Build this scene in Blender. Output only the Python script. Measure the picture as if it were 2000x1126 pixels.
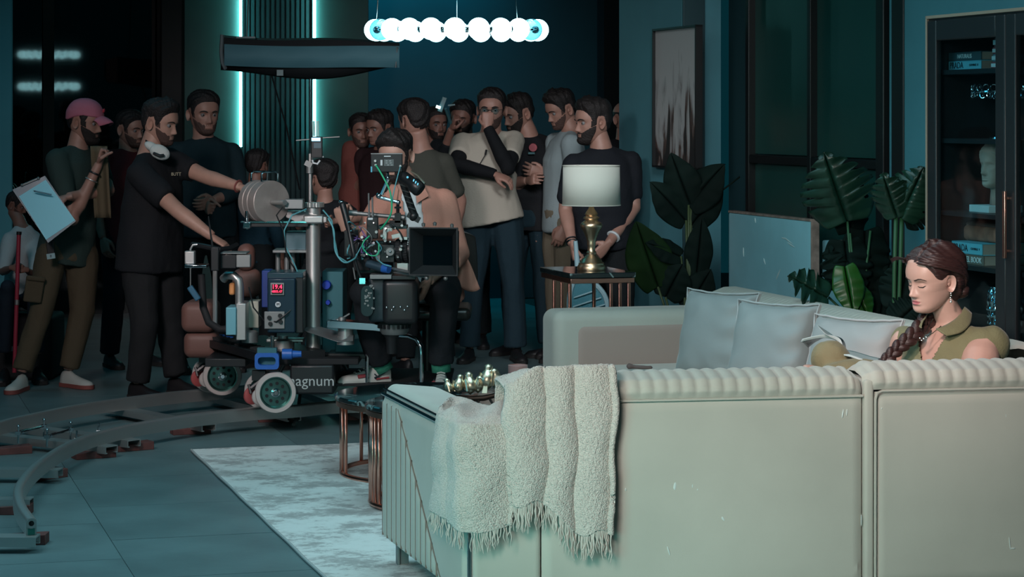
import bpy, bmesh, math, random
import numpy as np
from math import sin, cos, pi, radians, sqrt, atan2
from mathutils import Vector, Matrix, Euler
random.seed(7); rng = np.random.default_rng(7)
sc = bpy.context.scene
for o in list(bpy.data.objects): bpy.data.objects.remove(o)
COL = sc.collection
# ---------------------------------------------------------------- camera, world, lights, exposure
F, CX, HY, H = 4600.0, 1000.0, 225.0, 1.66      # focal length in px (2000 px wide frame), principal point, eye height
cam = bpy.data.cameras.new('camera'); cam.sensor_width = 36.0; cam.lens = 36.0*F/2000.0
cam.shift_y = -(563.0-HY)/2000.0; cam.clip_end = 200
camo = bpy.data.objects.new('camera', cam); COL.objects.link(camo)
camo.location = (0, 0, H); camo.rotation_euler = (pi/2, 0, 0); sc.camera = camo
sc.view_settings.view_transform = 'Standard'; sc.view_settings.look = 'None'
sc.view_settings.gamma = 1.0; sc.view_settings.use_curve_mapping = False
sc.view_settings.exposure = 0.0
w = bpy.data.worlds.new('studio_dark'); sc.world = w; w.use_nodes = True
w.node_tree.nodes['Background'].inputs[0].default_value = (0.03, 0.45, 0.60, 1)
w.node_tree.nodes['Background'].inputs[1].default_value = 0.045
AR = radians(15.9); U = Vector((-sin(AR), cos(AR), 0)); V = Vector((cos(AR), sin(AR), 0))
def ST(s, t, z=0): return V*s + U*t + Vector((0, 0, z))
def st_of(p): return (p[0]*V.x+p[1]*V.y, p[0]*U.x+p[1]*U.y)
def W(px, py, Y): return Vector(((px-CX)/F*Y, Y, H-(py-HY)/F*Y))
def G(px, py, z=0.0):
    Y = F*(H-z)/(py-HY); return Vector(((px-CX)/F*Y, Y, z))
def area(name, loc, aim, sx, sy, power, col, spread=180):
    l = bpy.data.lights.new(name, 'AREA'); l.shape = 'RECTANGLE'; l.size = sx; l.size_y = sy
    l.energy = power; l.color = col; l.spread = radians(spread)
    o = bpy.data.objects.new(name, l); COL.objects.link(o); o.location = loc
    o.rotation_euler = (Vector(aim)-Vector(loc)).to_track_quat('-Z', 'Y').to_euler(); return o
area('key_softbox', ST(2.6, 9.0, 3.4), ST(3.0, 9.3, 0.5), 2.2, 2.0, 28, (0.54, 0.90, 1.0), 130)
area('window_side_softbox', (-1.2, 4.6, 0.7), (0.3, 7.8, 0.1), 1.2, 0.8, 4.5, (0.22, 1.0, 0.92), 60)
area('left_blue_softbox', ST(-2.6, 8.6, 2.0), ST(2.0, 8.3, 0.4), 1.4, 1.4, 5.5, (0.14, 0.70, 1.0), 80)
area('neutral_fill', (-0.9, 3.0, 2.6), (1.0, 8.6, 0.6), 1.2, 1.2, 11.0, (1.0, 0.95, 0.88), 42)  # unseen fill light added off frame for the neutral side of the sofa
area('actress_fill', (0.1, 5.6, 3.0), (1.55, 8.6, 0.95), 0.4, 0.4, 2.8, (1.0, 0.80, 0.76), 26)  # unseen light added to warm and brighten the reading woman
area('floor_teal_fill', ST(-0.6, 8.8, 3.5), ST(-0.8, 9.0, 0), 2.4, 2.4, 34, (0.60, 0.92, 1.0), 115)  # unseen overhead light added to brighten the floor
area('crew_side_lamp', (-2.6, 7.4, 3.3), (-1.3, 13.0, 1.2), 1.0, 1.0, 14, (1.0, 0.86, 0.86), 45)
area('crew_right_fill', (0.6, 9.5, 3.45), (-0.05, 15.6, 1.2), 0.9, 0.9, 9, (0.92, 0.92, 0.95), 40)  # unseen light added to lift the dim crew at the right
area('back_blue_softbox', ST(0.4, 14.0, 3.6), ST(0.2, 13.0, 0.0), 3.0, 2.0, 10, (0.08, 0.75, 1.0), 150)
area('far_wall_fill', ST(3.9, 20.3, 3.55), ST(3.9, 20.6, 2.0), 3.4, 0.12, 20, (0.0, 0.75, 1.0), 120)  # unseen light added under the ceiling for the teal glow on the wall
# ---------------------------------------------------------------- materials
MATS = {}
def mat(name, col, rough=0.6, metal=0.0, bump=0.0, bscale=40.0, var=0.0, vscale=3.0, emis=None, estr=0.0,
        alpha=None, trans=0.0, sheen=0.0, coat=0.0, spec=None, ior=None, sss=0.0, var2=None):
    if name in MATS: return MATS[name]
    m = bpy.data.materials.new(name); m.use_nodes = True; nt = m.node_tree; b = nt.nodes['Principled BSDF']
    c4 = (*col, 1); b.inputs['Base Color'].default_value = c4
    b.inputs['Roughness'].default_value = rough; b.inputs['Metallic'].default_value = metal
    if sheen: b.inputs['Sheen Weight'].default_value = sheen; b.inputs['Sheen Roughness'].default_value = .4
    if coat: b.inputs['Coat Weight'].default_value = coat
    if spec is not None: b.inputs['Specular IOR Level'].default_value = spec
    if ior: b.inputs['IOR'].default_value = ior
    if trans: b.inputs['Transmission Weight'].default_value = trans
    if sss:
        b.inputs['Subsurface Weight'].default_value = sss; b.inputs['Subsurface Radius'].default_value = (1, .35, .2)
        b.inputs['Subsurface Scale'].default_value = .01
    if emis: b.inputs['Emission Color'].default_value = (*emis, 1); b.inputs['Emission Strength'].default_value = estr
    tc = nt.nodes.new('ShaderNodeTexCoord')
    if var > 0 or var2:
        n = nt.nodes.new('ShaderNodeTexNoise'); n.inputs['Scale'].default_value = vscale; n.inputs['Detail'].default_value = 6
        nt.links.new(tc.outputs['Object'], n.inputs['Vector'])
        r = nt.nodes.new('ShaderNodeMix'); r.data_type = 'RGBA'
        rr = nt.nodes.new('ShaderNodeValToRGB'); rr.color_ramp.elements[0].position = .35; rr.color_ramp.elements[1].position = .65
        nt.links.new(n.outputs['Fac'], rr.inputs['Fac']); nt.links.new(rr.outputs['Color'], r.inputs['Factor'])
        r.inputs['A'].default_value = tuple(max(0, c*(1-var)) for c in col)+(1,)
        r.inputs['B'].default_value = (*var2, 1) if var2 else tuple(min(1, c*(1+var)) for c in col)+(1,)
        nt.links.new(r.outputs['Result'], b.inputs['Base Color'])
    if bump > 0:
        n2 = nt.nodes.new('ShaderNodeTexNoise'); n2.inputs['Scale'].default_value = bscale; n2.inputs['Detail'].default_value = 4
        nt.links.new(tc.outputs['Object'], n2.inputs['Vector'])
        bp = nt.nodes.new('ShaderNodeBump'); bp.inputs['Strength'].default_value = min(1, bump); bp.inputs['Distance'].default_value = .01
        nt.links.new(n2.outputs['Fac'], bp.inputs['Height']); nt.links.new(bp.outputs['Normal'], b.inputs['Normal'])
    MATS[name] = m; return m
# ---------------------------------------------------------------- mesh builder
class MB:
    def __init__(s): s.v = []; s.f = []
    def add(s, vs, fs):
        k = len(s.v); s.v.extend([tuple(v) for v in vs]); s.f.extend([tuple(i+k for i in f) for f in fs]); return s
    def box(s, c, d, rz=0, rx=0, ry=0):
        R = Euler((rx, ry, rz)).to_matrix(); x, y, z = d[0]/2, d[1]/2, d[2]/2
        vs = [R@Vector((a*x, b*y, e*z))+Vector(c) for a in (-1, 1) for b in (-1, 1) for e in (-1, 1)]
        return s.add(vs, [(0, 1, 3, 2), (4, 6, 7, 5), (0, 4, 5, 1), (2, 3, 7, 6), (0, 2, 6, 4), (1, 5, 7, 3)])
    def grid(s, fn, nu, nv, closeu=False, closev=False):
        vs = [fn(i/(nu if closeu else nu-1), j/(nv if closev else nv-1)) for i in range(nu) for j in range(nv)]
        fs = []
        for i in range(nu if closeu else nu-1):
            for j in range(nv if closev else nv-1):
                a = i*nv+j; b = ((i+1) % nu)*nv+j; c = ((i+1) % nu)*nv+(j+1) % nv; d = i*nv+(j+1) % nv
                fs.append((a, b, c, d))
        return s.add(vs, fs)
    def loft(s, rings, cap=True):
        n = len(rings[0]); vs = [p for r in rings for p in r]; fs = []
        for i in range(len(rings)-1):
            for j in range(n):
                a = i*n+j; b = i*n+(j+1) % n; fs.append((a, b, b+n, a+n))
        if cap: fs.append(tuple(reversed(range(n)))); fs.append(tuple((len(rings)-1)*n+j for j in range(n)))
        return s.add(vs, fs)
    def tube(s, pts, r, n=8, cap=True, closed=False, flat=1.0):
        P = [Vector(p) for p in pts]; m = len(P)
        rs = r if isinstance(r, (list, tuple)) else [r]*m
        T = []
        for i in range(m):
            if closed: t = P[(i+1) % m]-P[i-1]
            else: t = P[min(i+1, m-1)]-P[max(i-1, 0)]
            T.append(t.normalized() if t.length > 1e-9 else Vector((0, 0, 1)))
        a = Vector((0, 0, 1)) if abs(T[0].z) < .9 else Vector((1, 0, 0))
        N = (a-T[0]*a.dot(T[0])).normalized(); rings = []
        for i in range(m):
            N = (N-T[i]*N.dot(T[i])); N = N.normalized() if N.length > 1e-6 else Vector((1, 0, 0))
            B = T[i].cross(N)
            rings.append([P[i]+N*(rs[i]*cos(2*pi*k/n))*flat+B*(rs[i]*sin(2*pi*k/n)) for k in range(n)])
        if closed: rings.append(rings[0]); cap = False
        return s.loft(rings, cap)
    def cyl(s, p0, p1, r, n=16, r1=None): return s.tube([p0, p1], [r, r if r1 is None else r1], n)
    def lathe(s, prof, c=(0, 0, 0), n=24, axis='Z', rot=None):
        c = Vector(c); rings = []
        for (r, h) in prof:
            ring = []
            for k in range(n):
                a = 2*pi*k/n; x, y = max(r, 1e-4)*cos(a), max(r, 1e-4)*sin(a)
                p = {'Z': Vector((x, y, h)), 'Y': Vector((x, h, -y)), 'X': Vector((h, x, y))}[axis]
                if rot is not None: p = rot@p
                ring.append(c+p)
            rings.append(ring)
        return s.loft(rings)
    def sphere(s, c, r, nu=16, nv=10, sc3=(1, 1, 1), rot=None):
        c = Vector(c); rings = []
        for j in range(nv+1):
            ph = pi*j/nv; ring = []
            for k in range(nu):
                a = 2*pi*k/nu; p = Vector((max(sin(ph), 1e-3)*cos(a)*r*sc3[0], max(sin(ph), 1e-3)*sin(a)*r*sc3[1], -cos(ph)*r*sc3[2]))
                if rot is not None: p = rot@p
                ring.append(c+p)
            rings.append(ring)
        return s.loft(rings)
    def prism(s, poly, d, thick):   # poly: list of Vector, extrude by vector d*thick
        d = Vector(d)*thick; return s.loft([[Vector(p) for p in poly], [Vector(p)+d for p in poly]])
    def mesh(s, name):
        me = bpy.data.meshes.new(name); me.from_pydata([tuple(v) for v in s.v], [], s.f); me.validate(); me.update()
        bm = bmesh.new(); bm.from_mesh(me); bmesh.ops.recalc_face_normals(bm, faces=bm.faces); bm.to_mesh(me); bm.free()
        return me
def link(name, me, m, parent=None, loc=None, rz=0, angle=40, bevel=0, seg=2, sub=0, smooth=True):
    o = bpy.data.objects.new(name, me); COL.objects.link(o)
    if m is not None: me.materials.append(m)
    if parent is not None: o.parent = parent
    if loc is not None: o.location = loc
    o.rotation_euler.z = rz
    if smooth:
        me.shade_smooth()
        if angle < 180: me.set_sharp_from_angle(angle=radians(angle))
    if bevel:
        b = o.modifiers.new('bevel', 'BEVEL'); b.width = bevel; b.segments = seg; b.limit_method = 'ANGLE'; b.angle_limit = radians(35)
        b.harden_normals = False
    if sub:
        b = o.modifiers.new('subdiv', 'SUBSURF'); b.levels = sub; b.render_levels = sub
    return o
def part(name, mb, m, parent=None, label=None, **k):
    o = link(name, mb.mesh(name), m, parent, **k)
    if label: o['label'] = label
    return o
def tag(o, label, cat, group=None, kind=None):
    o['label'] = label; o['category'] = cat
    if group: o['group'] = group
    if kind: o['kind'] = kind
    return o
def thing(name, label, cat, loc=(0, 0, 0), rz=0, group=None):
    o = bpy.data.objects.new(name, None); COL.objects.link(o); o.location = loc; o.rotation_euler.z = rz
    o.empty_display_size = .1
    return tag(o, label, cat, group)
def struct(name, mb, m, label=None, parent=None, **k):
    o = link(name, mb.mesh(name), m, parent, **k)
    if parent is None: o['kind'] = 'structure'
    if label: o['label'] = label
    return o
def copy_tree(o, parent=None, label=None, loc=None, rz=None):
    c = o.copy(); COL.objects.link(c); c.parent = parent
    if parent is None:
        if label: c['label'] = label
        if loc is not None: c.location = loc
        if rz is not None: c.rotation_euler.z = rz
    for ch in [x for x in KIDS.get(o.name, [])]: copy_tree(ch, c)
    return c
KIDS = {}
def index_kids(root):
    for ch in [x for x in COL.objects if x.parent == root]:
        KIDS.setdefault(root.name, []).append(ch); index_kids(ch)
def text_part(name, txt, size, m, parent, loc, rot, ext=.0008, label=None, sx=1.0, align='CENTER'):
    c = bpy.data.curves.new(name, 'FONT'); c.body = txt; c.size = size; c.extrude = ext; c.align_x = align; c.align_y = 'CENTER'
    c.resolution_u = 3
    o0 = bpy.data.objects.new('tmp', c); COL.objects.link(o0)
    me = bpy.data.meshes.new_from_object(o0.evaluated_get(bpy.context.evaluated_depsgraph_get())); bpy.data.objects.remove(o0)
    me.materials.clear(); o = bpy.data.objects.new(name, me); me.materials.append(m); COL.objects.link(o)
    o.parent = parent; o.location = loc; o.rotation_euler = rot; o.scale = (sx, 1, 1)
    if label: o['label'] = label
    return o
class Loc:  # local frame of a thing standing at world point P (rotation rz); gives local points from world ones
    def __init__(s, P, rz=0): s.P = Vector(P); s.R = Matrix.Rotation(-rz, 3, 'Z'); s.rz = rz
    def __call__(s, p): return s.R@(Vector(p)-s.P)
    def px(s, x, y, Y): return s(W(x, y, Y))
M_sofa = mat('velvet_cream', (.57, .54, .48), .75, sheen=.3, bump=.05, bscale=160, var=.06, vscale=2.2)
M_cush = mat('cushion_satin', (.36, .36, .36), .55, sheen=.25, bump=.08, bscale=30)
M_throw = None
M_blackm = mat('black_marble', (.012, .02, .022), .08, bump=.0, coat=.4)
M_copper = mat('copper_metal', (.74, .38, .30), .28, 1.0)
M_chrome = mat('chrome', (.6, .66, .7), .12, 1.0)
M_alu = mat('brushed_aluminium', (.55, .56, .55), .38, .85, bump=.03, bscale=90)
M_alud = mat('dull_aluminium', (.25, .27, .27), .5, .7)
M_steel = mat('weight_steel', (.34, .31, .29), .55, .5, var=.15, vscale=8)
M_black = mat('black_plastic', (.012, .014, .016), .38)
M_blackmat = mat('black_matte', (.008, .010, .012), .75)
M_rub = mat('grey_tyre', (.50, .47, .45), .6)
M_redw = mat('red_urethane', (.40, .08, .08), .5)
M_blue = mat('blue_paint', (.02, .12, .45), .4)
M_teal = mat('teal_paint', (.04, .16, .19), .5, .3)
M_white = mat('white_paint', (.6, .66, .68), .5)
M_wood = mat('red_wood_wedge', (.13, .045, .04), .7, var=.3, vscale=12)
M_brown = mat('brown_leather', (.16, .08, .065), .55, bump=.1, bscale=60)
M_gold = mat('antique_gold', (.74, .62, .46), .36, 1.0, bump=.0)
M_greenc = mat('green_cable', (.02, .45, .22), .45)
M_cyanc = mat('cyan_cable', (.10, .35, .40), .45)
M_purc = mat('purple_cable', (.18, .10, .32), .45)
M_glass = None
# ================================================================ ROOM
def floor_mat(gray):
    m = mat('floor_tile_slate', (.125, .195, .205), .40, bump=.06, bscale=22, var=.16, vscale=2.3); return m
Mfl = floor_mat(0)
# tile grid: 1.2 x 0.6 slabs with grooves
mb = MB(); mb.box((0, 12, -.06), (16, 26, .1)); fl = struct('floor', mb, mat('grout', (.03, .035, .035), .9), 'dark slate tiled studio floor')
P0 = G(262, 1126); s0, t0 = st_of(P0)      # a joint line runs along depth through here
tA = st_of(G(220, 1054))[1]                # a cross joint
tB = st_of(G(470, 977))[1]
TW = 1.20; TH = (tB-tA) if tB > tA else .6
tile_me = {}
def tile(s1, s2, t1, t2):
    key = (round(s2-s1, 3), round(t2-t1, 3))
    if key not in tile_me:
        b = MB(); b.box((0, 0, -.005), (s2-s1-.004, t2-t1-.004, .01)); me = b.mesh('floor_tile'); me.materials.append(Mfl); tile_me[key] = me
    o = bpy.data.objects.new('floor_tile', tile_me[key]); COL.objects.link(o); o.parent = fl
    o.location = ST((s1+s2)/2, (t1+t2)/2, random.uniform(-.0004, 0)); o.rotation_euler.z = AR
for i in range(-4, 5):
    off = 0 if i % 2 == 0 else TH*.5
    for k in range(-6, 14):
        s1 = s0+(i)*TW*.999-TW*0; t1 = tA+k*TH+off
        if t1+TH < 5.5 or s1+TW < -3.5 or s1 > 5.2: continue
        tile(s1, s1+TW, t1, t1+TH)
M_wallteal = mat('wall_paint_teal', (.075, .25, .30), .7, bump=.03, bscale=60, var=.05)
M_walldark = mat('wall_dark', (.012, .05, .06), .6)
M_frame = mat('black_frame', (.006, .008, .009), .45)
# right wall (runs along depth), painting section, jamb, window, near section
mb = MB()
tj = st_of((.0887*13.55, 13.55))[1]         # far jamb of the window recess
def wall_seg(mb, s, t1, t2, z1=0, z2=3.7, th=.25): mb.box((s+th/2, (t1+t2)/2, (z1+z2)/2), (th, t2-t1, z2-z1))
sp = 4.87; sw = 5.00
tj = 13.36; tw0 = 11.00
mb = MB(); wall_seg(mb, sp, tj, 14.55); struct('wall_right', mb, M_wallteal, 'grey painted wall section carrying the framed painting', rz=AR)
mb = MB(); wall_seg(mb, sw, 5.0, tw0-.28); struct('wall_side', mb, M_wallteal, 'grey wall behind the display cabinet', rz=AR)
mb = MB(); mb.box((sp+.07, tj-.012, 1.85), (.14, .02, 3.7)); struct('trim_1', mb, M_walldark, 'dark window jamb', rz=AR, bevel=.004)
# window: black frame with two tall panes above, two below
wz = W(1455, 312, 13.2).z
win = MB(); win.box((sw+.12, (tj+tw0)/2, 1.85), (.02, tj-tw0, 3.7))
M_pane = mat('green_obscure_glass', (.012, .075, .065), .28, bump=.02, bscale=8, var=.15, vscale=.9)
wi = bpy.data.objects.new('window_1', None); COL.objects.link(wi); wi['kind'] = 'structure'; wi['label'] = 'tall black framed window with green glass behind the plants'; wi.rotation_euler.z = AR
def s_at(px, s):  # Y-depth along a wall of lateral s seen at column px -> t
    k = (px-CX)/F; Y = s/(k*V.x+V.y); return k*Y*U.x+Y*U.y
ta, tb, tcn = s_at(1455, sw), s_at(1716, sw), s_at(1575, sw)
for (a, b) in ((tcn+.02, ta-.02), (tb+.02, tcn-.02)):
    for (z1, z2) in ((wz+.03, 3.6), (.62, wz-.03), (.1, .58)):
        m_ = MB(); m_.box((sw+.06, (a+b)/2, (z1+z2)/2), (.012, b-a, z2-z1)); part('pane', m_, M_pane, wi)
m_ = MB()
for t_, wd in ((ta, .05), (tcn, .045)): m_.box((sw+.04, t_, 1.85), (.06, wd, 3.7)); 
part('mullion', m_, M_frame, wi, bevel=.006)['kind'] = 'stuff'
for z in (wz, .6, .06): 
    m_ = MB(); m_.box((sw+.04, (ta+tb)/2, z), (.05, ta-tb, .05)); part('transom', m_, M_frame, wi, bevel=.006)
for k, (a, b, dz) in enumerate(((tb-.07, tb+.02, .07), (tb-.16, tb-.075, .04), (tb-.30, tb-.165, .07))):
    m_ = MB(); m_.box((sw+.04-dz/2+.02, (a+b)/2, 1.85), (dz, b-a, 3.7)); part('window_frame', m_, M_frame, wi, bevel=.008)
m_ = MB(); m_.box((sw+.2, (tj+tw0)/2-.1, 1.85), (.02, tj-tw0+.3, 3.7)); part('backing', m_, M_walldark, wi)
# left teal column, black glass window wall at the far left, posts
mb = MB(); p = W(25, 0, 15.7); s_, t_ = st_of(p); mb.box((s_-.5, t_+.15, 1.85), (1.0, .3, 3.7)); struct('wall_left', mb, mat('column_teal_lit', (.12, .46, .54), .7, bump=.03, bscale=60), 'grey wall end at the left edge', rz=AR, bevel=.01)  # same wall paint as the right, colour brightened to stand in for light
TG = 19.9
def back_rect(px1, px2, T, th=.1, z1=0, z2=3.7):
    k1, k2 = (px1-CX)/F, (px2-CX)/F
    Y1 = T/(k1*U.x+U.y); Y2 = T/(k2*U.x+U.y)
    s1 = k1*Y1*V.x+Y1*V.y; s2 = k2*Y2*V.x+Y2*V.y
    return ((s1+s2)/2, T+th/2, (z1+z2)/2), (s2-s1, th, z2-z1)
M_bg = mat('dark_window_glass', (.003, .006, .007), .03, spec=.5)
wl = bpy.data.objects.new('window_2', None); COL.objects.link(wl); wl['kind'] = 'structure'; wl['label'] = 'dark far window reflecting the chandelier'; wl.rotation_euler.z = AR
for (a, b) in ((-60, 84), (106, 318)):
    c, d = back_rect(a, b, TG, .02); m_ = MB(); m_.box(c, d); part('pane', m_, M_bg, wl)
for (a, b) in ((84, 106), (312, 330)):
    c, d = back_rect(a, b, TG-.06, .1); m_ = MB(); m_.box(c, d); part('mullion', m_, M_frame, wl)
c, d = back_rect(314, 362, 19.6, .25); mb = MB(); mb.box(c, d); struct('trim_2', mb, M_frame, 'black post beside the lit panel', rz=AR, bevel=.01)
M_beige = mat('beige_panel', (.085, .18, .17), .6, bump=.03, bscale=50, var=.08)
TBK = 19.45
c, d = back_rect(360, 468, TBK, .12); mb = MB(); mb.box(c, d); struct('wall_panel', mb, M_beige, 'beige wall panel beside a vertical light strip', rz=AR, bevel=.006)
# fluted dark panel between the strips: slats
c, d = back_rect(468, 614, TBK+.08, .05); mb = MB(); mb.box(c, d); fp = struct('wall_back', mb, M_walldark, 'dark fluted wall panel between two light strips', rz=AR)
ns = 15; s1 = c[0]-d[0]/2; me = None
for i in range(ns):
    wd = d[0]/ns
    if me is None:
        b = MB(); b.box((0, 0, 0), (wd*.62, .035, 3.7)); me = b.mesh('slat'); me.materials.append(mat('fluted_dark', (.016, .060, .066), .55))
    o = bpy.data.objects.new('slat', me); COL.objects.link(o); o.parent = fp; o.location = (s1+wd*(i+.5), c[1]-.04, 1.85)
c, d = back_rect(614, 720, TBK, .12); mb = MB(); mb.box(c, d); struct('wall_panel', mb, M_beige, 'beige wall panel right of the second light strip', rz=AR, bevel=.006)
M_led = mat('led_strip', (.5, .9, .9), .5, emis=(.28, .95, .95), estr=11.0)
for (px, lab) in ((469.5, 'left vertical cyan LED strip on the wall panel edge'), (613.5, 'second vertical cyan LED strip right of the fluted panel')):
    c, d = back_rect(px-2.2, px+2.2, TBK-.01, .03); L0 = ST(c[0], c[1], 0)
    t = thing('light_strip', lab, 'light strip', L0, AR, 'vertical LED strips on the back wall')
    z0 = W(px, 285, TBK*1.03).z
    m_ = MB(); m_.box((0, -.03, (z0+3.6)/2), (d[0], .03, 3.6-z0)); part('diffuser', m_, M_led, t)
    m_ = MB(); m_.box((0, .006, (z0+3.6)/2), (d[0]*1.25, .02, 3.6-z0+.02)); part('channel', m_, M_alud, t)
# dark far wall behind the crowd
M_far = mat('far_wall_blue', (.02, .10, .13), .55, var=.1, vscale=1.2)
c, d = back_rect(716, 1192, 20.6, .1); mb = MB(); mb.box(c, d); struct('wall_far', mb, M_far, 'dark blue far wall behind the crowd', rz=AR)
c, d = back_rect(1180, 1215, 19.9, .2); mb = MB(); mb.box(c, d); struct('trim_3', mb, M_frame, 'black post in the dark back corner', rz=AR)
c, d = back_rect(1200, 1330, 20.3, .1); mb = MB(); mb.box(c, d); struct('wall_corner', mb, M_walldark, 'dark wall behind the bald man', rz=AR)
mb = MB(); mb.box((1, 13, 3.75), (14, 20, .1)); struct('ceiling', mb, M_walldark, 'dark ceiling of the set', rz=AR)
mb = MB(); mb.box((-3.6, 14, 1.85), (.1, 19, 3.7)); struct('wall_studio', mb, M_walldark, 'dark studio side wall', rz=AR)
# rug
c1, c2 = G(375, 881), G(620, 1126); top = st_of(c1)[1]; left = st_of(c1)[0]
mb = MB(); random.seed(3)
sl, sr, tn, tf = 0, 2.9, -3.6, 0
nx, ny = 40, 60
def rugf(u_, v_):
    x = sl+(sr-sl)*u_; y = tn+(tf-tn)*v_
    e = .0015*sin(y*9)+.001*sin(y*23) if u_ == 0 else 0
    z = .011+.0015*sin(x*7+y*3)
    return (x+e, y, z)
mb.grid(rugf, nx, ny); mb.box(((sl+sr)/2, (tn+tf)/2, .005), (sr-sl-.01, tf-tn-.01, .009))
def rug_mat():
    m = bpy.data.materials.new('abstract_rug'); m.use_nodes = True; nt = m.node_tree; b = nt.nodes['Principled BSDF']
    b.inputs['Roughness'].default_value = .9
    tc = nt.nodes.new('ShaderNodeTexCoord'); mp = nt.nodes.new('ShaderNodeMapping'); mp.inputs['Scale'].default_value = (2.3, 2.6, 1)
    mp.inputs['Rotation'].default_value = (0, 0, .15); nt.links.new(tc.outputs['Object'], mp.inputs['Vector'])
    n = nt.nodes.new('ShaderNodeTexNoise'); n.inputs['Scale'].default_value = 1.5; n.inputs['Detail'].default_value = 12; n.inputs['Roughness'].default_value = .78
    nt.links.new(mp.outputs[0], n.inputs['Vector'])
    r = nt.nodes.new('ShaderNodeValToRGB'); e = r.color_ramp.elements
    e[0].position = .40; e[0].color = (.40, .38, .37, 1); e[1].position = .56; e[1].color = (.78, .78, .76, 1)
    x = e.new(.47); x.color = (.52, .50, .49, 1); x = e.new(.50); x.color = (.72, .71, .69, 1)
    nt.links.new(n.outputs['Fac'], r.inputs['Fac']); nt.links.new(r.outputs['Color'], b.inputs['Base Color'])
    n2 = nt.nodes.new('ShaderNodeTexNoise'); n2.inputs['Scale'].default_value = 60; nt.links.new(tc.outputs['Object'], n2.inputs['Vector'])
    bp = nt.nodes.new('ShaderNodeBump'); bp.inputs['Strength'].default_value = .4; bp.inputs['Distance'].default_value = .006
    nt.links.new(n2.outputs['Fac'], bp.inputs['Height']); nt.links.new(bp.outputs['Normal'], b.inputs['Normal']); return m
rr = thing('area_rug', 'pale grey mottled abstract rug under the sofa and round tables', 'rug', ST(left, top, 0), AR)
part('pile', mb, rug_mat(), rr)
mb = MB(); mb.tube([(sl+.0015*sin(y*9)-.003, y, .008) for y in np.linspace(tn, tf, 60)], .006, 6); part('binding', mb, mat('rug_edge', (.42, .43, .43), .9), rr)
# ================================================================ SOFA
def smooth(a, b, x):
    t = min(1, max(0, (x-a)/(b-a))); return t*t*(3-2*t)
A0 = Vector((-.138, 7.56, 0)); BD = Vector((1, .18, 0)).normalized(); BA = atan2(.18, 1)
RIB = .047
def rib(x): return abs(sin(pi*x/RIB))**.55
def channel_back(mb, L, zb, zt, th, seamz, ribw=RIB, cap=(True, True), x0=0):
    """quilted roll over the top of a back: x along, y=0 rear face, y=th front; top rounded, ribs across"""
    prof = [(.000, seamz), (-.006, seamz+.02), (-.004, seamz+(zt-seamz)*.45), (.012, seamz+(zt-seamz)*.75), (.045, zt-.010), (.09, zt), (th*.6, zt-.002), (th*.82, zt-.022), (th, zt-.07), (th+.012, zt-.14), (th+.012, zt-.26), (th+.005, zb)]
    nx = int(L/ribw*7)
    def f(u_, v_):
        k = v_*(len(prof)-1); i = min(int(k), len(prof)-2); a = k-i
        y = prof[i][0]*(1-a)+prof[i+1][0]*a; z = prof[i][1]*(1-a)+prof[i+1][1]*a
        x = u_*L; fade = min(1, k*1.2)*min(1, (len(prof)-1-k)*.8)
        e = min(x, L-x); endr = 0 if e > .045 else .022*(1-sqrt(max(0, 1-(1-e/.045)**2)))
        r = rib(x+x0)*.009*fade if .03 < x < L-.03 else 0
        cy, cz = th/2, zt-.13
        dy, dz = y-cy, z-cz; l = sqrt(dy*dy+dz*dz)+1e-6
        dz2 = max(dz, 0)/l
        return (x, y+dy/l*(r-endr), z+dz/l*r-endr*dz2)
    mb.grid(f, nx, 45)
def side_box(mb, x0, x1, y0, y1, z0, z1): mb.box(((x0+x1)/2, (y0+y1)/2, (z0+z1)/2), (x1-x0, y1-y0, z1-z0))
def rbox(mb, x0, x1, y0, y1, z0, z1, r=.03, n=6):
    """softly rounded box"""
    def f(cx, cy, cz): pass
    rings = []
    hx, hy = (x1-x0)/2, (y1-y0)/2; cx, cy = (x0+x1)/2, (y0+y1)/2
    zs = [(z0, r)]+[(z0+r*(1-cos(a)), r*(1-sin(a))) for a in np.linspace(0, pi/2, n)]+[(z1-r*(1-cos(a)), r*(1-sin(a))) for a in np.linspace(pi/2, 0, n)]
    for (z, ins) in zs:
        ring = []
        for q in range(4):
            sx = (1, -1, -1, 1)[q]; sy = (1, 1, -1, -1)[q]
            for a in np.linspace(0, pi/2, n):
                a2 = a+q*pi/2
                ring.append((cx+sx*(hx-r)+(r-ins)*cos(a2), cy+sy*(hy-r)+(r-ins)*sin(a2), z))
        rings.append(ring)
    mb.loft(rings)
# ---- module 1 (left, chaise end), local frame along BD
LW = 1.318
m1 = thing('sofa_module', 'cream velvet sofa end with slanted channel quilting and a throw over its corner', 'sofa', A0, BA, 'modules of the sectional sofa')
XA = .235    # arm width
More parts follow.
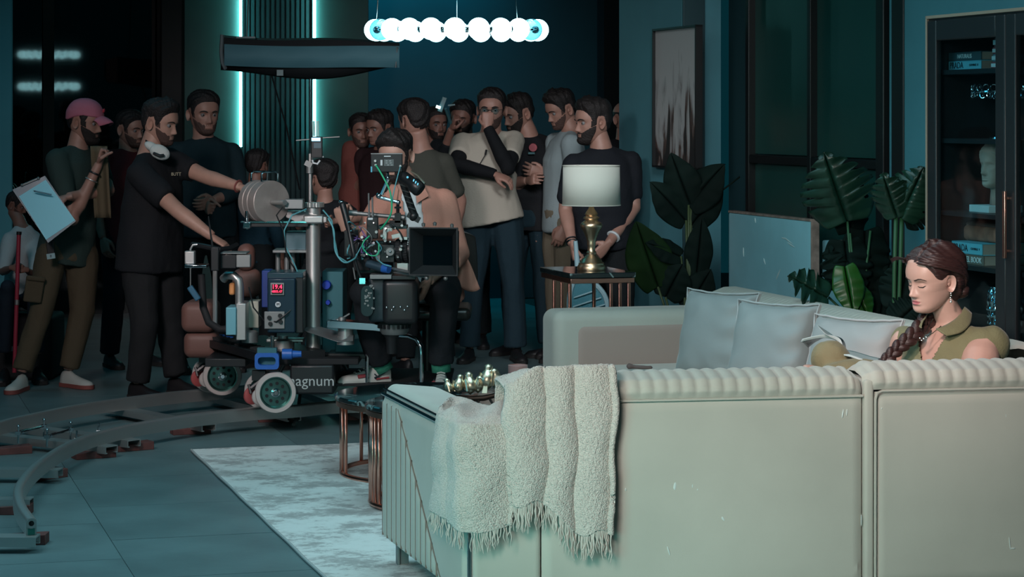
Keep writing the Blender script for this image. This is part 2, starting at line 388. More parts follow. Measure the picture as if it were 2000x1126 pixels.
# arm follows the room direction (depth), end panel
ea = AR-BA
def arm_xy(x, y): # shear so that arm runs along U
    return (x-sin(ea)*y, y)
AL = 1.215; AZ = .667; AB = .10
mb = MB(); prof = []
RR = .035
n = 8
cs = [(0+RR*(1-cos(a)), AZ-RR*(1-sin(a))) for a in np.linspace(0, pi/2, n)]+[(XA-RR*2+RR*2*sin(a), AZ-.012-RR*2*(1-cos(a))) for a in np.linspace(0, pi/2, n)]
ring0 = [(0, AB), (0, .40)]+cs+[(XA, .40), (XA, AB)]
rings = []
for y in [0, .004, .012, .03]+list(np.linspace(.1, AL-.1, 12))+[AL-.06, AL-.03, AL-.012, AL-.004, AL]:
    e = min(y, AL-y); ins = 0 if e > .03 else .03*(1-sqrt(max(0, 1-(1-e/.03)**2)))
    ring = []
    for (x, z) in ring0:
        cx, cz = XA/2, (AB+AZ)/2
        x2 = x+(ins if x < cx else -ins)*.8; z2 = z+(ins if z < cz else -ins)*.8
        X, Y = arm_xy(x2, y); ring.append((X, Y, z2))
    rings.append(ring)
mb.loft(rings); part('armrest', mb, M_sofa, m1, angle=60)
# quilted end panel (outer face): proud of the arm side, ribs behind the diagonal
mb = MB(); PT = AZ-.045
def endp(u_, v_):
    y = .012+(AL-.024)*u_; z = AB+.012+(PT-AB-.012)*v_
    yd = AL-.28-(1-v_)*.62+.0*v_       # diagonal boundary
    e = min(u_*(AL), (1-u_)*AL, (z-AB), (PT-z)); edge = min(1, max(0, e/.018))
    r = 0
    if y > yd:
        q = (AL-.03-y)/.074; w_ = min(1, (y-yd)/.03)
        r = (.000+.015*abs(sin(pi*q))**.5)*w_
    else: r = .010*min(1, (yd-y)/.012)
    X, Y = arm_xy(-.002-r*edge-.004*edge, y); return (X, Y, z)
mb.grid(endp, 210, 30); part('quilted_panel', mb, M_sofa, m1, label='side panel with vertical channels ending on a diagonal seam', angle=180)
mb = MB()
for k in range(0, 13):
    yk = AL-.03-.074*k; vm = min(1.0, 1-(AL-.28-yk)/.62)
    if vm > .02 and yk > .03: mb.tube([arm_xy(-.0135, yk)+(AB+.012+(PT-AB-.03)*vm*q,) for q in (0, .5, 1)], .0040, 5)
mb.tube([arm_xy(-.0150, max(.02, AL-.28-(1-v_)*.62))+(AB+.012+(PT-AB-.03)*v_,) for v_ in np.linspace(0, 1, 12)], .0024, 5)
o = part('seam_shade_cords', mb, mat('seam_shade_brown', (.27, .19, .16), .9), m1, label='brownish cords along the channel seams, shade painted in'); o['kind'] = 'stuff'  # cords added in the grooves; their brown stands in for groove shade
mb = MB(); mb.tube([arm_xy(-.008, .0)+(PT+.008,), arm_xy(-.008, AL)+(PT+.008,)], .007, 8); mb.tube([arm_xy(-.003, 0)+(PT+.026,), arm_xy(-.003, AL)+(PT+.026,)], .004, 6); part('chrome_trim', mb, mat('dark_chrome', (.25, .32, .36), .15, 1.0), m1, label='thin dark chrome strip along the arm')
mb = MB(); mb.box((-.001, -.004, (AB+PT)/2), (.012, .012, PT-AB)); part('corner_strip', mb, M_chrome, m1, label='vertical chrome strip at the rear corner', bevel=.002)
# rear panel
def rear_panel(mb, x0, x1, z0, z1, bulge=.006):
    def f(u_, v_):
        x = x0+(x1-x0)*u_; z = z0+(z1-z0)*v_
        e = min(x-x0, x1-x, z-z0, z1-z); k = min(1, max(0, e/.02)); k = sqrt(1-(1-k)**2)
        return (x, .012-.014*k-bulge*.25*sin(x*5+z*7)*k, z)
    mb.grid(f, 60, 30); mb.box(((x0+x1)/2, .05, (z0+z1)/2), (x1-x0-.006, .08, z1-z0-.006))
SZ = .737
mb = MB(); rear_panel(mb, .01, XA+.0, AB, AZ-.02); part('rear_panel', mb, M_sofa, m1)
mb = MB(); rear_panel(mb, XA+.004, LW, AB, SZ); part('rear_panel', mb, M_sofa, m1)
mb = MB(); channel_back(mb, LW-XA, .40, .812, .24, SZ); o = part('backrest', mb, M_sofa, m1, angle=180); o.location = (XA, 0, 0)
mb = MB(); mb.tube([(XA, -.006, SZ-.004), (LW, -.006, SZ-.004)], .0045, 6); part('piping', mb, M_sofa, m1)
mb = MB(); rbox(mb, XA, LW, .22, AL-.0, .26, .43, .04); part('seat', mb, M_sofa, m1)
mb = MB(); side_box(mb, .02, LW, .06, AL-.06, .10, .27); part('base', mb, M_sofa, m1)
for (x, y) in ((.03, AL-.07), (.06, .06), (LW-.06, .06), (LW-.06, AL-.06)):
    X, Y = arm_xy(x, y) if x < .05 else (x, y)
    mb = MB(); mb.box((X+.02, Y, .05), (.045, .012, .10)); mb.box((X+.003, Y, .05), (.010, .05, .10)); part('leg', mb, M_alud, m1, bevel=.002)
def scuffs(root, L0, marks):
    b = MB(); q = Loc(root.location, root.rotation_euler.z)
    for (px, py, hh, ww, an) in marks:
        k = (px-CX)/F; Yb = (A0.y-.18*A0.x)/(1-.18*k); c = q(W(px, py, Yb)); R = Euler((0, an, 0)).to_matrix()
        b.sphere(Vector((c.x, -.0012, c.z)), 1, 10, 8, (ww, .0022, hh), rot=R)
    o = part('scuff_marks', b, mat('scuff_pale', (.70, .74, .72), .7), root); o['kind'] = 'stuff'
scuffs(m1, 0, ((1318, 948, .016, .006, .1), (1352, 948, .009, .003, 0), (1362, 955, .005, .003, .5), (1495, 948, .008, .004, .2), (1412, 1012, .010, .005, -.6), (1306, 1075, .016, .0025, -.3), (1646, 807, .015, .0028, .15), (1654, 805, .012, .0022, .1), (1266, 811, .004, .003, 0), (1222, 955, .006, .003, 0), (1682, 1015, .02, .002, 0)))
# ---- module 2 (corner)
L2 = 1.15; B2 = A0+BD*(LW+.006)
m2 = thing('sofa_module', 'cream velvet sofa corner module with ribbed top roll, nearest the right edge', 'sofa', B2, BA, 'modules of the sectional sofa')
Z2 = .826; S2 = .752
mb = MB(); rear_panel(mb, .035, L2, AB, S2-.008); part('rear_panel', mb, M_sofa, m2)
mb = MB(); channel_back(mb, L2, .40, Z2, .26, S2, x0=.02); part('backrest', mb, M_sofa, m2, angle=180)
mb = MB(); rbox(mb, 0, .034, -.006, .2, AB, Z2-.04, .012); part('side_welt', mb, M_sofa, m2)
mb = MB(); mb.tube([(.036, -.008, AB), (.036, -.010, S2-.03), (.042, -.010, S2-.010), (.06, -.008, S2-.004), (L2, -.008, S2-.004)], .0045, 6); part('piping', mb, M_sofa, m2)
mb = MB(); side_box(mb, .01, L2, .06, .78, .10, .27); part('base', mb, M_sofa, m2)
mb = MB(); rbox(mb, 0, L2-.0, .24, .80, .26, .43, .04); part('seat', mb, M_sofa, m2)
for (x, y) in ((.06, .06), (L2-.06, .06)):
    mb = MB(); mb.box((x, y, .05), (.04, .04, .1)); part('leg', mb, M_alud, m2, bevel=.002)
scuffs(m2, 0, ((1972, 1060, .022, .002, -.1), (1978, 1070, .003, .010, 0), (1964, 811, .012, .002, 0), (1722, 797, .003, .002, 0), (1995, 813, .008, .0025, .6)))
# ---- module 3 (long run along the right wall with far arm), room frame
SF, SB = 3.36, 4.50
pf = st_of((.22, 11.53)); TF = pf[1]
T0 = 8.62
m3 = thing('sofa_module', 'long cream velvet sofa run with the far padded arm and three cushions', 'sofa', ST(SF, T0), AR, 'modules of the sectional sofa')
LT = TF-T0; SW_ = SB-SF
mb = MB(); rbox(mb, 0, SW_-.2, 0, LT, .26, .435, .04); part('seat', mb, M_sofa, m3)
mb = MB(); side_box(mb, .03, SW_-.05, .02, LT, .1, .27); part('base', mb, M_sofa, m3)
# ribbed back: built along y
mb = MB(); BL = LT+.33+.35
channel_back(mb, BL, .40, .775, .25, .68, ribw=.062)
o = part('backrest', mb, M_sofa, m3, angle=180); o.rotation_euler.z = pi/2; o.location = (SW_, -.35, 0)
mb = MB(); side_box(mb, SW_-.06, SW_-.005, -.35, LT+.33, .1, .69); part('rear_panel', mb, M_sofa, m3)
# far arm: padded frame and inset face
mb = MB()
AH = .70
rbox(mb, 0, SW_-.02, LT, LT+.25, .10, AH, .055, 8); part('armrest', mb, M_sofa, m3)
mb = MB()
def armface(u_, v_):
    x = .10+(SW_-.12)*u_; z = .40+(AH-.055-.40)*v_
    return (x, LT-.006, z)
rbox(mb, .10, SW_-.02, LT-.010, LT+.1, .3, AH-.058, .05, 6); o = part('arm_panel', mb, mat('velvet_arm_shaded', (.46, .33, .29), .8, sheen=.2), m3, label='inner face of the far arm, tinted pinkish for its warmer light')  # same velvet, pinker: the less cyan light here is put into the colour
for (x, y) in ((.06, LT+.18), (SW_-.08, LT+.18), (.06, .1)):
    mb = MB(); mb.box((x, y, .05), (.04, .04, .1)); part('leg', mb, M_alud, m3, bevel=.002)
# ---- cushions
def cushion(cx, cy, z, yaw, lean, label, m=M_cush, S=.41, D=.16, roll=0):
    t = thing('cushion', label, 'cushion', (cx, cy, z), 0, 'scatter cushions on the sofa')
    R = (Matrix.Rotation(yaw, 3, 'Z')@Matrix.Rotation(lean, 3, 'X')@Matrix.Rotation(roll, 3, 'Y'))
    seed = random.uniform(0, 9)
    def surf(sgn, hd):
        b = MB()
        def f(u_, v_):
            a, c = u_*2-1, v_*2-1
            k = (1-abs(a)**2.6)*(1-abs(c)**2.6); k = max(0, k)**.42
            pinch = 1-.07*(1-abs(a)**2)*abs(c)**3 ; pinch2 = 1-.07*(1-abs(c)**2)*abs(a)**3
            w_ = .008*sin(a*9+seed+c*4)*abs(c)**2+.014*sin(c*11+seed*2+2*sin(a*3))*max(0, a)**1.5+.008*sin(c*8+seed)*max(0, -a)**2
            w_ += .008*sin((a-c)*9+seed)*(abs(a*c))
            p = Vector((a*S/2*pinch2, sgn*(hd*k+w_*k), c*S/2*pinch)); return R@p+Vector((0, 0, S/2))
        b.grid(f, 34, 34); return b
    part('front_cover', surf(-1, D*.55), m, t, angle=180)
    part('back_cover', surf(1, D*.55), m, t, angle=180)
    # flange with double piping
    for off in (-.006, .006):
        b = MB(); pts = []
        for q in range(4):
            for k in range(14):
                a = -1+2*k/14; c = 1.0
                pin = 1-.07*(1-abs(a)**2)
                x, zz = {0: (a, c*pin), 1: (c*pin, -a), 2: (-a, -c*pin), 3: (-c*pin, a)}[q]
                e = 1.035+.006*sin(k*2.1+q+seed)
                pts.append(R@Vector((x*S/2*e, off+.004*sin(k*1.7+q*2), zz*S/2*e))+Vector((0, 0, S/2)))
        b.tube(pts, .0045, 6, closed=True); part('piping', b, mat('cushion_piping', (.50, .48, .48), .5), t)
    return t
def on_line(px, s): # world point on seat line of lateral s at column px
    k = (px-CX)/F; Y = s/(k*V.x+V.y); return Vector((k*Y, Y, 0))
for (px, s, yaw, lean, lab) in ((1400, 3.90, radians(-44), radians(-14), 'grey satin cushion farthest from the woman, nearest the far arm'),
                                (1507, 3.90, radians(-40), radians(-16), 'grey satin cushion in the middle of the three'),
                                (1660, 3.92, radians(-42), radians(-18), 'grey satin cushion right beside the reading woman')):
    p = on_line(px, s); cushion(p.x, p.y, .435, yaw, lean, lab)
# ================================================================ CHANDELIER
M_globe = mat('lit_globe', (.8, 1, 1), .2, emis=(.45, .93, 1.0), estr=7.0)
def clear_glass(name, col=(.8, .95, 1), refl=.12, rough=.03, edge=.6):
    m = bpy.data.materials.new(name); m.use_nodes = True; nt = m.node_tree; nt.nodes.remove(nt.nodes['Principled BSDF'])
    out = nt.nodes['Material Output']; tr = nt.nodes.new('ShaderNodeBsdfTransparent'); tr.inputs[0].default_value = (*col, 1)
    gl = nt.nodes.new('ShaderNodeBsdfGlossy'); gl.inputs['Roughness'].default_value = rough
    mx = nt.nodes.new('ShaderNodeMixShader'); fr = nt.nodes.new('ShaderNodeLayerWeight'); fr.inputs['Blend'].default_value = .35
    mul = nt.nodes.new('ShaderNodeMath'); mul.operation = 'MULTIPLY_ADD'; mul.inputs[1].default_value = edge; mul.inputs[2].default_value = refl
    nt.links.new(fr.outputs['Facing'], mul.inputs[0]); nt.links.new(mul.outputs[0], mx.inputs[0])
    nt.links.new(tr.outputs[0], mx.inputs[1]); nt.links.new(gl.outputs[0], mx.inputs[2]); nt.links.new(mx.outputs[0], out.inputs[0])
    MATS[name] = m; return m
M_clearg = clear_glass('clear_glass_ball', (.35, .55, .6), .10)
M_pglass = clear_glass('cabinet_glass', (.80, .92, .94), .004, edge=.05)
def chandelier(P, R, zr, tilt, lab):
    ch = thing('chandelier', lab, 'chandelier', P, 0, None)
    N = 22; dark = (12, 20)
    ring = MB(); ring.tube([(R*cos(a), R*sin(a), zr+tilt*sin(a)) for a in np.linspace(0, 2*pi, 49)[:-1]], .006, 8, closed=True)
    part('ring', ring, M_chrome, ch)
    g = MB(); g.sphere((0, 0, 0), .0457, 24, 16); gm = g.mesh('globe'); gm.materials.append(M_globe); gm.shade_smooth()
    g2 = MB(); g2.sphere((0, 0, 0), .0457, 24, 16); gm2 = g2.mesh('globe_clear'); gm2.materials.append(M_clearg); gm2.shade_smooth()
    cm = MB(); cm.lathe([(.012, -.012), (.016, -.008), (.016, .008), (.012, .012)], axis='X'); cmm = cm.mesh('collar'); cmm.materials.append(M_chrome); cmm.shade_smooth()
    for i in range(N):
        a = 2*pi*i/N+pi/N; o = bpy.data.objects.new('globe', gm2 if i in dark else gm); COL.objects.link(o); o.parent = ch
        o.location = (R*cos(a), R*sin(a), zr+tilt*sin(a))
        if i in dark: o['label'] = 'unlit clear glass globe'
        a += pi/N; o = bpy.data.objects.new('collar', cmm); COL.objects.link(o); o.parent = ch
        o.location = (R*cos(a), R*sin(a), zr+tilt*sin(a)); o.rotation_euler.z = a+pi/2
    for a in (pi*.98, pi*.5+.02, .72):
        top = Vector((R*cos(a)*.55, R*sin(a)*.55, 3.7-P[2])); c = MB(); c.tube([(R*cos(a), R*sin(a), zr), top], .0016, 6)
        part('cable', c, M_chrome, ch)
    return ch
YC = 10.0; pc = W(892, 59, YC)
chandelier((pc.x, pc.y, pc.z), (160*10/4600), 0, .006, 'lower glowing ring chandelier of white glass globes')
chandelier((pc.x, pc.y, pc.z+.40), (160*10/4600), 0, .0, 'upper ring of globes above the lower chandelier ring, seen only as a reflection')
# ================================================================ COFFEE TABLES
M_bmv = mat('black_marble_veined', (.010, .02, .022), .07, coat=.3, var2=(.013, .028, .03), vscale=3)
def vein_mat():
    m = mat('black_marble_vein', (.010, .018, .020), .07, coat=.3); nt = m.node_tree; b = nt.nodes['Principled BSDF']
    tc = nt.nodes.new('ShaderNodeTexCoord'); n = nt.nodes.new('ShaderNodeTexNoise'); n.inputs['Scale'].default_value = 2.2; n.inputs['Detail'].default_value = 5
    nt.links.new(tc.outputs['Object'], n.inputs['Vector'])
    r = nt.nodes.new('ShaderNodeValToRGB'); e = r.color_ramp.elements; e[0].position = .495; e[0].color = (.010, .018, .02, 1)
    e[1].position = .512; e[1].color = (.010, .018, .02, 1); x = e.new(.503); x.color = (.30, .42, .42, 1)
    nt.links.new(n.outputs['Fac'], r.inputs['Fac']); nt.links.new(r.outputs['Color'], b.inputs['Base Color']); return m
M_vein = vein_mat()
def round_table(P, R, z, nb, lab):
    t = thing('coffee_table', lab, 'table', P, 0, 'nested round coffee tables')
    m_ = MB(); m_.lathe([(0, z-.026), (R-.008, z-.026), (R, z-.02), (R, z-.006), (R-.006, z), (0, z)], n=72); part('tabletop', m_, M_vein, t)
    m_ = MB(); m_.lathe([(R*.9, z-.05), (R*.985, z-.048), (R*.985, z-.026), (R*.9, z-.026)], n=72); part('rim', m_, M_copper, t)
    m_ = MB(); Rb = R*.93
    m_.tube([(Rb*cos(a), Rb*sin(a), .014) for a in np.linspace(0, 2*pi, 65)[:-1]], .012, 8, closed=True); part('base_ring', m_, M_copper, t)
    b = MB(); b.cyl((0, 0, .02), (0, 0, z-.04), .0085, 8); bm_ = b.mesh('bar'); bm_.materials.append(M_copper); bm_.shade_smooth()
    for i in range(nb):
        a = 2*pi*i/nb+.05
        if nb < 40 and (i % 6) > 3: continue
        o = bpy.data.objects.new('bar', bm_); COL.objects.link(o); o.parent = t; o.location = (Rb*cos(a), Rb*sin(a), 0)
    return t
round_table((-.37, 10.9, .004), .45, .372, 38, 'lower and larger round coffee table with black marble top and copper bars')
round_table((-.276, 10.02, .012), .35, .432, 52, 'smaller taller round coffee table with copper bars, tucked behind the sofa arm')
# candle cup
p = (.025, 10.06, .444)
t = thing('candle_cup', 'dusty pink candle cup on the coffee table beside the throw', 'cup', p)
m_ = MB(); m_.lathe([(0, 0), (.036, 0), (.04, .01), (.042, .15), (.038, .152), (.036, .02), (0, .018)], n=28); part('cup', m_, mat('pink_ceramic', (.45, .25, .24), .35), t)
m_ = MB(); m_.lathe([(0, .02), (.035, .02), (.035, .12), (0, .122)], n=24); part('wax', m_, mat('wax', (.5, .4, .36), .5), t)
# bird figurines on a branch
bt = thing('bird_figurine', 'antique gold figurine of six small birds in a row on a branch', 'figurine', (-.18, 9.86, .444))
LB = Loc((-.18, 9.86, .444)); YB = 9.86
m_ = MB(); pts = [LB.px(x, y, YB) for x, y in ((868, 772), (890, 775), (915, 778), (945, 777), (965, 772), (985, 762), (1003, 752))]
m_.tube(pts, [.007, .009, .010, .012, .010, .007, .004], 8)
for x0, y0, x1, y1 in ((915, 778, 905, 795), (955, 776, 968, 796), (935, 778, 932, 796), (985, 762, 1000, 772)):
    m_.tube([LB.px(x0, y0, YB), LB.px(x1, y1, YB)+Vector((0, -.02 if y1 > 790 else 0, 0))], .006, 6)
part('branch', m_, mat('dark_bronze', (.08, .06, .05), .4, .8), bt)
def bird(cx, cy, h, yaw, tail=True, s=1.0):
    """cx,cy: px centre of body; h px height; yaw: facing"""
    c = LB.px(cx, cy, YB); r = h/467*.5
    R = Matrix.Rotation(yaw, 3, 'Z')
    b = MB(); rings = []
    prof = [(-.95, .03, -.10), (-.80, .25, -.12), (-.55, .52, -.10), (-.2, .66, -.02), (.12, .61, .08), (.34, .48, .20), (.50, .36, .34), (.62, .34, .44), (.76, .36, .52), (.88, .26, .56), (.95, .11, .56), (.97, .03, .56)]
    for (z, rr_, y) in prof:
        rings.append([c+R@Vector((rr_*r*cos(a)*.95, -y*r*.55+rr_*r*sin(a)*1.05, z*r)) for a in np.linspace(0, 2*pi, 17)[:-1]])
    b.loft(rings)
    b.tube([c+R@Vector((0, -.33*r-.25*r, .74*r)), c+R@Vector((0, -.33*r-.62*r, .68*r))], [.11*r, .01*r], 6)
    if tail: b.prism([c+R@Vector(q)*r for q in ((-.14, .35, -.5), (.14, .35, -.5), (.20, .75, -1.15), (-.20, .75, -1.15))], R@Vector((0, 1, .4)), .1*r)
    for sx in (-1, 1):
        rg = [[c+R@Vector((sx*(.50+.12*cos(a))*r, (.12+.42*k+.2*sin(a))*r, (.18-.75*k+.25*sin(a)*(1-k))*r)) for a in np.linspace(0, 2*pi, 9)[:-1]] for k in (0, .4, .8, 1.0)]
        b.loft(rg)
    part('bird', b, M_gold, bt, angle=50)
bird(876, 754, 32, radians(230), False); bird(896, 749, 38, radians(150), False); bird(918, 748, 46, radians(205), False); bird(934, 750, 36, radians(30), False)
bird(952, 736, 52, radians(165)); bird(972, 741, 46, radians(-70), True)
# ================================================================ THROW
def vnoise(P, seed=0, f=1.0):
    r = np.random.default_rng(seed); o = np.zeros(len(P)); amp = 1.0
    for k in range(6):
        d = r.normal(size=(3, 3))*f*(1.7**k)*.8; ph = r.uniform(0, 6.28, 3)
        o += amp*(np.sin(P@d[0]+ph[0])*np.sin(P@d[1]+ph[1])+.5*np.sin(P@d[2]+ph[2])); amp *= .62
    return o
def boucle():
    m = mat('boucle_wool', (.70, .62, .57), .95, sheen=.4, var=.14, vscale=260); nt = m.node_tree; b = nt.nodes['Principled BSDF']
    tc = nt.nodes.new('ShaderNodeTexCoord'); v = nt.nodes.new('ShaderNodeTexVoronoi'); v.inputs['Scale'].default_value = 210
    nt.links.new(tc.outputs['Object'], v.inputs['Vector']); bp = nt.nodes.new('ShaderNodeBump'); bp.invert = True; bp.inputs['Strength'].default_value = 1; bp.inputs['Distance'].default_value = .0035
    nt.links.new(v.outputs['Distance'], bp.inputs['Height']); nt.links.new(bp.outputs['Normal'], b.inputs['Normal']); return m
M_throw = boucle()
th = thing('throw_blanket', 'beige boucle throw blanket with fringed ends draped over the sofa corner', 'blanket', tuple(A0), BA)
def interp(pts, x):
    for i in range(len(pts)-1):
        if x <= pts[i+1][0] or i == len(pts)-2:
            a = (x-pts[i][0])/(pts[i+1][0]-pts[i][0]); a = max(0, min(1, a)); a2 = a
            return tuple(pts[i][k]*(1-a2)+pts[i+1][k]*a2 for k in range(1, len(pts[i])))
def cat(pts, x):   # smooth keyed interpolation (Catmull-Rom) on key 0
    n = len(pts); i = 0
    while i < n-2 and x > pts[i+1][0]: i += 1
    p0, p1, p2, p3 = pts[max(i-1, 0)], pts[i], pts[i+1], pts[min(i+2, n-1)]
    t = max(0, min(1, (x-p1[0])/(p2[0]-p1[0])))
    return tuple(.5*((2*p1[k])+(-p0[k]+p2[k])*t+(2*p0[k]-5*p1[k]+4*p2[k]-p3[k])*t*t+(-p0[k]+3*p1[k]-3*p2[k]+p3[k])*t**3) for k in range(1, len(p1)))
fr = MB()
def pleat(a, centers, w):   # rounded folds with sharp valleys
    c = [x for x in centers]; v = 0
    for i in range(len(c)-1):
        if c[i] <= a <= c[i+1]:
            u_ = (a-c[i])/(c[i+1]-c[i]); v = sqrt(max(0, sin(pi*u_)))
    return v
NA, NH = 200, 260
# -- right piece over the backrest
CB = [0, .33, .62, .97, 1.0]
def pieceB(u_, h):
    a = u_
    zend = .42-.10*smooth(.35, .6, a)+.0*a-.01*sin(a*20)
    key = [(0, .36, .55), (.10, .335, .74), (.20, .25, .795), (.30, .14, .815), (.40, .03, .797), (.48, -.030, .79), (1, -.035, 0)]
    if h < .48: y, z = cat(key, h)
    else:
        k = (h-.48)/.52; y = -.030-.008*k; z = .79+(zend-.79)*k
    xt = .135+.32*a; xb = .13+.335*a
    k = smooth(.25, .6, h); x = xt*(1-k)+xb*k
    pl = pleat(a, CB, 0); amp = .027*smooth(.18, .5, h)+.007
    ny = 1 if h > .40 else max(0, (h-.25)/.15)
    y -= pl*amp*ny; z += pl*.010*(1-ny)*smooth(.05, .2, h)
    # sag at the left side near the arm
    s_ = (1-smooth(0, .30, a)); z -= s_*.05*smooth(.1, .35, h)*(1-smooth(.5, .8, h)); y -= s_*.015*ny
    x += .006*sin(h*9+a*3)+.005*sin(h*21+a*9)
    x -= .02*s_*smooth(.3, .6, h)*(1-.5*smooth(.6, 1, h))
    return (x, y, z)
# -- left piece over the arm corner
CA = [0, .36, .97, 1.0]
def pieceA(u_, h):
    a = u_
    # perimeter path around the corner, a=0 far on end face, a=1 on rear face
    path = [(0, -.020, .27), (.25, -.030, .15), (.42, -.036, .05), (.52, -.030, -.022), (.62, .0, -.038), (.8, .060, -.040), (1, .128, -.036)]
    px_, py_ = cat(path, a); X, Y = px_-sin(ea)*max(py_, 0), py_
    zend = .345+.012*sin(a*7)-.03*(1-a)*0
    edge = .690
    inner = [(0, .05, .44), (.4, .12, .40), (.7, .20, .30), (1, .235, .20)]
    ix, iy = cat(inner, a); ix -= sin(ea)*iy
    if h < .30:
        k = h/.30; x = ix*(1-k)+X*k; y = iy*(1-k)+Y*k; q = smooth(.75, 1.0, k)
        z = edge+.012*sin(a*9+k*5)*(1-k)+.014*sin(a*16+2)*sin(k*pi)-.018*q*q
    else:
        k = (h-.30)/.70; z = edge-.018+(zend-edge+.018)*k; x, y = X, Y
        sp_ = .03*k*(1-smooth(.0, .5, a)); x -= sp_*.35; y += sp_*.9   # flare to the left with height
    pl = pleat(a, CA, 0); am = .026*smooth(.12, .45, h)+.004
    nx_, ny_ = (-1, 0) if a < .42 else ((0, -1) if a > .6 else (-.7, -.7))
    x += nx_*pl*am; y += ny_*pl*am
    x += .004*sin(h*17+a*6); y += .003*sin(h*13+a*11)
    return (x, y, z)
def cloth(fn, na, nh, seed, nm, lab=None):
    vs = np.array([fn(i/(na-1), j/(nh-1)) for i in range(na) for j in range(nh)])
    g = vs.reshape(na, nh, 3); du = np.gradient(g, axis=0); dv = np.gradient(g, axis=1)
    nrm = np.cross(du, dv); nrm /= np.linalg.norm(nrm, axis=2, keepdims=True)+1e-9
    d = vnoise(vs*np.array([1, 1, 1]), seed, 14)*.0016+vnoise(vs, seed+5, 260)*.0007
    g = g+nrm*d.reshape(na, nh, 1)
    b = MB(); b.v = [tuple(p) for p in g.reshape(-1, 3)]
    b.f = [(i*nh+j, (i+1)*nh+j, (i+1)*nh+j+1, i*nh+j+1) for i in range(na-1) for j in range(nh-1)]
    o = part(nm, b, M_throw, th, label=lab, angle=180)
    s_ = o.modifiers.new('solid', 'SOLIDIFY'); s_.thickness = .007; s_.offset = 1
    return g
gA = cloth(pieceA, 150, 230, 3, 'cloth', 'left fold over the sofa arm')
gB = cloth(pieceB, 200, 260, 8, 'cloth', 'right fold over the backrest')
rf = random.Random(5)
for g, n_, L_ in ((gA, 62, .055), (gB, 105, .075)):
    for q in range(n_):
        i = min(g.shape[0]-1, int((q+rf.random()*.6)/n_*g.shape[0])); p = Vector(g[i, -1]); l = L_*rf.uniform(.8, 1.25); sx, sy = rf.uniform(-.012, .012), rf.uniform(-.006, .010)
        pts = [p+Vector((0, -.003, .008))]+[p+Vector((sx*k/4+.003*sin(k*2+q), -.003+sy*k/4, -l*k/4)) for k in range(1, 5)]
        fr.tube(pts, [.0022, .0024, .0022, .0020, .0012], 5)
o = part('fringe', fr, mat('fringe_yarn', (.66, .58, .53), .95), th); o['kind'] = 'stuff'
# ================================================================ SIDE TABLE + LAMP
tn_ = st_of(W(1114.6, 540, 12.3)); zt_ = .835; wS, dS = .352, .54
t = thing('side_table', 'small console table with black marble top and copper tube legs behind the far sofa arm', 'table', ST(tn_[0], tn_[1]), AR)
m_ = MB(); m_.box((wS/2, dS/2, zt_-.014), (wS+.012, dS+.012, .028)); part('tabletop', m_, M_vein, t, bevel=.004)
m_ = MB(); m_.box((wS/2, dS/2, zt_-.042), (wS, dS, .026)); part('rim', m_, M_copper, t, bevel=.002)
for (x, y) in ((.02, .36), (.02, .22), (.02, .08), (wS-.125, .02), (wS-.075, .02), (wS-.025, .02), (wS-.06, dS-.03)):
    m_ = MB(); m_.box((x, y, (.02+zt_-.05)/2), (.017, .017, zt_-.07)); part('leg', m_, M_copper, t, bevel=.002)
m_ = MB(); m_.tube([(.02-.10*sin(a), .02+.0*a, .24+.215*cos(a)) for a in np.linspace(-.15, pi+.15, 20)], .011, 8); part('hoop', m_, M_copper, t, label='curved copper hoop at the foot')
m_ = MB(); m_.box((wS/2, dS/2, .012), (wS, dS, .02)); part('base', m_, M_copper, t, bevel=.002)
LP = W(1155, 531, 12.55); LP.z = zt_
lm = thing('table_lamp', 'brass table lamp with a cream drum shade on the side table', 'lamp', LP)
K = 12.55/4600
prof = [(0, 0), (27, 0), (28, 3), (27, 9), (25, 11), (25, 14), (21, 17), (19, 22), (12, 27), (9, 31), (10, 35), (7.5, 38), (7.5, 48), (9, 51), (8, 54), (10, 62), (15, 74), (21, 84), (22, 88), (19, 93), (13, 97), (12, 99), (16, 101), (15, 104), (11, 106), (13, 109), (11, 113), (6, 120), (4.5, 126), (6, 128), (4, 131), (4, 140)]
m_ = MB(); m_.lathe([(r*K, z*K) for r, z in prof], n=40); part('base', m_, mat('lamp_brass', (.92, .66, .44), .34, 1.0), lm, label='turned brass lamp base', angle=50)
M_shade = mat('lamp_shade_linen', (.72, .72, .64), .8, trans=.0, bump=.05, bscale=150); b = M_shade.node_tree.nodes['Principled BSDF']
m_ = MB(); m_.lathe([(57*K, 127*K), (55.5*K, 204*K)], n=56); m_.f = [f for f in m_.f if len(f) == 4]
o = part('lamp_shade', m_, M_shade, lm, angle=180); s_ = o.modifiers.new('s', 'SOLIDIFY'); s_.thickness = .002
m_ = MB()
for z, r in ((127, 57.3), (204, 55.8)): m_.tube([(r*K*cos(a), r*K*sin(a), z*K) for a in np.linspace(0, 2*pi, 57)[:-1]], .0022, 6, closed=True)
part('shade_trim', m_, M_shade, lm)['kind'] = 'stuff'
m_ = MB(); m_.sphere((0, 0, 160*K), .03); part('bulb', m_, mat('bulb_warm', (1, .9, .7), .4, emis=(1, .82, .5), estr=1.2), lm)
m_ = MB(); m_.tube([(0, 0, 140*K), (0, 0, 152*K)], .012, 12); [m_.tube([(0, 0, 200*K), (55*K*cos(a), 55*K*sin(a), 203*K)], .0015, 5) for a in (0, 2.1, 4.2)]; m_.tube([(.02, 0, 150*K), (.05, 0, 175*K), (0, 0, 200*K)], .0015, 5)
part('harp', m_, M_gold, lm)
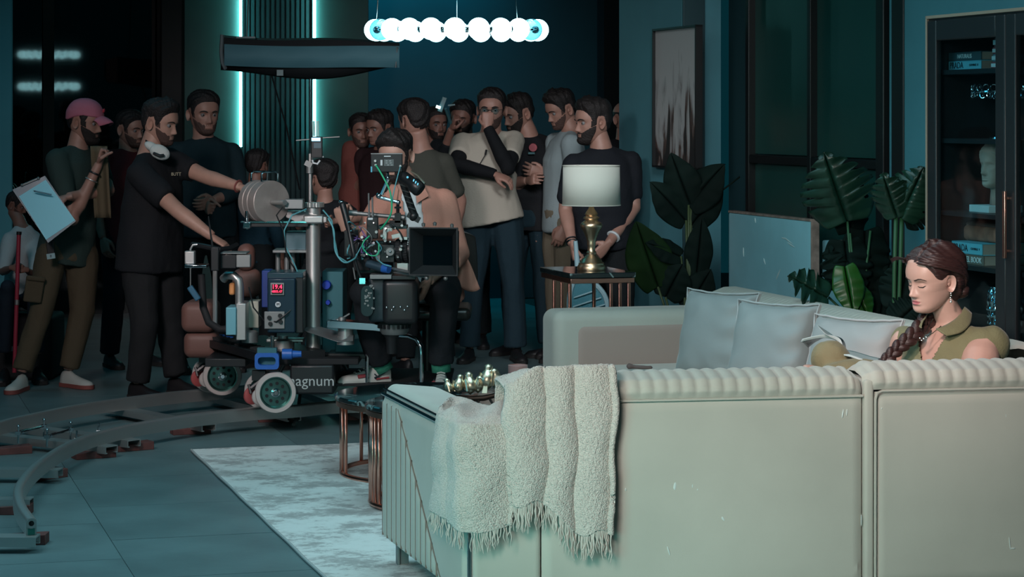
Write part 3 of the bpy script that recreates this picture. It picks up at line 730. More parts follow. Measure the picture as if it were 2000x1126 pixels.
# ================================================================ PAINTING
def pst(px, s, py=None):
    k = (px-CX)/F; Y = s/(k*V.x+V.y); tt = k*Y*U.x+Y*U.y
    return (s, tt, (H-(py-HY)/F*Y) if py is not None else None)
a = pst(1275, 4.83, 57); b_ = pst(1360, 4.83, 327); z1 = a[2]; z0 = pst(1275, 4.83, 326)[2]
PL = a[1]-b_[1]
pa = thing('wall_painting', 'tall abstract painting of white and dark strokes in a deep black frame', 'painting', ST(4.865, (a[1]+b_[1])/2, (z0+z1)/2), AR)
m_ = MB(); Hh = z1-z0
for (c, d) in (((-.018, 0, Hh/2-.006), (.045, PL, .012)), ((-.018, 0, -Hh/2+.006), (.045, PL, .012)), ((-.018, PL/2-.006, 0), (.045, .012, Hh)), ((-.018, -PL/2+.006, 0), (.045, .012, Hh))):
    m_ = MB(); m_.box(c, d); part('frame', m_, M_frame, pa)
def art_mat():
    m = bpy.data.materials.new('abstract_art'); m.use_nodes = True; nt = m.node_tree; b = nt.nodes['Principled BSDF']; b.inputs['Roughness'].default_value = .6
    tc = nt.nodes.new('ShaderNodeTexCoord'); sep = nt.nodes.new('ShaderNodeSeparateXYZ'); nt.links.new(tc.outputs['Object'], sep.inputs[0])
    mp = nt.nodes.new('ShaderNodeMapping'); mp.inputs['Scale'].default_value = (1, 5.5, 1.6); nt.links.new(tc.outputs['Object'], mp.inputs['Vector'])
    n = nt.nodes.new('ShaderNodeTexNoise'); n.inputs['Scale'].default_value = 1.3; n.inputs['Detail'].default_value = 5; n.inputs['Distortion'].default_value = 1.2; nt.links.new(mp.outputs[0], n.inputs['Vector'])
    ma = nt.nodes.new('ShaderNodeMath'); ma.operation = 'MULTIPLY_ADD'; ma.inputs[1].default_value = .42; ma.inputs[2].default_value = .07; nt.links.new(sep.outputs['Z'], ma.inputs[0])
    ad = nt.nodes.new('ShaderNodeMath'); ad.operation = 'ADD'; nt.links.new(n.outputs['Fac'], ad.inputs[0]); nt.links.new(ma.outputs[0], ad.inputs[1])
    r = nt.nodes.new('ShaderNodeValToRGB'); e = r.color_ramp.elements; e[0].position = .38; e[0].color = (.02, .02, .02, 1); e[1].position = .58; e[1].color = (.42, .44, .44, 1)
    x = e.new(.44); x.color = (.10, .06, .05, 1); x = e.new(.50); x.color = (.30, .31, .31, 1)
    nt.links.new(ad.outputs[0], r.inputs['Fac']); nt.links.new(r.outputs['Color'], b.inputs['Base Color']); return m
m_ = MB(); m_.box((-.012, 0, 0), (.02, PL-.02, Hh-.02)); part('canvas', m_, art_mat(), pa)
# ================================================================ LEANING BOARDS
M_bd = mat('pale_board', (.34, .62, .70), .5, bump=.04, bscale=12, var=.12, vscale=1.6)
a = pst(1416, 4.74); b_ = pst(1577, 4.74)
bd = thing('leaning_board', 'scuffed pale blue board standing against the window behind the sofa', 'board', ST(4.78, (a[1]+b_[1])/2), AR)
Lb = a[1]-b_[1]; m_ = MB(); rbox(m_, -.02, .02, -Lb/2, Lb/2, 0, 1.12, .012, 4); part('panel', m_, M_bd, bd)
M_bwood = mat('board_edge_wood', (.30, .20, .17), .7, var=.3, vscale=20)
m_ = MB(); m_.box((0, 0, 1.124), (.044, Lb, .012)); part('edge_band', m_, M_bwood, bd, bevel=.002); m_ = MB(); m_.box((0, -Lb/2-.004, .56), (.044, .012, 1.12)); part('edge_band', m_, M_bwood, bd, bevel=.002)
M_scr = mat('scuff_white', (.62, .70, .70), .6)
m_ = MB(); rr_ = random.Random(2)
for (px, py, l, an) in ((1452, 492, .05, 1.5), (1540, 470, .12, .25), (1545, 478, .10, .2), (1520, 535, .08, -.8), (1493, 510, .04, .9), (1475, 430, .03, 1.2), (1530, 465, .05, .1)):
    q = pst(px, 4.758, py); c = Vector((-.0215, q[1]-(a[1]+b_[1])/2, q[2])); d = Vector((0, -cos(an), -sin(an)))*l/2; m_.tube([c-d, c, c+d], [.0015, .004, .001], 5)
o = part('scuffs', m_, M_scr, bd); o['kind'] = 'stuff'
a2 = pst(1592, 4.86); b2 = pst(1611, 4.80)
bd2 = thing('leaning_board', 'narrow pale board standing behind the large scuffed one', 'board', ST(4.89, b_[1]-.12), AR)
m_ = MB(); rbox(m_, -.045, .045, -.09, .18, 0, 1.02, .01, 4); part('panel', m_, M_bd, bd2); m_ = MB(); m_.box((.051, .04, .51), (.012, .27, 1.02)); part('edge_band', m_, M_bwood, bd2)
# ================================================================ DISPLAY CABINET
SFc = 4.60; SBk = 4.97
tL = pst(1813, SFc)[1]; zT = pst(1815, SFc, 32)[2]; tEnd = tL-1.55
cab = thing('display_cabinet', 'tall black glass fronted display cabinet edged in pale wood behind the woman', 'cabinet', ST(SFc, tL), AR)
def cp(px, py=None, ds=0):
    q = pst(px, SFc+ds, py); return (ds, q[1]-tL, q[2])
Wc = 1.55; M_cabw = mat('cabinet_black', (.014, .017, .02), .4); M_palew = mat('pale_wood_edge', (.34, .26, .20), .5)
dep = SBk-SFc
def cbox(nm, x0, x1, y0, y1, z0, z1, m, **k):
    b = MB(); side_box(b, x0, x1, y0, y1, z0, z1); return part(nm, b, m, cab, **k)
cbox('side_panel', .02, dep, -.03, -.005, 0, zT-.02, M_cabw); cbox('back_panel', dep-.015, dep, -Wc, -.005, .0, zT-.02, M_cabw); cbox('top_panel', .0, dep, -Wc, -.005, zT-.03, zT-.012, M_cabw)
cbox('side_panel', .02, dep, -Wc, -Wc+.03, 0, zT-.02, M_cabw)
cbox('edge_trim', -.012, dep, -.006, .006, 0, zT, M_palew, bevel=.002); cbox('edge_trim', -.012, dep, -Wc, .006, zT-.012, zT+.002, M_palew, bevel=.002)
yS = cp(1967)[1]; zdr = zT-.02
def door(y0, y1):   # y0 far (larger), y1 near
    d = bpy.data.objects.new('door', None); COL.objects.link(d); d.parent = cab
    wf = .085
    for (a, b, z0, z1) in ((y0-wf, y0, .02, zdr), (y1, y1+wf, .02, zdr), (y1+wf, y0-wf, zdr-.09, zdr), (y1+wf, y0-wf, .02, .11)):
        b_ = MB(); side_box(b_, -.01, .018, a, b, z0, z1); part('door_frame', b_, M_cabw, d, bevel=.006)
        b_ = MB()
    b_ = MB(); side_box(b_, .002, .006, y1+wf-.005, y0-wf+.005, .105, zdr-.085); part('pane', b_, M_pglass, d)
    return d
d1 = door(-.008, yS+.002); d2 = door(yS-.002, yS-.72)
h0, h1 = cp(1968, 372), cp(1968, 503)
b_ = MB(); b_.box((-.03, yS-.035, (h0[2]+h1[2])/2), (.012, .022, h0[2]-h1[2])); 
for z in (h0[2]-.03, h1[2]+.03): b_.box((-.018, yS-.035, z), (.02, .012, .012))
part('handle', b_, M_copper, d2, label='long copper pull handle', bevel=.003)
shz = [pst(1850, SFc+.05, 137)[2], pst(1850, SFc+.05, 270)[2], pst(1900, SFc+.05, 415)[2], pst(1910, SFc+.05, 519)[2], .68, .34]
for z in shz: cbox('shelf', .03, dep-.016, -Wc+.03, -.03, z-.02, z, M_cabw)
def book(px0, px1, py0, py1, s, lab, mc, txt=None, tcol=None, depth=.21, z=None, tsize=None, side=None, off=0.0, sub=None):
    a = pst(px0, s, py0); b = pst(px1, s, py1); L_ = a[1]-b[1]; zb = b[2] if z is None else z; hh = (py1-py0)*(pst((px0+px1)/2, s, 0)[2]-pst((px0+px1)/2, s, 1)[2])
    t = thing('book', lab, 'book', ST(s, (a[1]+b[1])/2, zb), AR, 'large books in the display cabinet')
    m_ = MB(); side_box(m_, 0, .004, -L_/2, L_/2, 0, hh); side_box(m_, 0, depth, -L_/2, L_/2, 0, .003); side_box(m_, 0, depth, -L_/2, L_/2, hh-.003, hh); part('cover', m_, mc, t)
    m_ = MB(); side_box(m_, .004, depth-.004, -L_/2+.004, L_/2-.004, .003, hh-.003); part('pages', m_, mat('book_pages', (.30, .26, .22), .9), t)
    if txt: text_part('lettering', txt, tsize, tcol, t, (-.001, L_*off, hh*.48), (pi/2, 0, -pi/2), align='CENTER', sx=1.0)
    if sub: text_part('lettering', sub[0], sub[1], tcol, t, (-.001, L_*sub[2], hh*.48), (pi/2, 0, -pi/2), align='CENTER')
    return zb+hh
M_bkblue = mat('book_blue', (.12, .42, .52), .6); M_ink = mat('ink_black', (.01, .02, .03), .6); M_wink = mat('ink_white', (.6, .68, .7), .6)
z = book(1853, 1916, 118, 136, 4.68, 'light blue book with black capitals on its spine, upper cabinet shelf', M_bkblue, 'PRADA', M_ink, z=shz[0], tsize=.040, off=.25, sub=('CATWALK  8', .014, -.28))
book(1853, 1916, 101, 118, 4.68, 'dark slate book lying on top of the light blue book, upper shelf', mat('book_slate', (.035, .075, .09), .6), 'NATURALIS', M_wink, z=z, tsize=.026)
z = book(1869, 1921, 498, 518, 4.66, 'taupe book with white lettering at the bottom of the lower shelf stack', mat('book_taupe', (.14, .12, .10), .7), 'HOTEL BOOK', M_wink, z=shz[3], tsize=.034)
z = book(1859, 1918, 475, 498, 4.66, 'light blue book on top of the taupe book, lower cabinet shelf', M_bkblue, 'PRADA', M_ink, z=z, tsize=.042, off=.20, sub=('CATWALK  9', .014, -.28))
q = pst(1912, 4.75, 478); t = thing('wooden_box', 'weathered reddish wooden box on top of the lower book stack', 'box', ST(4.72, pst(1900, 4.72)[1]-.03, z), AR)
m_ = MB(); rbox(m_, 0, .16, -.17, .13, 0, .068, .02, 5); part('body', m_, mat('red_wood_box', (.30, .12, .08), .6, var=.4, vscale=14), t); m_ = MB(); rbox(m_, .01, .15, -.16, .12, .062, .082, .01, 4); part('lid', m_, mat('dark_wood_lid', (.10, .05, .04), .6), t)
for i, (hh, c, lab) in enumerate(((.030, (.20, .06, .07), 'small red patterned box, lowest of the pile'), (.032, (.12, .20, .24), 'small grey blue box, second from the bottom of the pile'), (.03, (.24, .07, .08), 'small red box, third in the pile'), (.04, (.16, .06, .07), 'small maroon box, topmost of the pile'))):
    q = pst(1948, 4.70); t = thing('small_box', lab+' on the upper cabinet shelf', 'box', ST(4.70+.003*i, q[1]-.02, shz[0]+sum((.030, .032, .03, .04)[:i])), AR, 'small boxes piled on the upper shelf')
    m_ = MB(); m_.box((.06, 0, hh/2), (.12, .15-.01*(i % 2), hh-.0005)); part('body', m_, mat('box_%d' % i, c, .6, var=.4, vscale=30), t, bevel=.002); m_ = MB(); m_.box((-.001, .045, hh*.5), (.003, .055, hh*.5)); part('label_plate', m_, M_wink, t)
# crystal bowl stand
q = pst(1948, 4.78); t = thing('crystal_bowl', 'chrome stand with a wide crystal ring bowl on the second shelf', 'bowl', ST(4.78, q[1]-.03, shz[1]), AR)
m_ = MB(); m_.lathe([(0, 0), (.05, 0), (.05, .008), (.018, .02), (.01, .04), (.022, .055), (.01, .07), (.009, .12), (.02, .135), (.009, .15), (.01, .19), (.0, .20)], n=24); part('stem', m_, M_chrome, t)
m_ = MB(); m_.lathe([(0, .195), (.12, .195), (.125, .20), (.125, .205), (0, .205)], n=36); part('tray', m_, M_chrome, t)
m_ = MB()
for r_ in range(2):
    for i in range(22):
        a_ = 2*pi*(i+.5*r_)/22; c = Vector((.122*cos(a_), .122*sin(a_), .188-r_*.030+.03)); rd = Vector((cos(a_), sin(a_), 0)); tg = Vector((-sin(a_), cos(a_), 0))
        m_.tube([c+(tg*cos(k)+Vector((0, 0, 1))*sin(k))*.0145 for k in np.linspace(0, 2*pi, 11)[:-1]], .0026, 5, closed=True)
o = part('crystal_rings', m_, M_chrome, t); o['kind'] = 'stuff'
# stone head bust
q = pst(1944, 4.74); hb = thing('stone_bust', 'carved beige stone head with closed eyes on a white block, third shelf', 'sculpture', ST(4.76, q[1], shz[2]), AR)
m_ = MB(); m_.box((0, .035, .016), (.16, .18, .031)); part('plinth', m_, mat('white_block', (.45, .58, .60), .5), hb, bevel=.002)
M_stone = mat('sand_stone', (.33, .26, .22), .85, bump=.15, bscale=50, var=.15, vscale=12)
BUST = hb
# vase
q = pst(1951, 4.74); t = thing('silver_vase', 'silver vase with an embossed diamond pattern low in the cabinet', 'vase', ST(4.76, q[1]-.02, shz[4]), AR)
m_ = MB()
def vase(u_, v_):
    prof = [(0, .035, 0), (.04, .05, .006), (.15, .066, .05), (.5, .074, .16), (.72, .066, .235), (.8, .045, .27), (.86, .034, .285), (.93, .038, .305), (1, .042, .315)]
    r, z = cat(prof, v_); a_ = u_*2*pi
    if .12 < v_ < .76: r += .0045*abs(sin(a_*7+v_*16))*abs(sin(a_*7-v_*16))*1.6
    return (r*cos(a_), r*sin(a_), z)
m_.grid(vase, 120, 90, closeu=True); part('body', m_, M_chrome, t, angle=180)
m_ = MB(); m_.lathe([(.03, .315), (.043, .315), (.044, .325), (.03, .33), (.028, .35), (0, .352)], n=24); part('stopper', m_, M_chrome, t)
# ================================================================ PLANTS
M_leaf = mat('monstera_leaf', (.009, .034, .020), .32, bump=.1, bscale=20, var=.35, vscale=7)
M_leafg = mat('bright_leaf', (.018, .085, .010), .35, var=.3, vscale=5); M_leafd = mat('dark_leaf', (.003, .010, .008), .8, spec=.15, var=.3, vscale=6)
M_stem = mat('plant_stem', (.03, .10, .04), .5); M_pot = mat('plant_pot', (.06, .06, .06), .5)
def leaf_mesh(base, tip, wid, nrm, depth=.5, ns=5, cup=.18, droop=.15, curl=.0, thin=1.0):
    base, tip = Vector(base), Vector(tip); ax = tip-base; L_ = ax.length; ax.normalize(); nrm = Vector(nrm); nrm = (nrm-ax*nrm.dot(ax)).normalized(); sd = ax.cross(nrm)
    b = MB(); NV, NU = 60, 9
    for sgn in (-1, 1):
        idx = []
        for j in range(NV):
            v = j/(NV-1)
            wv = wid/2*(1.0*sin(pi*min(1, v*.93+.07)**.72))**.8 if v < 1 else 0
            q = (v*ns+(.25 if sgn > 0 else 0)) % 1.0
            notch = 1-depth*(1-min(1, abs(q-.5)*5.5))**1.0*(1 if .12 < v < .93 else 0) if depth > 0 else 1
            wv2 = wv*notch*thin*(1 if depth else .9)
            for i in range(NU):
                u_ = i/(NU-1); x = wv2*u_
                back = -.16*L_*(1-smooth(0, .25, v))*u_           # heart lobes behind the base
                y = v*L_+u_*.16*L_*(1-v)*.6+back
                rip = (.010 if depth else .003)*sin(v*ns*2*pi)*u_
                z = -cup*x*x/wid*2-droop*L_*v*v+rip-(.02*L_*abs(sin(v*ns*pi))*u_ if depth else 0)+.012*(1 if i == 0 else 0)*-1-curl*x*abs(sin(v*ns*pi+.7))
                b.v.append(tuple(base+ax*y+sd*(sgn*x)+nrm*z))
        k0 = 0 if sgn < 0 else NV*NU
        for j in range(NV-1):
            for i in range(NU-1):
                a = k0+j*NU+i; b.f.append((a, a+1, a+NU+1, a+NU))
    return b
def add_leaf(parent, loc, base, tip, wid, nrm, m, **k):
    b = leaf_mesh(loc(base), loc(tip), wid, nrm, **k); o = part('leaf', b, m, parent, angle=180); s_ = o.modifiers.new('s', 'SOLIDIFY'); s_.thickness = .0015
    return o
def stem(parent, loc, pts, r=.008, m=None):
    b = MB(); b.tube([loc(p) for p in pts], r, 7); return part('stem', b, m or M_stem, parent, angle=180)
def pot(parent, R=.14, h=.30, m=None):
    b = MB(); b.lathe([(0, 0), (R*.75, 0), (R, h*.95), (R*1.05, h*.95), (R*1.05, h), (R*.92, h), (R*.9, h*.9), (0, h*.9)], n=28); part('pot', b, m or M_pot, parent)
# left monstera (behind cushion)
pg = on_line(1655, 4.62); Yp = pg.y; mp1 = thing('monstera_plant', 'large dark green monstera with split leaves beside the window', 'plant', pg); lc = Loc(pg); pot(mp1)
cn = Vector((-.35, -1, .25))
def LF(x, y, dy=0): return W(x, y, Yp+dy)
add_leaf(mp1, lc, LF(1655, 432, -.05), LF(1610, 305, -.16), .36, (-.25, -1, .15), M_leaf, depth=.48, ns=7, cup=.25, curl=.12)
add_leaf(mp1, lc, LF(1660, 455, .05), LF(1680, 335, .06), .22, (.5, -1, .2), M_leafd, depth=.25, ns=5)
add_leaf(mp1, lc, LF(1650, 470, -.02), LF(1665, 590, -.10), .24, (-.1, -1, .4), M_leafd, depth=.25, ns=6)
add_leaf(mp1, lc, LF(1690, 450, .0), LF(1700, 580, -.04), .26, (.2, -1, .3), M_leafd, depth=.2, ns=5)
add_leaf(mp1, lc, LF(1618, 580, -.12), LF(1543, 535, -.18), .24, (-.1, -.8, .75), M_leaf, depth=.78, ns=4, cup=.1, droop=.05)
add_leaf(mp1, lc, LF(1650, 520, -.08), LF(1668, 612, -.16), .17, (-.1, -1, .3), M_leafg, depth=.0, ns=5)
add_leaf(mp1, lc, LF(1668, 560, -.08), LF(1700, 622, -.12), .15, (.1, -1, .3), M_leafg, depth=.0, ns=5)
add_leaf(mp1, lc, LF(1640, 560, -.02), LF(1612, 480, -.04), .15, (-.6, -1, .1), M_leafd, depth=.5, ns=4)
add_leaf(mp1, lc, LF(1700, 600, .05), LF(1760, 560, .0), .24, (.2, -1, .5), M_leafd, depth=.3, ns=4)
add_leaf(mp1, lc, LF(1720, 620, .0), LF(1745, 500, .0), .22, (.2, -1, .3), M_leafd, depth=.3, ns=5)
for pts in (((1655, 432), (1662, 520), (1668, 640)), ((1660, 455), (1668, 540), (1670, 640)), ((1618, 580), (1650, 610), (1668, 660)), ((1700, 450), (1690, 540), (1672, 640))):
    stem(mp1, lc, [LF(*p, -.03) for p in pts]+[pg+Vector((0, 0, .25))], .006)
pg = on_line(1752, 4.55); Yp = pg.y; mp2 = thing('monstera_plant', 'second monstera with two upright pale stems beside the cabinet', 'plant', pg); lc = Loc(pg); pot(mp2)
add_leaf(mp2, lc, LF(1758, 425, -.02), LF(1800, 330, -.12), .24, (-.2, -1, .2), M_leaf, depth=.45, ns=7, cup=.5, curl=.25)
add_leaf(mp2, lc, LF(1752, 425, -.02), LF(1722, 345, -.10), .20, (-.5, -1, .3), M_leaf, depth=.45, ns=6, cup=.5, curl=.25)
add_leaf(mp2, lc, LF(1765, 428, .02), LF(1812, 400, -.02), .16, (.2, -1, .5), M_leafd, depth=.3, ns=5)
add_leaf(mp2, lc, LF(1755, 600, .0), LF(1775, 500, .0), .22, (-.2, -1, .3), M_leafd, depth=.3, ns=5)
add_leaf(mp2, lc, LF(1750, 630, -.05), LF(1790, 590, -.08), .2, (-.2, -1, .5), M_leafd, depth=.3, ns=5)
for dx in (-5, 6): stem(mp2, lc, [LF(1755+dx, 424, 0), LF(1752+dx, 530, 0), LF(1750+dx*.8, 620, 0), pg+Vector((0, 0, .26))], .010)
# dark banana-like plant behind the lamp
pg = on_line(1345, 4.55); Yp = pg.y; bp = thing('broadleaf_plant', 'dark broad leaved plant in the corner under the painting', 'plant', pg); lc = Loc(pg); pot(bp, .16, .34)
for (b0, t0_, wd, n_, m) in (((1345, 400), (1405, 318), .26, (-.3, -1, .5), M_leafd), ((1350, 405), (1310, 305), .24, (-.3, -1, .3), M_leafd), ((1340, 430), (1280, 355), .22, (-.1, -1, .6), M_leafd), ((1350, 440), (1408, 365), .2, (.1, -1, .3), M_leafd),
                             ((1285, 560), (1240, 440), .30, (-.3, -1, .2), mat('mid_leaf', (.007, .024, .006), .8, spec=.15, var=.3, vscale=5)), ((1330, 500), (1270, 470), .16, (0, -1, .5), M_leafd), ((1360, 540), (1372, 430), .18, (0, -1, .2), M_leafd), ((1300, 580), (1330, 520), .25, (0, -1, .3), M_leafd), ((1345, 600), (1385, 530), .22, (0, -1, .3), M_leafd)):
    add_leaf(bp, lc, W(*b0, Yp), W(*t0_, Yp-.08), wd, n_, m, depth=0, ns=4, cup=.3, droop=.2)
    stem(bp, lc, [W(*b0, Yp), W((b0[0]+1345)/2, b0[1]+90, Yp), W(1340+(b0[0]-1345)*.15, 625, Yp), pg+Vector((0, 0, .3))], .007, mat('dark_stem', (.05, .075, .03), .5))
stem(bp, lc, [W(1345, 440, Yp), W(1380, 395, Yp), W(1445, 345, Yp-.1)], .005, M_leafd)
# grass plant at the far left
pg = G(48, 640); Yp = pg.y
gp = thing('grass_plant', 'arching grass-like plant in the dark behind the clipboard', 'plant', (pg.x, pg.y, 0)); lc = Loc((pg.x, pg.y, 0)); pot(gp, .13, .5, M_pot)
rg_ = random.Random(4)
for i in range(26):
    a = rg_.uniform(-1, 1); L_ = rg_.uniform(.45, .8); top = Vector((a*.32, rg_.uniform(-.2, .2), .5+L_*(1-abs(a)*.35))); b = MB(); mid = Vector((a*.10, top.y*.3, .5+L_*.7))
    pts = [Vector((a*.03, 0, .45)), mid, mid.lerp(top, .6)+Vector((a*.03, 0, .05)), top+Vector((a*.12, 0, -.18*abs(a)))]
    pp = [Vector(cat([(k, *pts[k]) for k in range(4)], x)) for x in np.linspace(0, 3, 9)]
    b.tube(pp, [.004, .007, .008, .008, .008, .007, .006, .004, .001], 4, flat=.35); part('leaf', b, M_leaf, gp)
# ================================================================ CAMERA TRACK
def resample(pts, n):
    P = [Vector(p) for p in pts]; K = [(i, *P[i]) for i in range(len(P))]
    dense = [Vector(cat(K, x)) for x in np.linspace(0, len(P)-1, 400)]
    d = [0]
    for a, b in zip(dense, dense[1:]): d.append(d[-1]+(b-a).length)
    out = []
    for q in np.linspace(0, d[-1], n):
        i = int(np.searchsorted(d, q)); i = min(max(i, 1), len(d)-1); t_ = (q-d[i-1])/(d[i]-d[i-1]+1e-9); out.append(dense[i-1].lerp(dense[i], t_))
    return out
ZR = .125
def GZ(x, y, z): return G(x, y, z)
near_px = [(61, 1012), (42, 985), (35, 958), (42, 938), (66, 908), (107, 878), (160, 852), (228, 833), (312, 817), (411, 803), (497, 795), (576, 790), (650, 783), (760, 780), (880, 785)]
far_px = [(-190, 905), (-90, 855), (0, 822), (69, 806), (137, 792), (206, 781), (274, 772), (343, 764), (400, 759), (480, 752), (570, 747), (665, 744), (760, 744), (850, 748)]
tr = thing('camera_track', 'curved silver camera dolly track with two rails on sleepers and wooden wedges', 'track', tuple(GZ(228, 833, 0)))
lt = Loc(tr.location)
def rail(pts, lab):
    path = resample([lt(GZ(x, y, ZR)) for x, y in pts], 90); b = MB(); rings = []
    prof = [(-.020, -.065), (-.020, -.012), (-.0185, -.004), (-.012, .0), (0, .002), (.012, .0), (.0185, -.004), (.020, -.012), (.020, -.065)]
    for i, p in enumerate(path):
        T = (path[min(i+1, len(path)-1)]-path[max(i-1, 0)]).normalized(); N_ = Vector((T.y, -T.x, 0))
        rings.append([p+N_*x+Vector((0, 0, z)) for x, z in prof])
    b.loft(rings); part('rail', b, M_alu, tr, angle=50)
    # tube end cap with hollow socket and green plug
    return path
pn = rail(near_px, 'near'); pf_ = rail(far_px, 'far')
e = pn[0]; T = (pn[1]-pn[0]).normalized(); N_ = Vector((T.y, -T.x, 0)); R3 = Matrix((N_, T, Vector((0, 0, 1)))).transposed()
b = MB(); b.lathe([(.0105, 0), (.0195, 0), (.0195, -.006), (.0105, -.006), (.009, .0)], c=e+Vector((0, 0, -.018)), n=24, axis='Y', rot=R3@Matrix.Rotation(0, 3, 'Z')); part('end_socket', b, M_alu, tr)
b = MB(); b.sphere(e+Vector((0, 0, -.018))-T*.002, .0105, 12, 8, (1, .25, 1)); part('socket_hole', b, M_blackmat, tr)
b = MB(); b.box(e+Vector((0, 0, -.050))-T*.002, (.026, .010, .022), rz=atan2(N_.y, N_.x)); part('end_plug', b, mat('green_plug', (.01, .16, .13), .4), tr, label='green plastic plug in the rail end')
# sleepers: open C-channels across the rails
def sleeper(x0, y0, x1, y1, wd=.085, h=.036, z0=.026, m=None, thick=.005):
    a, c = lt(G(x0, y0, z0+h)), lt(G(x1, y1, z0+h)); d = (c-a); d.z = 0; d.normalize(); n_ = Vector((-d.y, d.x, 0)); a = a+d*.0-n_*0
    prof = [(-wd/2, 0), (-wd/2, h), (wd/2, h), (wd/2, 0), (wd/2-.014, 0), (wd/2-.014, thick), (wd/2-thick, thick), (wd/2-thick, h-thick), (-wd/2+thick, h-thick), (-wd/2+thick, thick), (-wd/2+.014, thick), (-wd/2+.014, 0)]
    b = MB(); rings = [[p+n_*x+Vector((0, 0, z-h)) for x, z in prof] for p in (a, c)]; b.loft(rings); part('sleeper', b, m or M_alu, tr, angle=20)
sleeper(74, 1045, -160, 1045, .09); sleeper(62, 972, -130, 972); sleeper(118, 915, -110, 912); sleeper(218, 870, -30, 843); sleeper(262, 858, 20, 826)
sleeper(408, 828, 214, 790); sleeper(574, 809, 420, 770); sleeper(720, 805, 600, 762); sleeper(860, 805, 780, 765)
def wedge(px, py, l, w_, h, rz, up=0):
    p = lt(G(px, py, 0)); b = MB(); R = Matrix.Rotation(rz, 3, 'Z')
    v = [R@Vector(q)+p for q in ((-l/2, -w_/2, 0), (l/2, -w_/2, 0), (l/2, w_/2, 0), (-l/2, w_/2, 0), (-l/2, -w_/2, h*.7), (l/2, -w_/2, h), (l/2, w_/2, h), (-l/2, w_/2, h*.7))]
    b.add(v, [(0, 3, 2, 1), (4, 5, 6, 7), (0, 1, 5, 4), (1, 2, 6, 5), (2, 3, 7, 6), (3, 0, 4, 7)]); part('wedge', b, M_wood, tr, bevel=.002)
for (x, y, rz) in ((183, 893, .5), (258, 878, .55), (88, 934, .9), (372, 846, .35), (540, 822, .15), (42, 1060, 0), (15, 1002, 0), (700, 818, 0), (20, 885, .4), (330, 780, .3), (478, 772, .1)):
    wedge(x, y, .20, .085, .040, rz)
# threaded clamp rods between two sleepers
def rod(x0, y0, x1, y1):
    a, c = lt(G(x0, y0, .10)), lt(G(x1, y1, .10)); b = MB(); b.cyl(a, c, .006, 8)
    for p in (a, c): b.cyl(p+Vector((0, 0, -.05)), p+Vector((0, 0, .03)), .006, 8); b.box(p, (.026, .026, .018)); b.sphere(p+Vector((0, 0, .032)), .009, 8, 6)
    b.tube([a.lerp(c, .15)+Vector((0, 0, .0)), a.lerp(c, .35)], .009, 8)
    part('clamp_rod', b, M_chrome, tr, label='steel clamp rod between two sleepers')
rod(36, 845, 86, 832); rod(92, 852, 138, 838)
b = MB(); 
for x, y in ((150, 860), (193, 845)): p = lt(G(x, y, .06)); b.cyl(p, p+Vector((0, 0, .05)), .005, 8); b.box(p+Vector((0, 0, .01)), (.02, .02, .012))
part('bolts', b, M_chrome, tr)['kind'] = 'stuff'
# ================================================================ CAMERA DOLLY
YD = 12.55; DP = Vector(((545-CX)/F*YD, YD, 0)); ld = Loc(DP)
dl = thing('camera_dolly', 'silver and black wheeled camera dolly with column, counterweight and red readout', 'dolly', DP)
def D(x, y, dy=0): return ld(W(x, y, YD+dy))
K_ = YD/F
def dbox(nm, x0, y0, x1, y1, dy, dep_, m, lab=None, par=None, bevel=.004, rz=0, **k):
    """box whose frontal face spans the given extent at depth YD+dy, going back dep_"""
    Y = YD+dy; a, c = W(x0, y0, Y), W(x1, y1, Y); b = MB(); cen = ld((a+c)/2)+Vector((0, dep_/2, 0)); b.box(cen, (abs(c.x-a.x), dep_, abs(a.z-c.z)), rz=rz)
    return part(nm, b, m, par or dl, label=lab, bevel=bevel, **k)
def dtube(nm, pts, r, m, lab=None, par=None, n=8, **k):
    b = MB(); b.tube([D(*p) for p in pts], r, n); return part(nm, b, m, par or dl, label=lab, **k)
# wheel bogies
def wheel(parent, c, R, yaw, red=False):
    """wheel axis roughly towards camera"""
    Rm = Matrix.Rotation(yaw, 3, 'Z')
    t = bpy.data.objects.new('wheel', None); COL.objects.link(t); t.parent = parent; t.location = c; t.rotation_euler.z = yaw
    wd = .036
    b = MB(); b.lathe([(R*.78, -wd/2), (R*.96, -wd/2), (R, -wd/2+.006), (R, wd/2-.006), (R*.96, wd/2), (R*.78, wd/2), (R*.76, 0)], n=56, axis='Y'); b.f = [f for f in b.f if len(f) == 4]
    n = 56; k = len(b.v)//n; b.f += [((k-1)*n+j, (k-1)*n+(j+1) % n, (j+1) % n, j) for j in range(n)]
    part('tyre', b, M_rub, t)
    b = MB(); b.lathe([(0, -.008), (R*.17, -.012), (R*.2, .0), (R*.66, .002), (R*.72, -wd*.4), (R*.79, -wd*.45), (R*.79, wd*.45), (R*.7, wd*.4), (R*.6, .012), (0, .012)], n=48, axis='Y')
    part('rim', b, mat('rim_green_steel', (.10, .22, .20), .3, .9), t)
    b = MB(); b.lathe([(0, -.030), (R*.10, -.030), (R*.13, -.024), (R*.13, -.012), (R*.22, -.010), (R*.22, 0), (0, 0)], n=20, axis='Y'); part('hub', b, M_chrome, t)
    b = MB()
    for i in range(9):
        a = 2*pi*i/9; b.lathe([(0, -.004), (R*.082, -.004), (R*.082, .0), (0, .0)], c=(R*.45*cos(a), 0, R*.45*sin(a)), n=12, axis='Y')
    o = part('rim_hole', b, M_blackmat, t); o['kind'] = 'stuff'
    return t
def bogie(cx, cy, dy, R, lab):
    w1 = wheel(dl, D(cx, cy, dy), R, radians(12))
    w2 = wheel(dl, D(cx-62, cy-20, dy+.30), R*.92, radians(12)) if False else None
    b = MB()
    # companion wheel just behind-left, guide wheels (red) and fork
    return w1
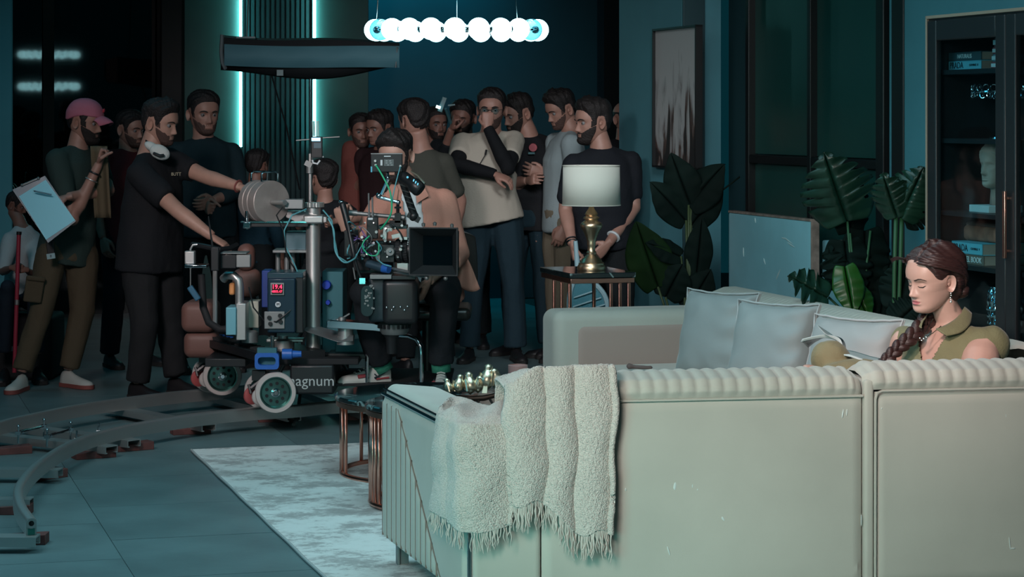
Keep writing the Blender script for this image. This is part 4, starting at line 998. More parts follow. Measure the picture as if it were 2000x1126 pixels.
RW = .107
bogie(538, 766, -.32, RW, ''); wheel(dl, D(515, 762, -.13), RW*.95, radians(12))
bogie(434, 734, .42, RW, ''); wheel(dl, D(411, 730, .62), RW*.95, radians(12))
wheel(dl, D(640, 745, .55), RW*.8, radians(5)) if False else None
for (x, y, dy) in ((492, 772, -.30), (388, 738, .46)):
    b = MB(); b.lathe([(0, -.012), (.035, -.012), (.046, -.006), (.046, .006), (.035, .012), (0, .012)], c=D(x, y, dy), n=28, axis='Y', rot=Matrix.Rotation(radians(35), 3, 'Z')); part('guide_wheel', b, M_redw, dl, label='red urethane guide wheel', bevel=0)
    b = MB(); b.lathe([(0, -.01), (.030, -.01), (.043, -.006), (.043, .006), (.030, .01), (0, .01)], c=D(x+15, y+2, dy-.02), n=28, axis='Y', rot=Matrix.Rotation(radians(35), 3, 'Z')); part('guide_wheel', b, M_rub, dl)
    b = MB(); b.tube([D(x+20, y-50, dy+.05), D(x+16, y-28, dy-.02), D(x-2, y-14, dy-.03)], .014, 8); b.tube([D(x+20, y-50, dy+.05), D(x+32, y-25, dy), D(x+40, y-8, dy)], .014, 8); b.box(D(x+14, y-40, dy), (.07, .06, .05)); b.tube([D(x-6, y-22, dy-.03), D(x-2, y-4, dy-.04)], .008, 6)
    part('fork', b, M_black, dl)
# chassis
dbox('chassis', 400, 700, 480, 716, -.1, .9, M_black, rz=-.0)
b = MB(); a0, a1 = D(392, 664, .35), D(520, 700, -.25)
b.prism([D(388, 658, .42), D(500, 688, -.28), D(500, 704, -.28), D(388, 672, .42)], (1, .35, 0), .35); part('chassis', b, M_black, dl, label='sloping black deck edge with ribbed grip')
b = MB(); q0, q1 = D(396, 660, .36), D(500, 688, -.22)
for i in range(15): b.box(q0.lerp(q1, i/14)+Vector((.06, .0, .008)), (.10, .022, .018), rz=-.4)
o = part('deck_ribs', b, M_blackmat, dl); o['kind'] = 'stuff'
dbox('platform', 500, 700, 700, 712, -.25, .75, M_blackmat)
bb = dbox('side_box', 566, 712, 652, 770, -.28, .5, M_black, bevel=.012)
text_part('lettering', 'magnum', .078, mat('letter_silver', (.45, .50, .50), .5), dl, D(604, 744, -.284), (pi/2, 0, radians(0)), label='worn silver letters on the black side box')
dbox('platform', 640, 690, 735, 700, -.1, .5, M_black); dbox('battery_box', 655, 662, 712, 696, .0, .3, M_teal)
# blue lugs
def lug(x, y, dy, s=1):
    b = MB(); w_, h_ = .125*s, .085*s; c = D(x, y, dy)
    out = []; 
    for (W_, H_, yy) in ((w_, h_, 0), (w_, h_, .05), (w_*.74, h_*.5, .05), (w_*.74, h_*.5, 0)):
        ring = []
        for q in range(4):
            sx, sy = ((1, 1), (-1, 1), (-1, -1), (1, -1))[q]; r = .018
            for a in np.linspace(0, pi/2, 4): a2 = a+q*pi/2; ring.append(c+Vector((sx*(W_/2-r)+r*cos(a2), yy, sy*(H_/2-r)+r*sin(a2))))
        out.append(ring)
    out.append(out[0]); b.loft(out, cap=False); part('blue_lug', b, M_blue, dl, label='blue rounded bracket with a slot', bevel=0)
    b = MB(); b.box(c+Vector((0, .055, 0)), (w_*.8, .01, h_*.6)); b.box(c+Vector((-.0, .03, h_*.62)), (w_*.8, .05, .03)); part('bracket', b, M_teal, dl)
    b = MB(); b.lathe([(.0, 0), (.028, 0), (.028, .05), (.02, .055), (.016, .1), (0, .1)], c=c+Vector((w_*.62, .03, h_*.4)), n=14, axis='X'); part('knob', b, M_blue, dl)
lug(521, 705, -.36); lug(397, 673, .38, .8)
dtube('pin', [(532, 682, -.34), (532, 655, -.34)], .011, M_chrome)
# main column
b = MB(); c0 = D(612, 690, 0)
def lat(nm, x, y0, prof, m, dy=0, lab=None, n=32, par=None):
    """vertical lathe: prof list of (radius px, y px)"""
    b = MB(); c = D(x, y0, dy); kz = (YD+dy)/F; b.lathe([(r*kz, (y0-y)*kz) for r, y in prof], c=c, n=n); return part(nm, b, m, par or dl, label=lab)
lat('column', 612, 690, [(0, 690), (15, 690), (16, 688), (14.5, 684), (14.5, 440), (14.5, 420), (14.5, 405), (0, 405)], M_alu, lab='tall cylindrical silver column')
b = MB(); c = D(613, 404, 0); rg = []
for z in (0, .012, .024):
    rg.append([c+Vector(((.053+.0025*(j % 2))*cos(2*pi*j/48), (.053+.0025*(j % 2))*sin(2*pi*j/48), z)) for j in range(48)])
b.loft(rg); part('column_cap', b, M_alu, dl, label='knurled cap on the column', angle=20)
b = MB(); c = D(612, 688, 0); b.loft([[c+Vector(((.046+.002*(j % 2))*cos(2*pi*j/40), (.046+.002*(j % 2))*sin(2*pi*j/40), z)) for j in range(40)] for z in (0, .016)]); part('column_foot', b, M_chrome, dl, angle=20)
# arm plates along to the left from the column, clamp collar
b = MB(); b.prism([D(558, 412, .02), D(590, 412, -.05), D(638, 424, -.06), D(638, 434, -.06), D(590, 438, -.06), D(558, 424, .02)], (0, 1, 0), .12); part('clamp_plate', b, M_alu, dl, bevel=.003)
dbox('collar', 592, 420, 632, 437, -.07, .14, M_alu, bevel=.01)
dbox('cross_arm', 474, 432, 602, 443, -.06, .07, M_black, bevel=.003); b = MB(); b.box(D(535, 433, -.045), (128*K_, .05, .008)); part('arm_rail', b, M_chrome, dl)
lat('arm_knob', 482, 445, [(0, 447), (4, 447), (4, 428), (3.4, 426), (3.4, 412), (0, 411)], M_chrome, dy=-.05); dbox('arm_end', 474, 433, 489, 446, -.08, .08, M_chrome)
# counterweight: drum with axis towards camera-right
ax = Vector((cos(radians(-52)), sin(radians(-52)), 0)); ez = Vector((0, 0, 1)); sdv = ez.cross(ax)
Rw = Matrix((ax, sdv, ez)).transposed(); cw = D(531, 394, -.05); RWt = .113
cwo = bpy.data.objects.new('counterweight', None); COL.objects.link(cwo); cwo.parent = dl; cwo['label'] = 'large grey drum counterweight with carrying handles'
def cwp(nm, b, m, **k): return part(nm, b, m, cwo, **k)
def discp(x0, x1, R):
    return [(0, x0), (R-.003, x0), (R, x0+.003), (R, x1-.003), (R-.003, x1), (0, x1)]
for (x0, x1) in ((-.16, -.115), (-.112, -.068), (-.065, 0)):
    b = MB(); b.lathe(discp(x0, x1, RWt), c=cw, n=48, axis='X', rot=Rw); cwp('weight_disc', b, M_steel, angle=30)
b = MB(); b.lathe([(0, -.02), (.014, 0), (.014, .13), (0, .13)], c=cw, n=16, axis='X', rot=Rw); cwp('axle', b, M_alu)
for xo in (-.135, -.03):
    b = MB(); p = [(xo-.0, -.045, RWt-.005), (xo, -.045, RWt+.035), (xo, -.030, RWt+.045), (xo, .04, RWt+.045), (xo, .055, RWt+.035), (xo, .055, RWt-.005)]
    b.tube([cw+Rw@Vector(q) for q in p], .0055, 8); cwp('handle', b, M_chrome)
dbox('axle_block', 556, 389, 592, 408, -.12, .10, M_alud, bevel=.004)
dtube('cable', [(552, 404, -.16), (540, 420, -.16), (553, 450, -.16), (560, 500, -.15), (585, 540, -.1)], .004, M_black); dtube('cable', [(598, 408, -.09), (570, 420, -.15), (555, 450, -.16), (557, 480, -.15), (575, 515, -.14), (584, 538, -.12)], .004, M_cyanc)
dtube('cable', [(631, 410, -.05), (648, 430, -.1), (652, 460, -.15), (660, 500, -.2), (680, 513, -.25)], .004, M_cyanc)
# tray with monitor and handle bars left
tm = dbox('tray_screen', 430, 497, 461, 524, -.25, .02, M_black); dbox('tray_screen', 461, 497, 489, 522, -.25, .05, M_alud)
dbox('tray_bracket', 430, 493, 482, 496, -.26, .15, M_alud)
dtube('handle_bar', [(376, 477, .05), (395, 480, -.02), (430, 487, -.06), (450, 484, 0), (463, 478, .05)], .014, M_black, lab='black curved grip handle')
dtube('handle_bar', [(372, 525, .0), (372, 486, 0), (377, 478, 0), (392, 477, 0)], .006, M_alu)
dbox('silver_plate', 360, 517, 403, 523, -.1, .12, M_chrome); dbox('clamp_block', 360, 490, 380, 516, -.06, .06, M_alu, bevel=.006)
dtube('hanging_cord', [(372, 523, -.1), (372, 560, -.1)], .003, M_alu); b = MB(); b.box(D(379, 572, -.1), (.032, .03, .085), ry=-.6); part('pendulum_gadget', b, mat('blue_grey_plastic', (.03, .12, .20), .4), dl, bevel=.006)
dtube('support_tube', [(420, 520, -.05), (420, 642, -.05)], .013, M_alu); dtube('corrugated_hose', [(393, 535, .0), (397, 600, 0), (408, 630, -.05), (430, 643, -.1), (450, 642, -.1)], .020, M_blackmat, n=10)
# walkie on tray
b = MB(); b.box(D(420, 505, -.30), (.042, .03, .125)); part('walkie_talkie', b, M_black, dl, bevel=.005); dtube('antenna', [(415, 482, -.3), (407, 422, -.3)], [.006, .003], M_black)
# silver arch, white boxes
dtube('arch_bracket', [(468, 655, -.15), (468, 560, -.15), (466, 546, -.15), (456, 538, -.15), (444, 537, -.12), (436, 545, -.1)], .023, M_alu, lab='broad silver arch bracket', n=12)
dbox('orange_roller', 447, 552, 458, 576, -.12, .06, mat('orange_roller', (.75, .33, .12), .4), bevel=.01)
dbox('cream_box', 483, 588, 505, 640, -.05, .15, mat('cream_plastic', (.45, .46, .38), .5)); dbox('pale_box', 441, 600, 461, 654, -.22, .2, mat('pale_blue_metal', (.16, .42, .50), .4, .2)); dbox('pale_box', 461, 592, 480, 664, -.2, .2, M_alu)
lat('caster_cup', 488, 668, [(0, 668), (16, 668), (16, 648), (12, 645), (0, 645)], M_alud, dy=-.1)
# brown leather seat pads
def pad(x0, y0, x1, y1, dy, dep_, lab=None):
    Y = YD+dy; a, c = W(x0, y0, Y), W(x1, y1, Y); b = MB(); m0, m1_ = ld(a), ld(c); rbox(b, min(m0.x, m1_.x), max(m0.x, m1_.x), m0.y, m0.y+dep_, min(m0.z, m1_.z), max(m0.z, m1_.z), .045, 6); return part('seat_pad', b, M_brown, dl, label=lab, angle=180)
pad(352, 590, 420, 650, .25, .3, 'brown leather seat pad'); pad(357, 648, 425, 700, .28, .3); pad(462, 476, 497, 530, .2, .1); pad(452, 525, 508, 582, .22, .1, 'brown leather seat back')
# red readout power box
rb_ = dbox('power_box', 522, 543, 577, 650, -.25, .25, mat('power_box_navy', (.008, .025, .045), .3), bevel=.008)
dbox('power_box_top', 522, 532, 592, 544, -.22, .25, mat('power_box_edge', (.02, .05, .07), .3)); dbox('power_box_side', 577, 540, 592, 650, -.22, .22, M_black)
dbox('readout_frame', 528, 552, 555, 576, -.262, .02, M_alud, bevel=.002); dbox('readout_screen', 531, 555, 552, 573, -.268, .01, mat('readout_black', (.02, .0, .0), .3), bevel=0)
M_red = mat('red_digits', (.8, .02, .05), .5, emis=(1, .03, .10), estr=3.0)
text_part('readout_digits', '19.4', .032, M_red, dl, D(541, 560, -.27), (pi/2, 0, 0), label='glowing red digits'); text_part('readout_digits', '4805.47', .017, M_red, dl, D(541, 569, -.27), (pi/2, 0, 0))
b = MB(); b.lathe([(0, -.004), (.011*1.3, -.004), (.0143, 0), (0, 0)], c=D(543, 594, -.256), n=24, axis='Y'); part('round_emblem', b, M_white, dl, label='small round white emblem with letter M'); text_part('lettering', 'M', .022, M_black, dl, D(543, 594, -.263), (pi/2, 0, 0))
dbox('socket_panel', 516, 608, 556, 642, -.26, .02, M_alud, bevel=.003)
b = MB()
for x, y in ((526, 620), (528, 632), (547, 616), (548, 628)): b.lathe([(0, -.012), (.010, -.012), (.012, 0), (0, 0)], c=D(x, y, -.262), n=12, axis='Y')
o = part('sockets', b, M_black, dl); o['kind'] = 'stuff'
dbox('blue_panel', 511, 528, 528, 600, -.1, .15, mat('blue_panel_paint', (.01, .04, .22), .5))
# cylinder stack left of column top
dbox('motor_block', 558, 452, 598, 490, .05, .12, mat('grey_teal_motor', (.10, .17, .20), .4, .5)); dbox('motor_plate', 532, 488, 602, 494, .0, .2, M_alud); 
for x in (543, 560, 572): lat('motor_rod', x, 532, [(0, 532), (5, 532), (5, 494), (0, 494)], M_alud, dy=.08, n=14)
dtube('cable', [(486, 560, -.2), (495, 600, -.2), (515, 625, -.2), (540, 628, -.27), (560, 612, -.27), (585, 590, -.2)], .004, M_black)
# right side box with blue dial
dbox('accessory_box', 629, 530, 670, 690, .1, .3, M_teal, lab='dull teal metal box behind the column'); 
for (x, y, r) in ((638, 556, .026), (641, 590, .014)):
    b = MB(); b.lathe([(0, -.03), (r*.8, -.03), (r, -.02), (r, 0), (0, 0)], c=D(x, y, .095), n=24, axis='Y'); part('blue_dial', b, mat('blue_dial', (.01, .05, .50), .4), dl)
# lower swing arm to the camera head
b = MB(); b.prism([D(588, 641, -.1), D(600, 648, -.2), D(660, 668, -.3), D(690, 666, -.3), D(690, 656, -.3), D(668, 652, -.25), D(620, 640, -.1)], (0, 1, 0), .10); part('swing_arm', b, M_alud, dl, bevel=.004)
lat('pivot', 675, 672, [(0, 672), (17, 672), (17, 657), (15, 656), (15, 641), (0, 641)], M_alu, dy=-.25)
lat('pivot', 553, 690, [(0, 690), (22, 690), (22, 664), (10, 660), (10, 655), (0, 655)], M_alu, dy=-.05); dbox('link_plate', 520, 662, 592, 668, -.08, .12, M_alu)
b = MB(); b.prism([D(638, 626, -.32), D(650, 625, -.32), D(728, 631, -.32), D(765, 640, -.34), D(765, 650, -.34), D(728, 645, -.32), D(638, 640, -.32)], (0, 1, 0), .12); part('top_arm', b, M_chrome, dl, label='bright silver arm plate under the camera head', bevel=.004)
b = MB(); b.tube([D(655, 625, -.26), D(670, 620, -.26), D(683, 612, -.26)], .005, 6); b.lathe([(0, 0), (.02, 0), (.018, .014), (0, .016)], c=D(668, 624, -.26), n=16); part('lock_lever', b, M_alud, dl)
# chrome footrest hoop
dtube('footrest_tube', [(778, 655, -.1), (798, 656, -.12), (813, 662, -.13), (822, 676, -.14), (823, 695, -.14), (823, 748, -.14)], .013, M_chrome, lab='bent chrome foot rail', n=12)
dtube('footrest_tube', [(717, 748, -.12), (717, 690, -.12)], .011, M_chrome)
dbox('foot_platform', 640, 748, 880, 754, -.15, .75, M_blackmat, bevel=.003)
lat('pivot_post', 745, 742, [(0, 742), (16, 742), (16, 700), (12, 690), (12, 650), (0, 650)], M_black, dy=.0)
# ================================================================ STAND POLE + SOFTBOX FLAG
YP = 13.0
lp_ = thing('light_stand', 'thin silver stand pole rising behind the dolly column to the softbox', 'stand', ((606-CX)/F*YP, YP, 0)); l2 = Loc(lp_.location)
b = MB(); b.cyl((0, 0, .25), l2(W(606, 300, YP)), .011, 10); part('pole', b, M_alu, lp_); b = MB(); b.cyl(l2(W(606, 300, YP)), l2(W(606, 154, YP)), .008, 10); part('pole', b, M_chrome, lp_)
b = MB(); b.cyl(l2(W(605, 316, YP)), l2(W(605, 338, YP)), .020, 12); b.box(l2(W(603, 320, YP)), (.04, .05, .03), ry=.5); part('collar', b, M_alud, lp_)
for a in (.4, 2.5, 4.6):
    b = MB(); b.tube([(0, 0, .55), (.35*cos(a), .35*sin(a), .05), (.45*cos(a), .45*sin(a), .012)], .010, 8); part('leg', b, M_alud, lp_)
sb = thing('softbox', 'long dark fabric softbox hung above the camera crew left of the chandelier', 'softbox', W(606, 132, 16.3)); l3 = Loc(sb.location)
YS_ = 16.3
def S3(x, y, dy=0): return l3(W(x, y, YS_+dy))
b = MB(); NXs = 30; rg = []
for i in range(NXs):
    u_ = i/(NXs-1); x = 431+(780-431)*u_
    top = 68+14*u_+3*sin(u_*7); bot = 137+30*sin(pi*min(1, u_*1.05))**1.3*(.4+.6*u_)-6*u_
    e = 1-.10*(abs(u_-.5)*2)**8
    rg.append([S3(x, top, .42), S3(x, top+4, -.02), S3(x, top+22, -.0), S3(x, bot-22, -.0), S3(x, bot-3, .05), S3(x, bot, .42)])
b.loft(rg); M_fab = mat('softbox_black_fabric', (.010, .016, .020), .8, bump=.1, bscale=15)
part('fabric_shell', b, M_fab, sb, angle=60)
b = MB()
def face(u_, v_):
    x = 438+(780-438)*u_; y = 86+2*sin(u_*5)+6*u_+(42)*v_; return S3(x, y, -.025-.03*sin(pi*v_)+.006*sin(u_*23+v_*3))
b.grid(face, 40, 8); part('diffusion_cloth', b, mat('softbox_front', (.09, .26, .32), .7, bump=.1, bscale=8), sb, label='blue grey diffusion cloth along the front', angle=180)
b = MB(); b.tube([S3(434, 68, -.02), S3(432, 100, -.03), S3(434, 122, -.03), S3(440, 134, 0)], .014, 6); b.tube([S3(776, 92, -.04), S3(773, 132, -.03)], .02, 6, flat=.4); part('webbing', b, mat('grey_webbing', (.16, .22, .24), .7), sb)
b = MB(); b.box(S3(547, 142, -.02), (.045, .01, .04)); b.box(S3(480, 73, -.03), (.13, .01, .012)); part('label_patch', b, mat('patch_grey', (.25, .36, .38), .6), sb)
for x_ in (482, 735): b = MB(); p_ = S3(x_, 74, .2); b.tube([p_, Vector((p_.x+.06, p_.y, 3.70-sb.location.z))], .004, 6); part('hanging_cable', b, M_black, sb)
b = MB(); b.tube([S3(500, 75, 0), S3(530, 145, .1), S3(560, 250, .2), S3(585, 370, .3)], .006, 6); part('cable', b, M_black, sb)
# wireless transmitter on the pole
wt = thing('wireless_transmitter', 'black wireless video box with glowing blue display on the stand pole', 'transmitter', W(620, 318, 12.9)); l4 = Loc(wt.location)
def T4(x, y, dy=0): return l4(W(x, y, 12.9+dy))
b = MB(); b.box(T4(619, 287, 0), (.060, .03, .115)); part('body', b, M_black, wt, bevel=.003)
b = MB(); b.box(T4(617, 272, -.018), (17*12.9/F, .004, .017)); part('display', b, mat('blue_display', (.2, .6, 1), .4, emis=(.25, .75, 1.0), estr=3.5), wt)
b = MB(); b.box(T4(620, 284, -.018), (.040, .004, .030)); part('panel', b, mat('panel_grey', (.07, .13, .16), .5), wt)
for x in (613, 621): b = MB(); b.cyl(T4(x, 266), T4(x-1, 236), .0085, 8); part('antenna', b, mat('antenna_pale', (.35, .65, .62), .5), wt)
for q_ in ((630, 269, 663, 267), (604, 272, 578, 274)): b = MB(); b.cyl(T4(*q_[:2]), T4(*q_[2:]), .004, 6); part('side_antenna', b, M_alud, wt)
b = MB(); b.tube([T4(609, 308), T4(632, 306)], .004, 6); b.tube([T4(610, 312), T4(612, 318), T4(620, 320), T4(625, 313)], .006, 6); part('clamp', b, M_white, wt)
# ================================================================ CINEMA CAMERA ON ITS HEAD
YM = 12.2; CP = Vector(((745-CX)/F*YM, YM, .55)); lc_ = Loc(CP)
cm = thing('cinema_camera', 'black cinema camera rig with square matte box, cables and monitors on a remote head', 'camera', CP)
def Q(x, y, dy=0): return lc_(W(x, y, YM+dy))
def qbox(nm, x0, y0, x1, y1, dy, dep_, m, lab=None, bevel=.003, ry=0):
    Y = YM+dy; a, c = W(x0, y0, Y), W(x1, y1, Y); b = MB(); b.box(lc_((a+c)/2)+Vector((0, dep_/2, 0)), (abs(c.x-a.x), dep_, abs(a.z-c.z)), ry=ry); return part(nm, b, m, cm, label=lab, bevel=bevel)
def qtube(nm, pts, r, m, lab=None, n=8):
    K = [(i, *Q(*p)) for i, p in enumerate(pts)]; pp = [Vector(cat(K, x)) for x in np.linspace(0, len(pts)-1, max(2, (len(pts)-1)*5+1))] if len(pts) > 2 else [Q(*p) for p in pts]
    b = MB(); b.tube(pp, r, n); return part(nm, b, m, cm, label=lab, angle=180)
# matte box: hollow funnel facing the lens of this view, turned slightly
yaw = radians(14); Rm = Matrix.Rotation(-yaw, 3, 'Z')
mc = Q(846, 491, -.30); hw, hh = .128, .122
def rect(hw_, hh_, y, dx=0): return [mc+Rm@Vector((sx*hw_+dx, y, sz*hh_)) for sx, sz in ((-1, 1), (1, 1), (1, -1), (-1, -1))]
b = MB(); rings = [rect(hw, hh, 0), rect(hw-.006, hh-.006, 0), rect(.078, .075, .085), rect(.078, .075, .09), rect(.066, .063, .09), rect(.066, .063, .13), rect(.10, .10, .13), rect(.10, .10, .095), rect(hw, hh, .012)]
b.loft(rings+[rings[0]], cap=False); part('matte_box', b, mat('matte_box_black', (.018, .022, .024), .5), cm, label='square black matte box hood', angle=25, bevel=.0)
b = MB(); b.loft([rect(.077, .074, .084), rect(.077, .074, .088)]); part('filter', b, mat('filter_glass', (.002, .006, .008), .05), cm, label='dark filter glass in the matte box')
b = MB()
for p in ((-.06, .135), (.0, .14), (.09, .132)): b.lathe([(0, -.01), (.008, -.01), (.010, .004), (.005, .008), (0, .01)], c=mc+Rm@Vector((p[0], .03, p[1])), n=10)
for p in (-.04, .06): b.sphere(mc+Rm@Vector((p, .02, -.135)), .012, 12, 8)
o = part('thumb_screws', b, M_alud, cm); o['kind'] = 'stuff'
# lens: barrel rings from body to matte box
lx0, lx1 = Q(752, 492, -.06), mc+Rm@Vector((-.06, .185, 0))
la = (lx1-lx0).normalized(); ls = Vector((0, 0, 1)).cross(la).normalized(); Rl = Matrix((la, ls, la.cross(ls))).transposed(); LL = (lx1-lx0).length
b = MB(); b.lathe([(0, 0), (.055, 0), (.055, .06), (.062, .065), (.062, .10), (.056, .104), (.056, .13), (.06, .134), (.06, LL-.01), (0, LL)], c=lx0, n=36, axis='X', rot=Rl); part('lens', b, M_black, cm)
for x in (.07, .11, .15):
    b = MB(); rg = [[lx0+Rl@Vector((x+dx, (.0635+.002*(j % 2))*cos(2*pi*j/60), (.0635+.002*(j % 2))*sin(2*pi*j/60))) for j in range(60)] for dx in (0, .018)]; b.loft(rg); part('focus_ring', b, M_blackmat, cm, angle=20)
b = MB()
for i in range(7): a_ = .6+i*.2; b.box(lx0+Rl@Vector((.135, -.063*cos(a_), .063*sin(a_))), (.006, .006, .004))
o = part('lens_markings', b, mat('mark_white', (.5, .6, .6), .5), cm); o['kind'] = 'stuff'
# body block and boxes
qbox('camera_body', 700, 470, 768, 535, .02, .22, M_black, 'black camera body', bevel=.008)
qbox('side_module', 716, 424, 738, 466, -.12, .07, M_black, 'black transmitter box with white label', .004); qbox('label_patch', 719, 425, 728, 429, -.124, .004, M_white, bevel=0)
qbox('rear_module', 672, 450, 700, 500, .0, .12, M_black); qbox('battery', 690, 500, 722, 528, -.05, .12, M_blackmat)
qbox('top_plate', 738, 440, 795, 447, -.02, .14, M_alud); qbox('top_plate', 765, 430, 792, 440, -.02, .1, M_black)
qbox('lens_motor', 742, 478, 770, 512, -.14, .06, M_black); 
b = MB(); b.lathe([(0, -.02), (.020, -.02), (.026, -.01), (.026, 0), (0, 0)], c=Q(762, 491, -.14), n=24, axis='Y'); part('motor_disc', b, M_alud, cm); b = MB(); b.sphere(Q(762, 491, -.165), .007, 10, 8); part('motor_screw', b, M_chrome, cm)
b = MB(); rg = [[Q(745, 500, -.13)+Vector(((.030+.0016*(j % 2))*cos(2*pi*j/44), dy_, (.030+.0016*(j % 2))*sin(2*pi*j/44))) for j in range(44)] for dy_ in (0, .012)]; b.loft(rg); part('drive_gear', b, M_alud, cm, angle=20)
# rods
for (x0, y0, x1, y1) in ((712, 523, 830, 540), (720, 515, 800, 531)):
    b = MB(); b.cyl(Q(x0, y0, -.0), Q(x1, y1, -.22), .0075, 10); part('support_rod', b, M_alud, cm)
b = MB(); b.cyl(Q(718, 514, -.1), Q(748, 523, -.14), .022, 14, r1=.024); part('motor_cylinder', b, mat('slate_motor', (.04, .08, .11), .4, .4), cm, label='slate coloured motor cylinder with blue end'); b = MB(); b.cyl(Q(748, 523, -.14), Q(760, 525, -.16), .024, 14, r1=.022); part('motor_end', b, M_blue, cm)
qbox('cheese_plate', 775, 513, 797, 530, -.1, .04, M_alu, bevel=.002)
# long handle tube + clamps
b = MB(); b.cyl(Q(682, 415, -.02), Q(790, 425, -.05), .011, 10); b.cyl(Q(682, 415, -.02), Q(698, 416, -.02), .015, 10); b.cyl(Q(768, 423, -.04), Q(791, 425, -.05), .015, 10); part('handle_tube', b, M_alud, cm, label='horizontal grey handle tube')
b = MB(); b.box(Q(774, 436, -.05), (.07, .05, .03)); b.box(Q(777, 425, -.05), (.03, .05, .05)); b.cyl(Q(777, 432, -.04), Q(777, 395, -.04), .009, 8); b.box(Q(777, 405, -.04), (.035, .02, .01)); part('clamp', b, M_black, cm)
# on-board monitor, seen from behind
mo = bpy.data.objects.new('monitor', None); COL.objects.link(mo); mo.parent = cm; mo['label'] = 'small black monitor seen from behind with a label and connectors'
def mbox(nm, x0, y0, x1, y1, dy, dep_, m, bevel=.002):
    Y = YM+dy; a, c = W(x0, y0, Y), W(x1, y1, Y); b = MB(); b.box(lc_((a+c)/2)+Vector((0, dep_/2, 0)), (abs(c.x-a.x), dep_, abs(a.z-c.z))); return part(nm, b, m, mo, bevel=bevel)
mbox('casing', 724, 300, 786, 336, -.2, .03, M_black, .004); mbox('edge', 724, 299, 786, 301, -.202, .03, M_alud, .001); mbox('edge', 724, 325, 727, 336, -.203, .004, mat('cyan_edge', (.10, .45, .60), .4), 0)
mbox('label_plate', 743, 312, 747, 323, -.204, .004, M_white, 0); mbox('label_plate', 750, 311, 769, 324, -.203, .004, mat('label_grey', (.10, .13, .13), .5), 0); mbox('slot', 750, 304, 763, 306, -.203, .004, M_white, 0)
b = MB()
for i, (x, y) in enumerate(((755, 314), (762, 314), (755, 318), (763, 318), (758, 322), (765, 322))): b.box(Q(x, y, -.206), (.010, .002, .002))
o = part('print_lines', b, M_white, mo); o['kind'] = 'stuff'
b = MB()
for x, y in ((733, 314), (734, 322), (782, 324)): b.lathe([(0, -.012), (.006, -.012), (.007, 0), (0, 0)], c=Q(x, y, -.2), n=12, axis='Y')
o = part('connector', b, M_alu, mo); o['kind'] = 'stuff'
# monitor arm (silver articulated)
b = MB(); b.cyl(Q(758, 350, -.15), Q(745, 380, -.15), .010, 8); b.cyl(Q(738, 384, -.15), Q(778, 395, -.15), .009, 8); b.sphere(Q(740, 382, -.15), .016, 10, 8); b.sphere(Q(757, 347, -.15), .013, 10, 8); b.cyl(Q(757, 346, -.15), Q(757, 336, -.17), .008, 8); b.sphere(Q(778, 395, -.15), .012, 10, 8); part('articulated_arm', b, M_chrome, cm)
# viewfinder / follow-focus unit on black arm
b = MB(); b.cyl(Q(784, 350, -.15), Q(808, 418, -.12), .017, 10, r1=.020); 
for i in range(5): 
    p = Q(788+i*4, 362+i*11, -.15); b.box(p, (.038, .03, .006), ry=.34)
b.sphere(Q(808, 422, -.12), .026, 12, 8); b.box(Q(808, 424, -.12), (.07, .03, .03), ry=.5); b.sphere(Q(782, 346, -.15), .024, 12, 8); part('viewfinder_arm', b, M_black, cm)
b = MB(); c1_, c2_ = Q(783, 340, -.18), Q(822, 372, -.22); rg = []
dirv = (c2_-c1_); 
b.tube([c1_, c1_+dirv*.15, c1_+dirv*.55, c1_+dirv*.6, c1_+dirv*.92, c2_], [.020, .030, .032, .038, .040, .033], 16); part('viewfinder', b, M_black, cm, label='black electronic viewfinder')
b = MB()
for i in range(3): b.box(Q(808+i*4, 352+i*3.6, -.262), (.006, .01, .012), ry=.3)
b.sphere(Q(796, 346, -.245), .006, 8, 6); o = part('button_lights', b, mat('cyan_button', (.2, .7, .9), .4, emis=(.2, .7, .9), estr=.35), cm); o['kind'] = 'stuff'
b = MB(); b.tube([Q(803, 334, -.2), Q(816, 342, -.22), Q(830, 358, -.24)], .006, 6); part('viewfinder_rim', b, M_gold, cm)
# antennas
for (x, y0, y1) in ((721, 424, 377), (728, 424, 385)): b = MB(); b.cyl(Q(x, y0, -.09), Q(x-1, y1, -.09), .0045, 8); b.cyl(Q(x, y0, -.09), Q(x, y0-10, -.09), .007, 8); part('antenna', b, M_alud, cm)
# handwheel style lever at left
qtube('long_lever', [(668, 395, -.1), (680, 440, -.12), (692, 500, -.15), (700, 530, -.15), (707, 548, -.15)], [.017]*6+[.013]*5+[.008]*10, M_black, 'long black lever angled down at the left'); b = MB(); b.sphere(Q(667, 394, -.1), .016, 10, 8, (1, 1, .6)); part('lever_end', b, M_chrome, cm); b = MB(); b.box(Q(708, 548, -.16), (.03, .03, .03)); part('lever_joint', b, M_chrome, cm)
# cables
qtube('green_cable', [(734, 322, -.21), (748, 345, -.24), (762, 375, -.26), (765, 410, -.26), (757, 430, -.24), (743, 448, -.2)], .0045, M_greenc, 'bright green cable'); qtube('green_cable', [(722, 460, -.2), (710, 472, -.22), (709, 484, -.22), (722, 498, -.22), (738, 496, -.22), (740, 475, -.2)], .0035, M_greenc)
qtube('cyan_cable', [(782, 325, -.22), (775, 350, -.25), (768, 380, -.26), (765, 405, -.25)], .003, M_cyanc)
qtube('cyan_cable', [(641, 426, -.1), (652, 450, -.12), (655, 490, -.12), (672, 512, -.15), (692, 505, -.18), (697, 496, -.2)], .0045, M_cyanc)
qtube('cable', [(742, 440, -.1), (762, 436, -.15), (780, 452, -.15), (788, 468, -.15)], .0045, M_black); qtube('cable', [(735, 470, -.16), (745, 485, -.18), (735, 500, -.18), (748, 515, -.18), (765, 520, -.18)], .0035, M_cyanc)
rq = random.Random(11)
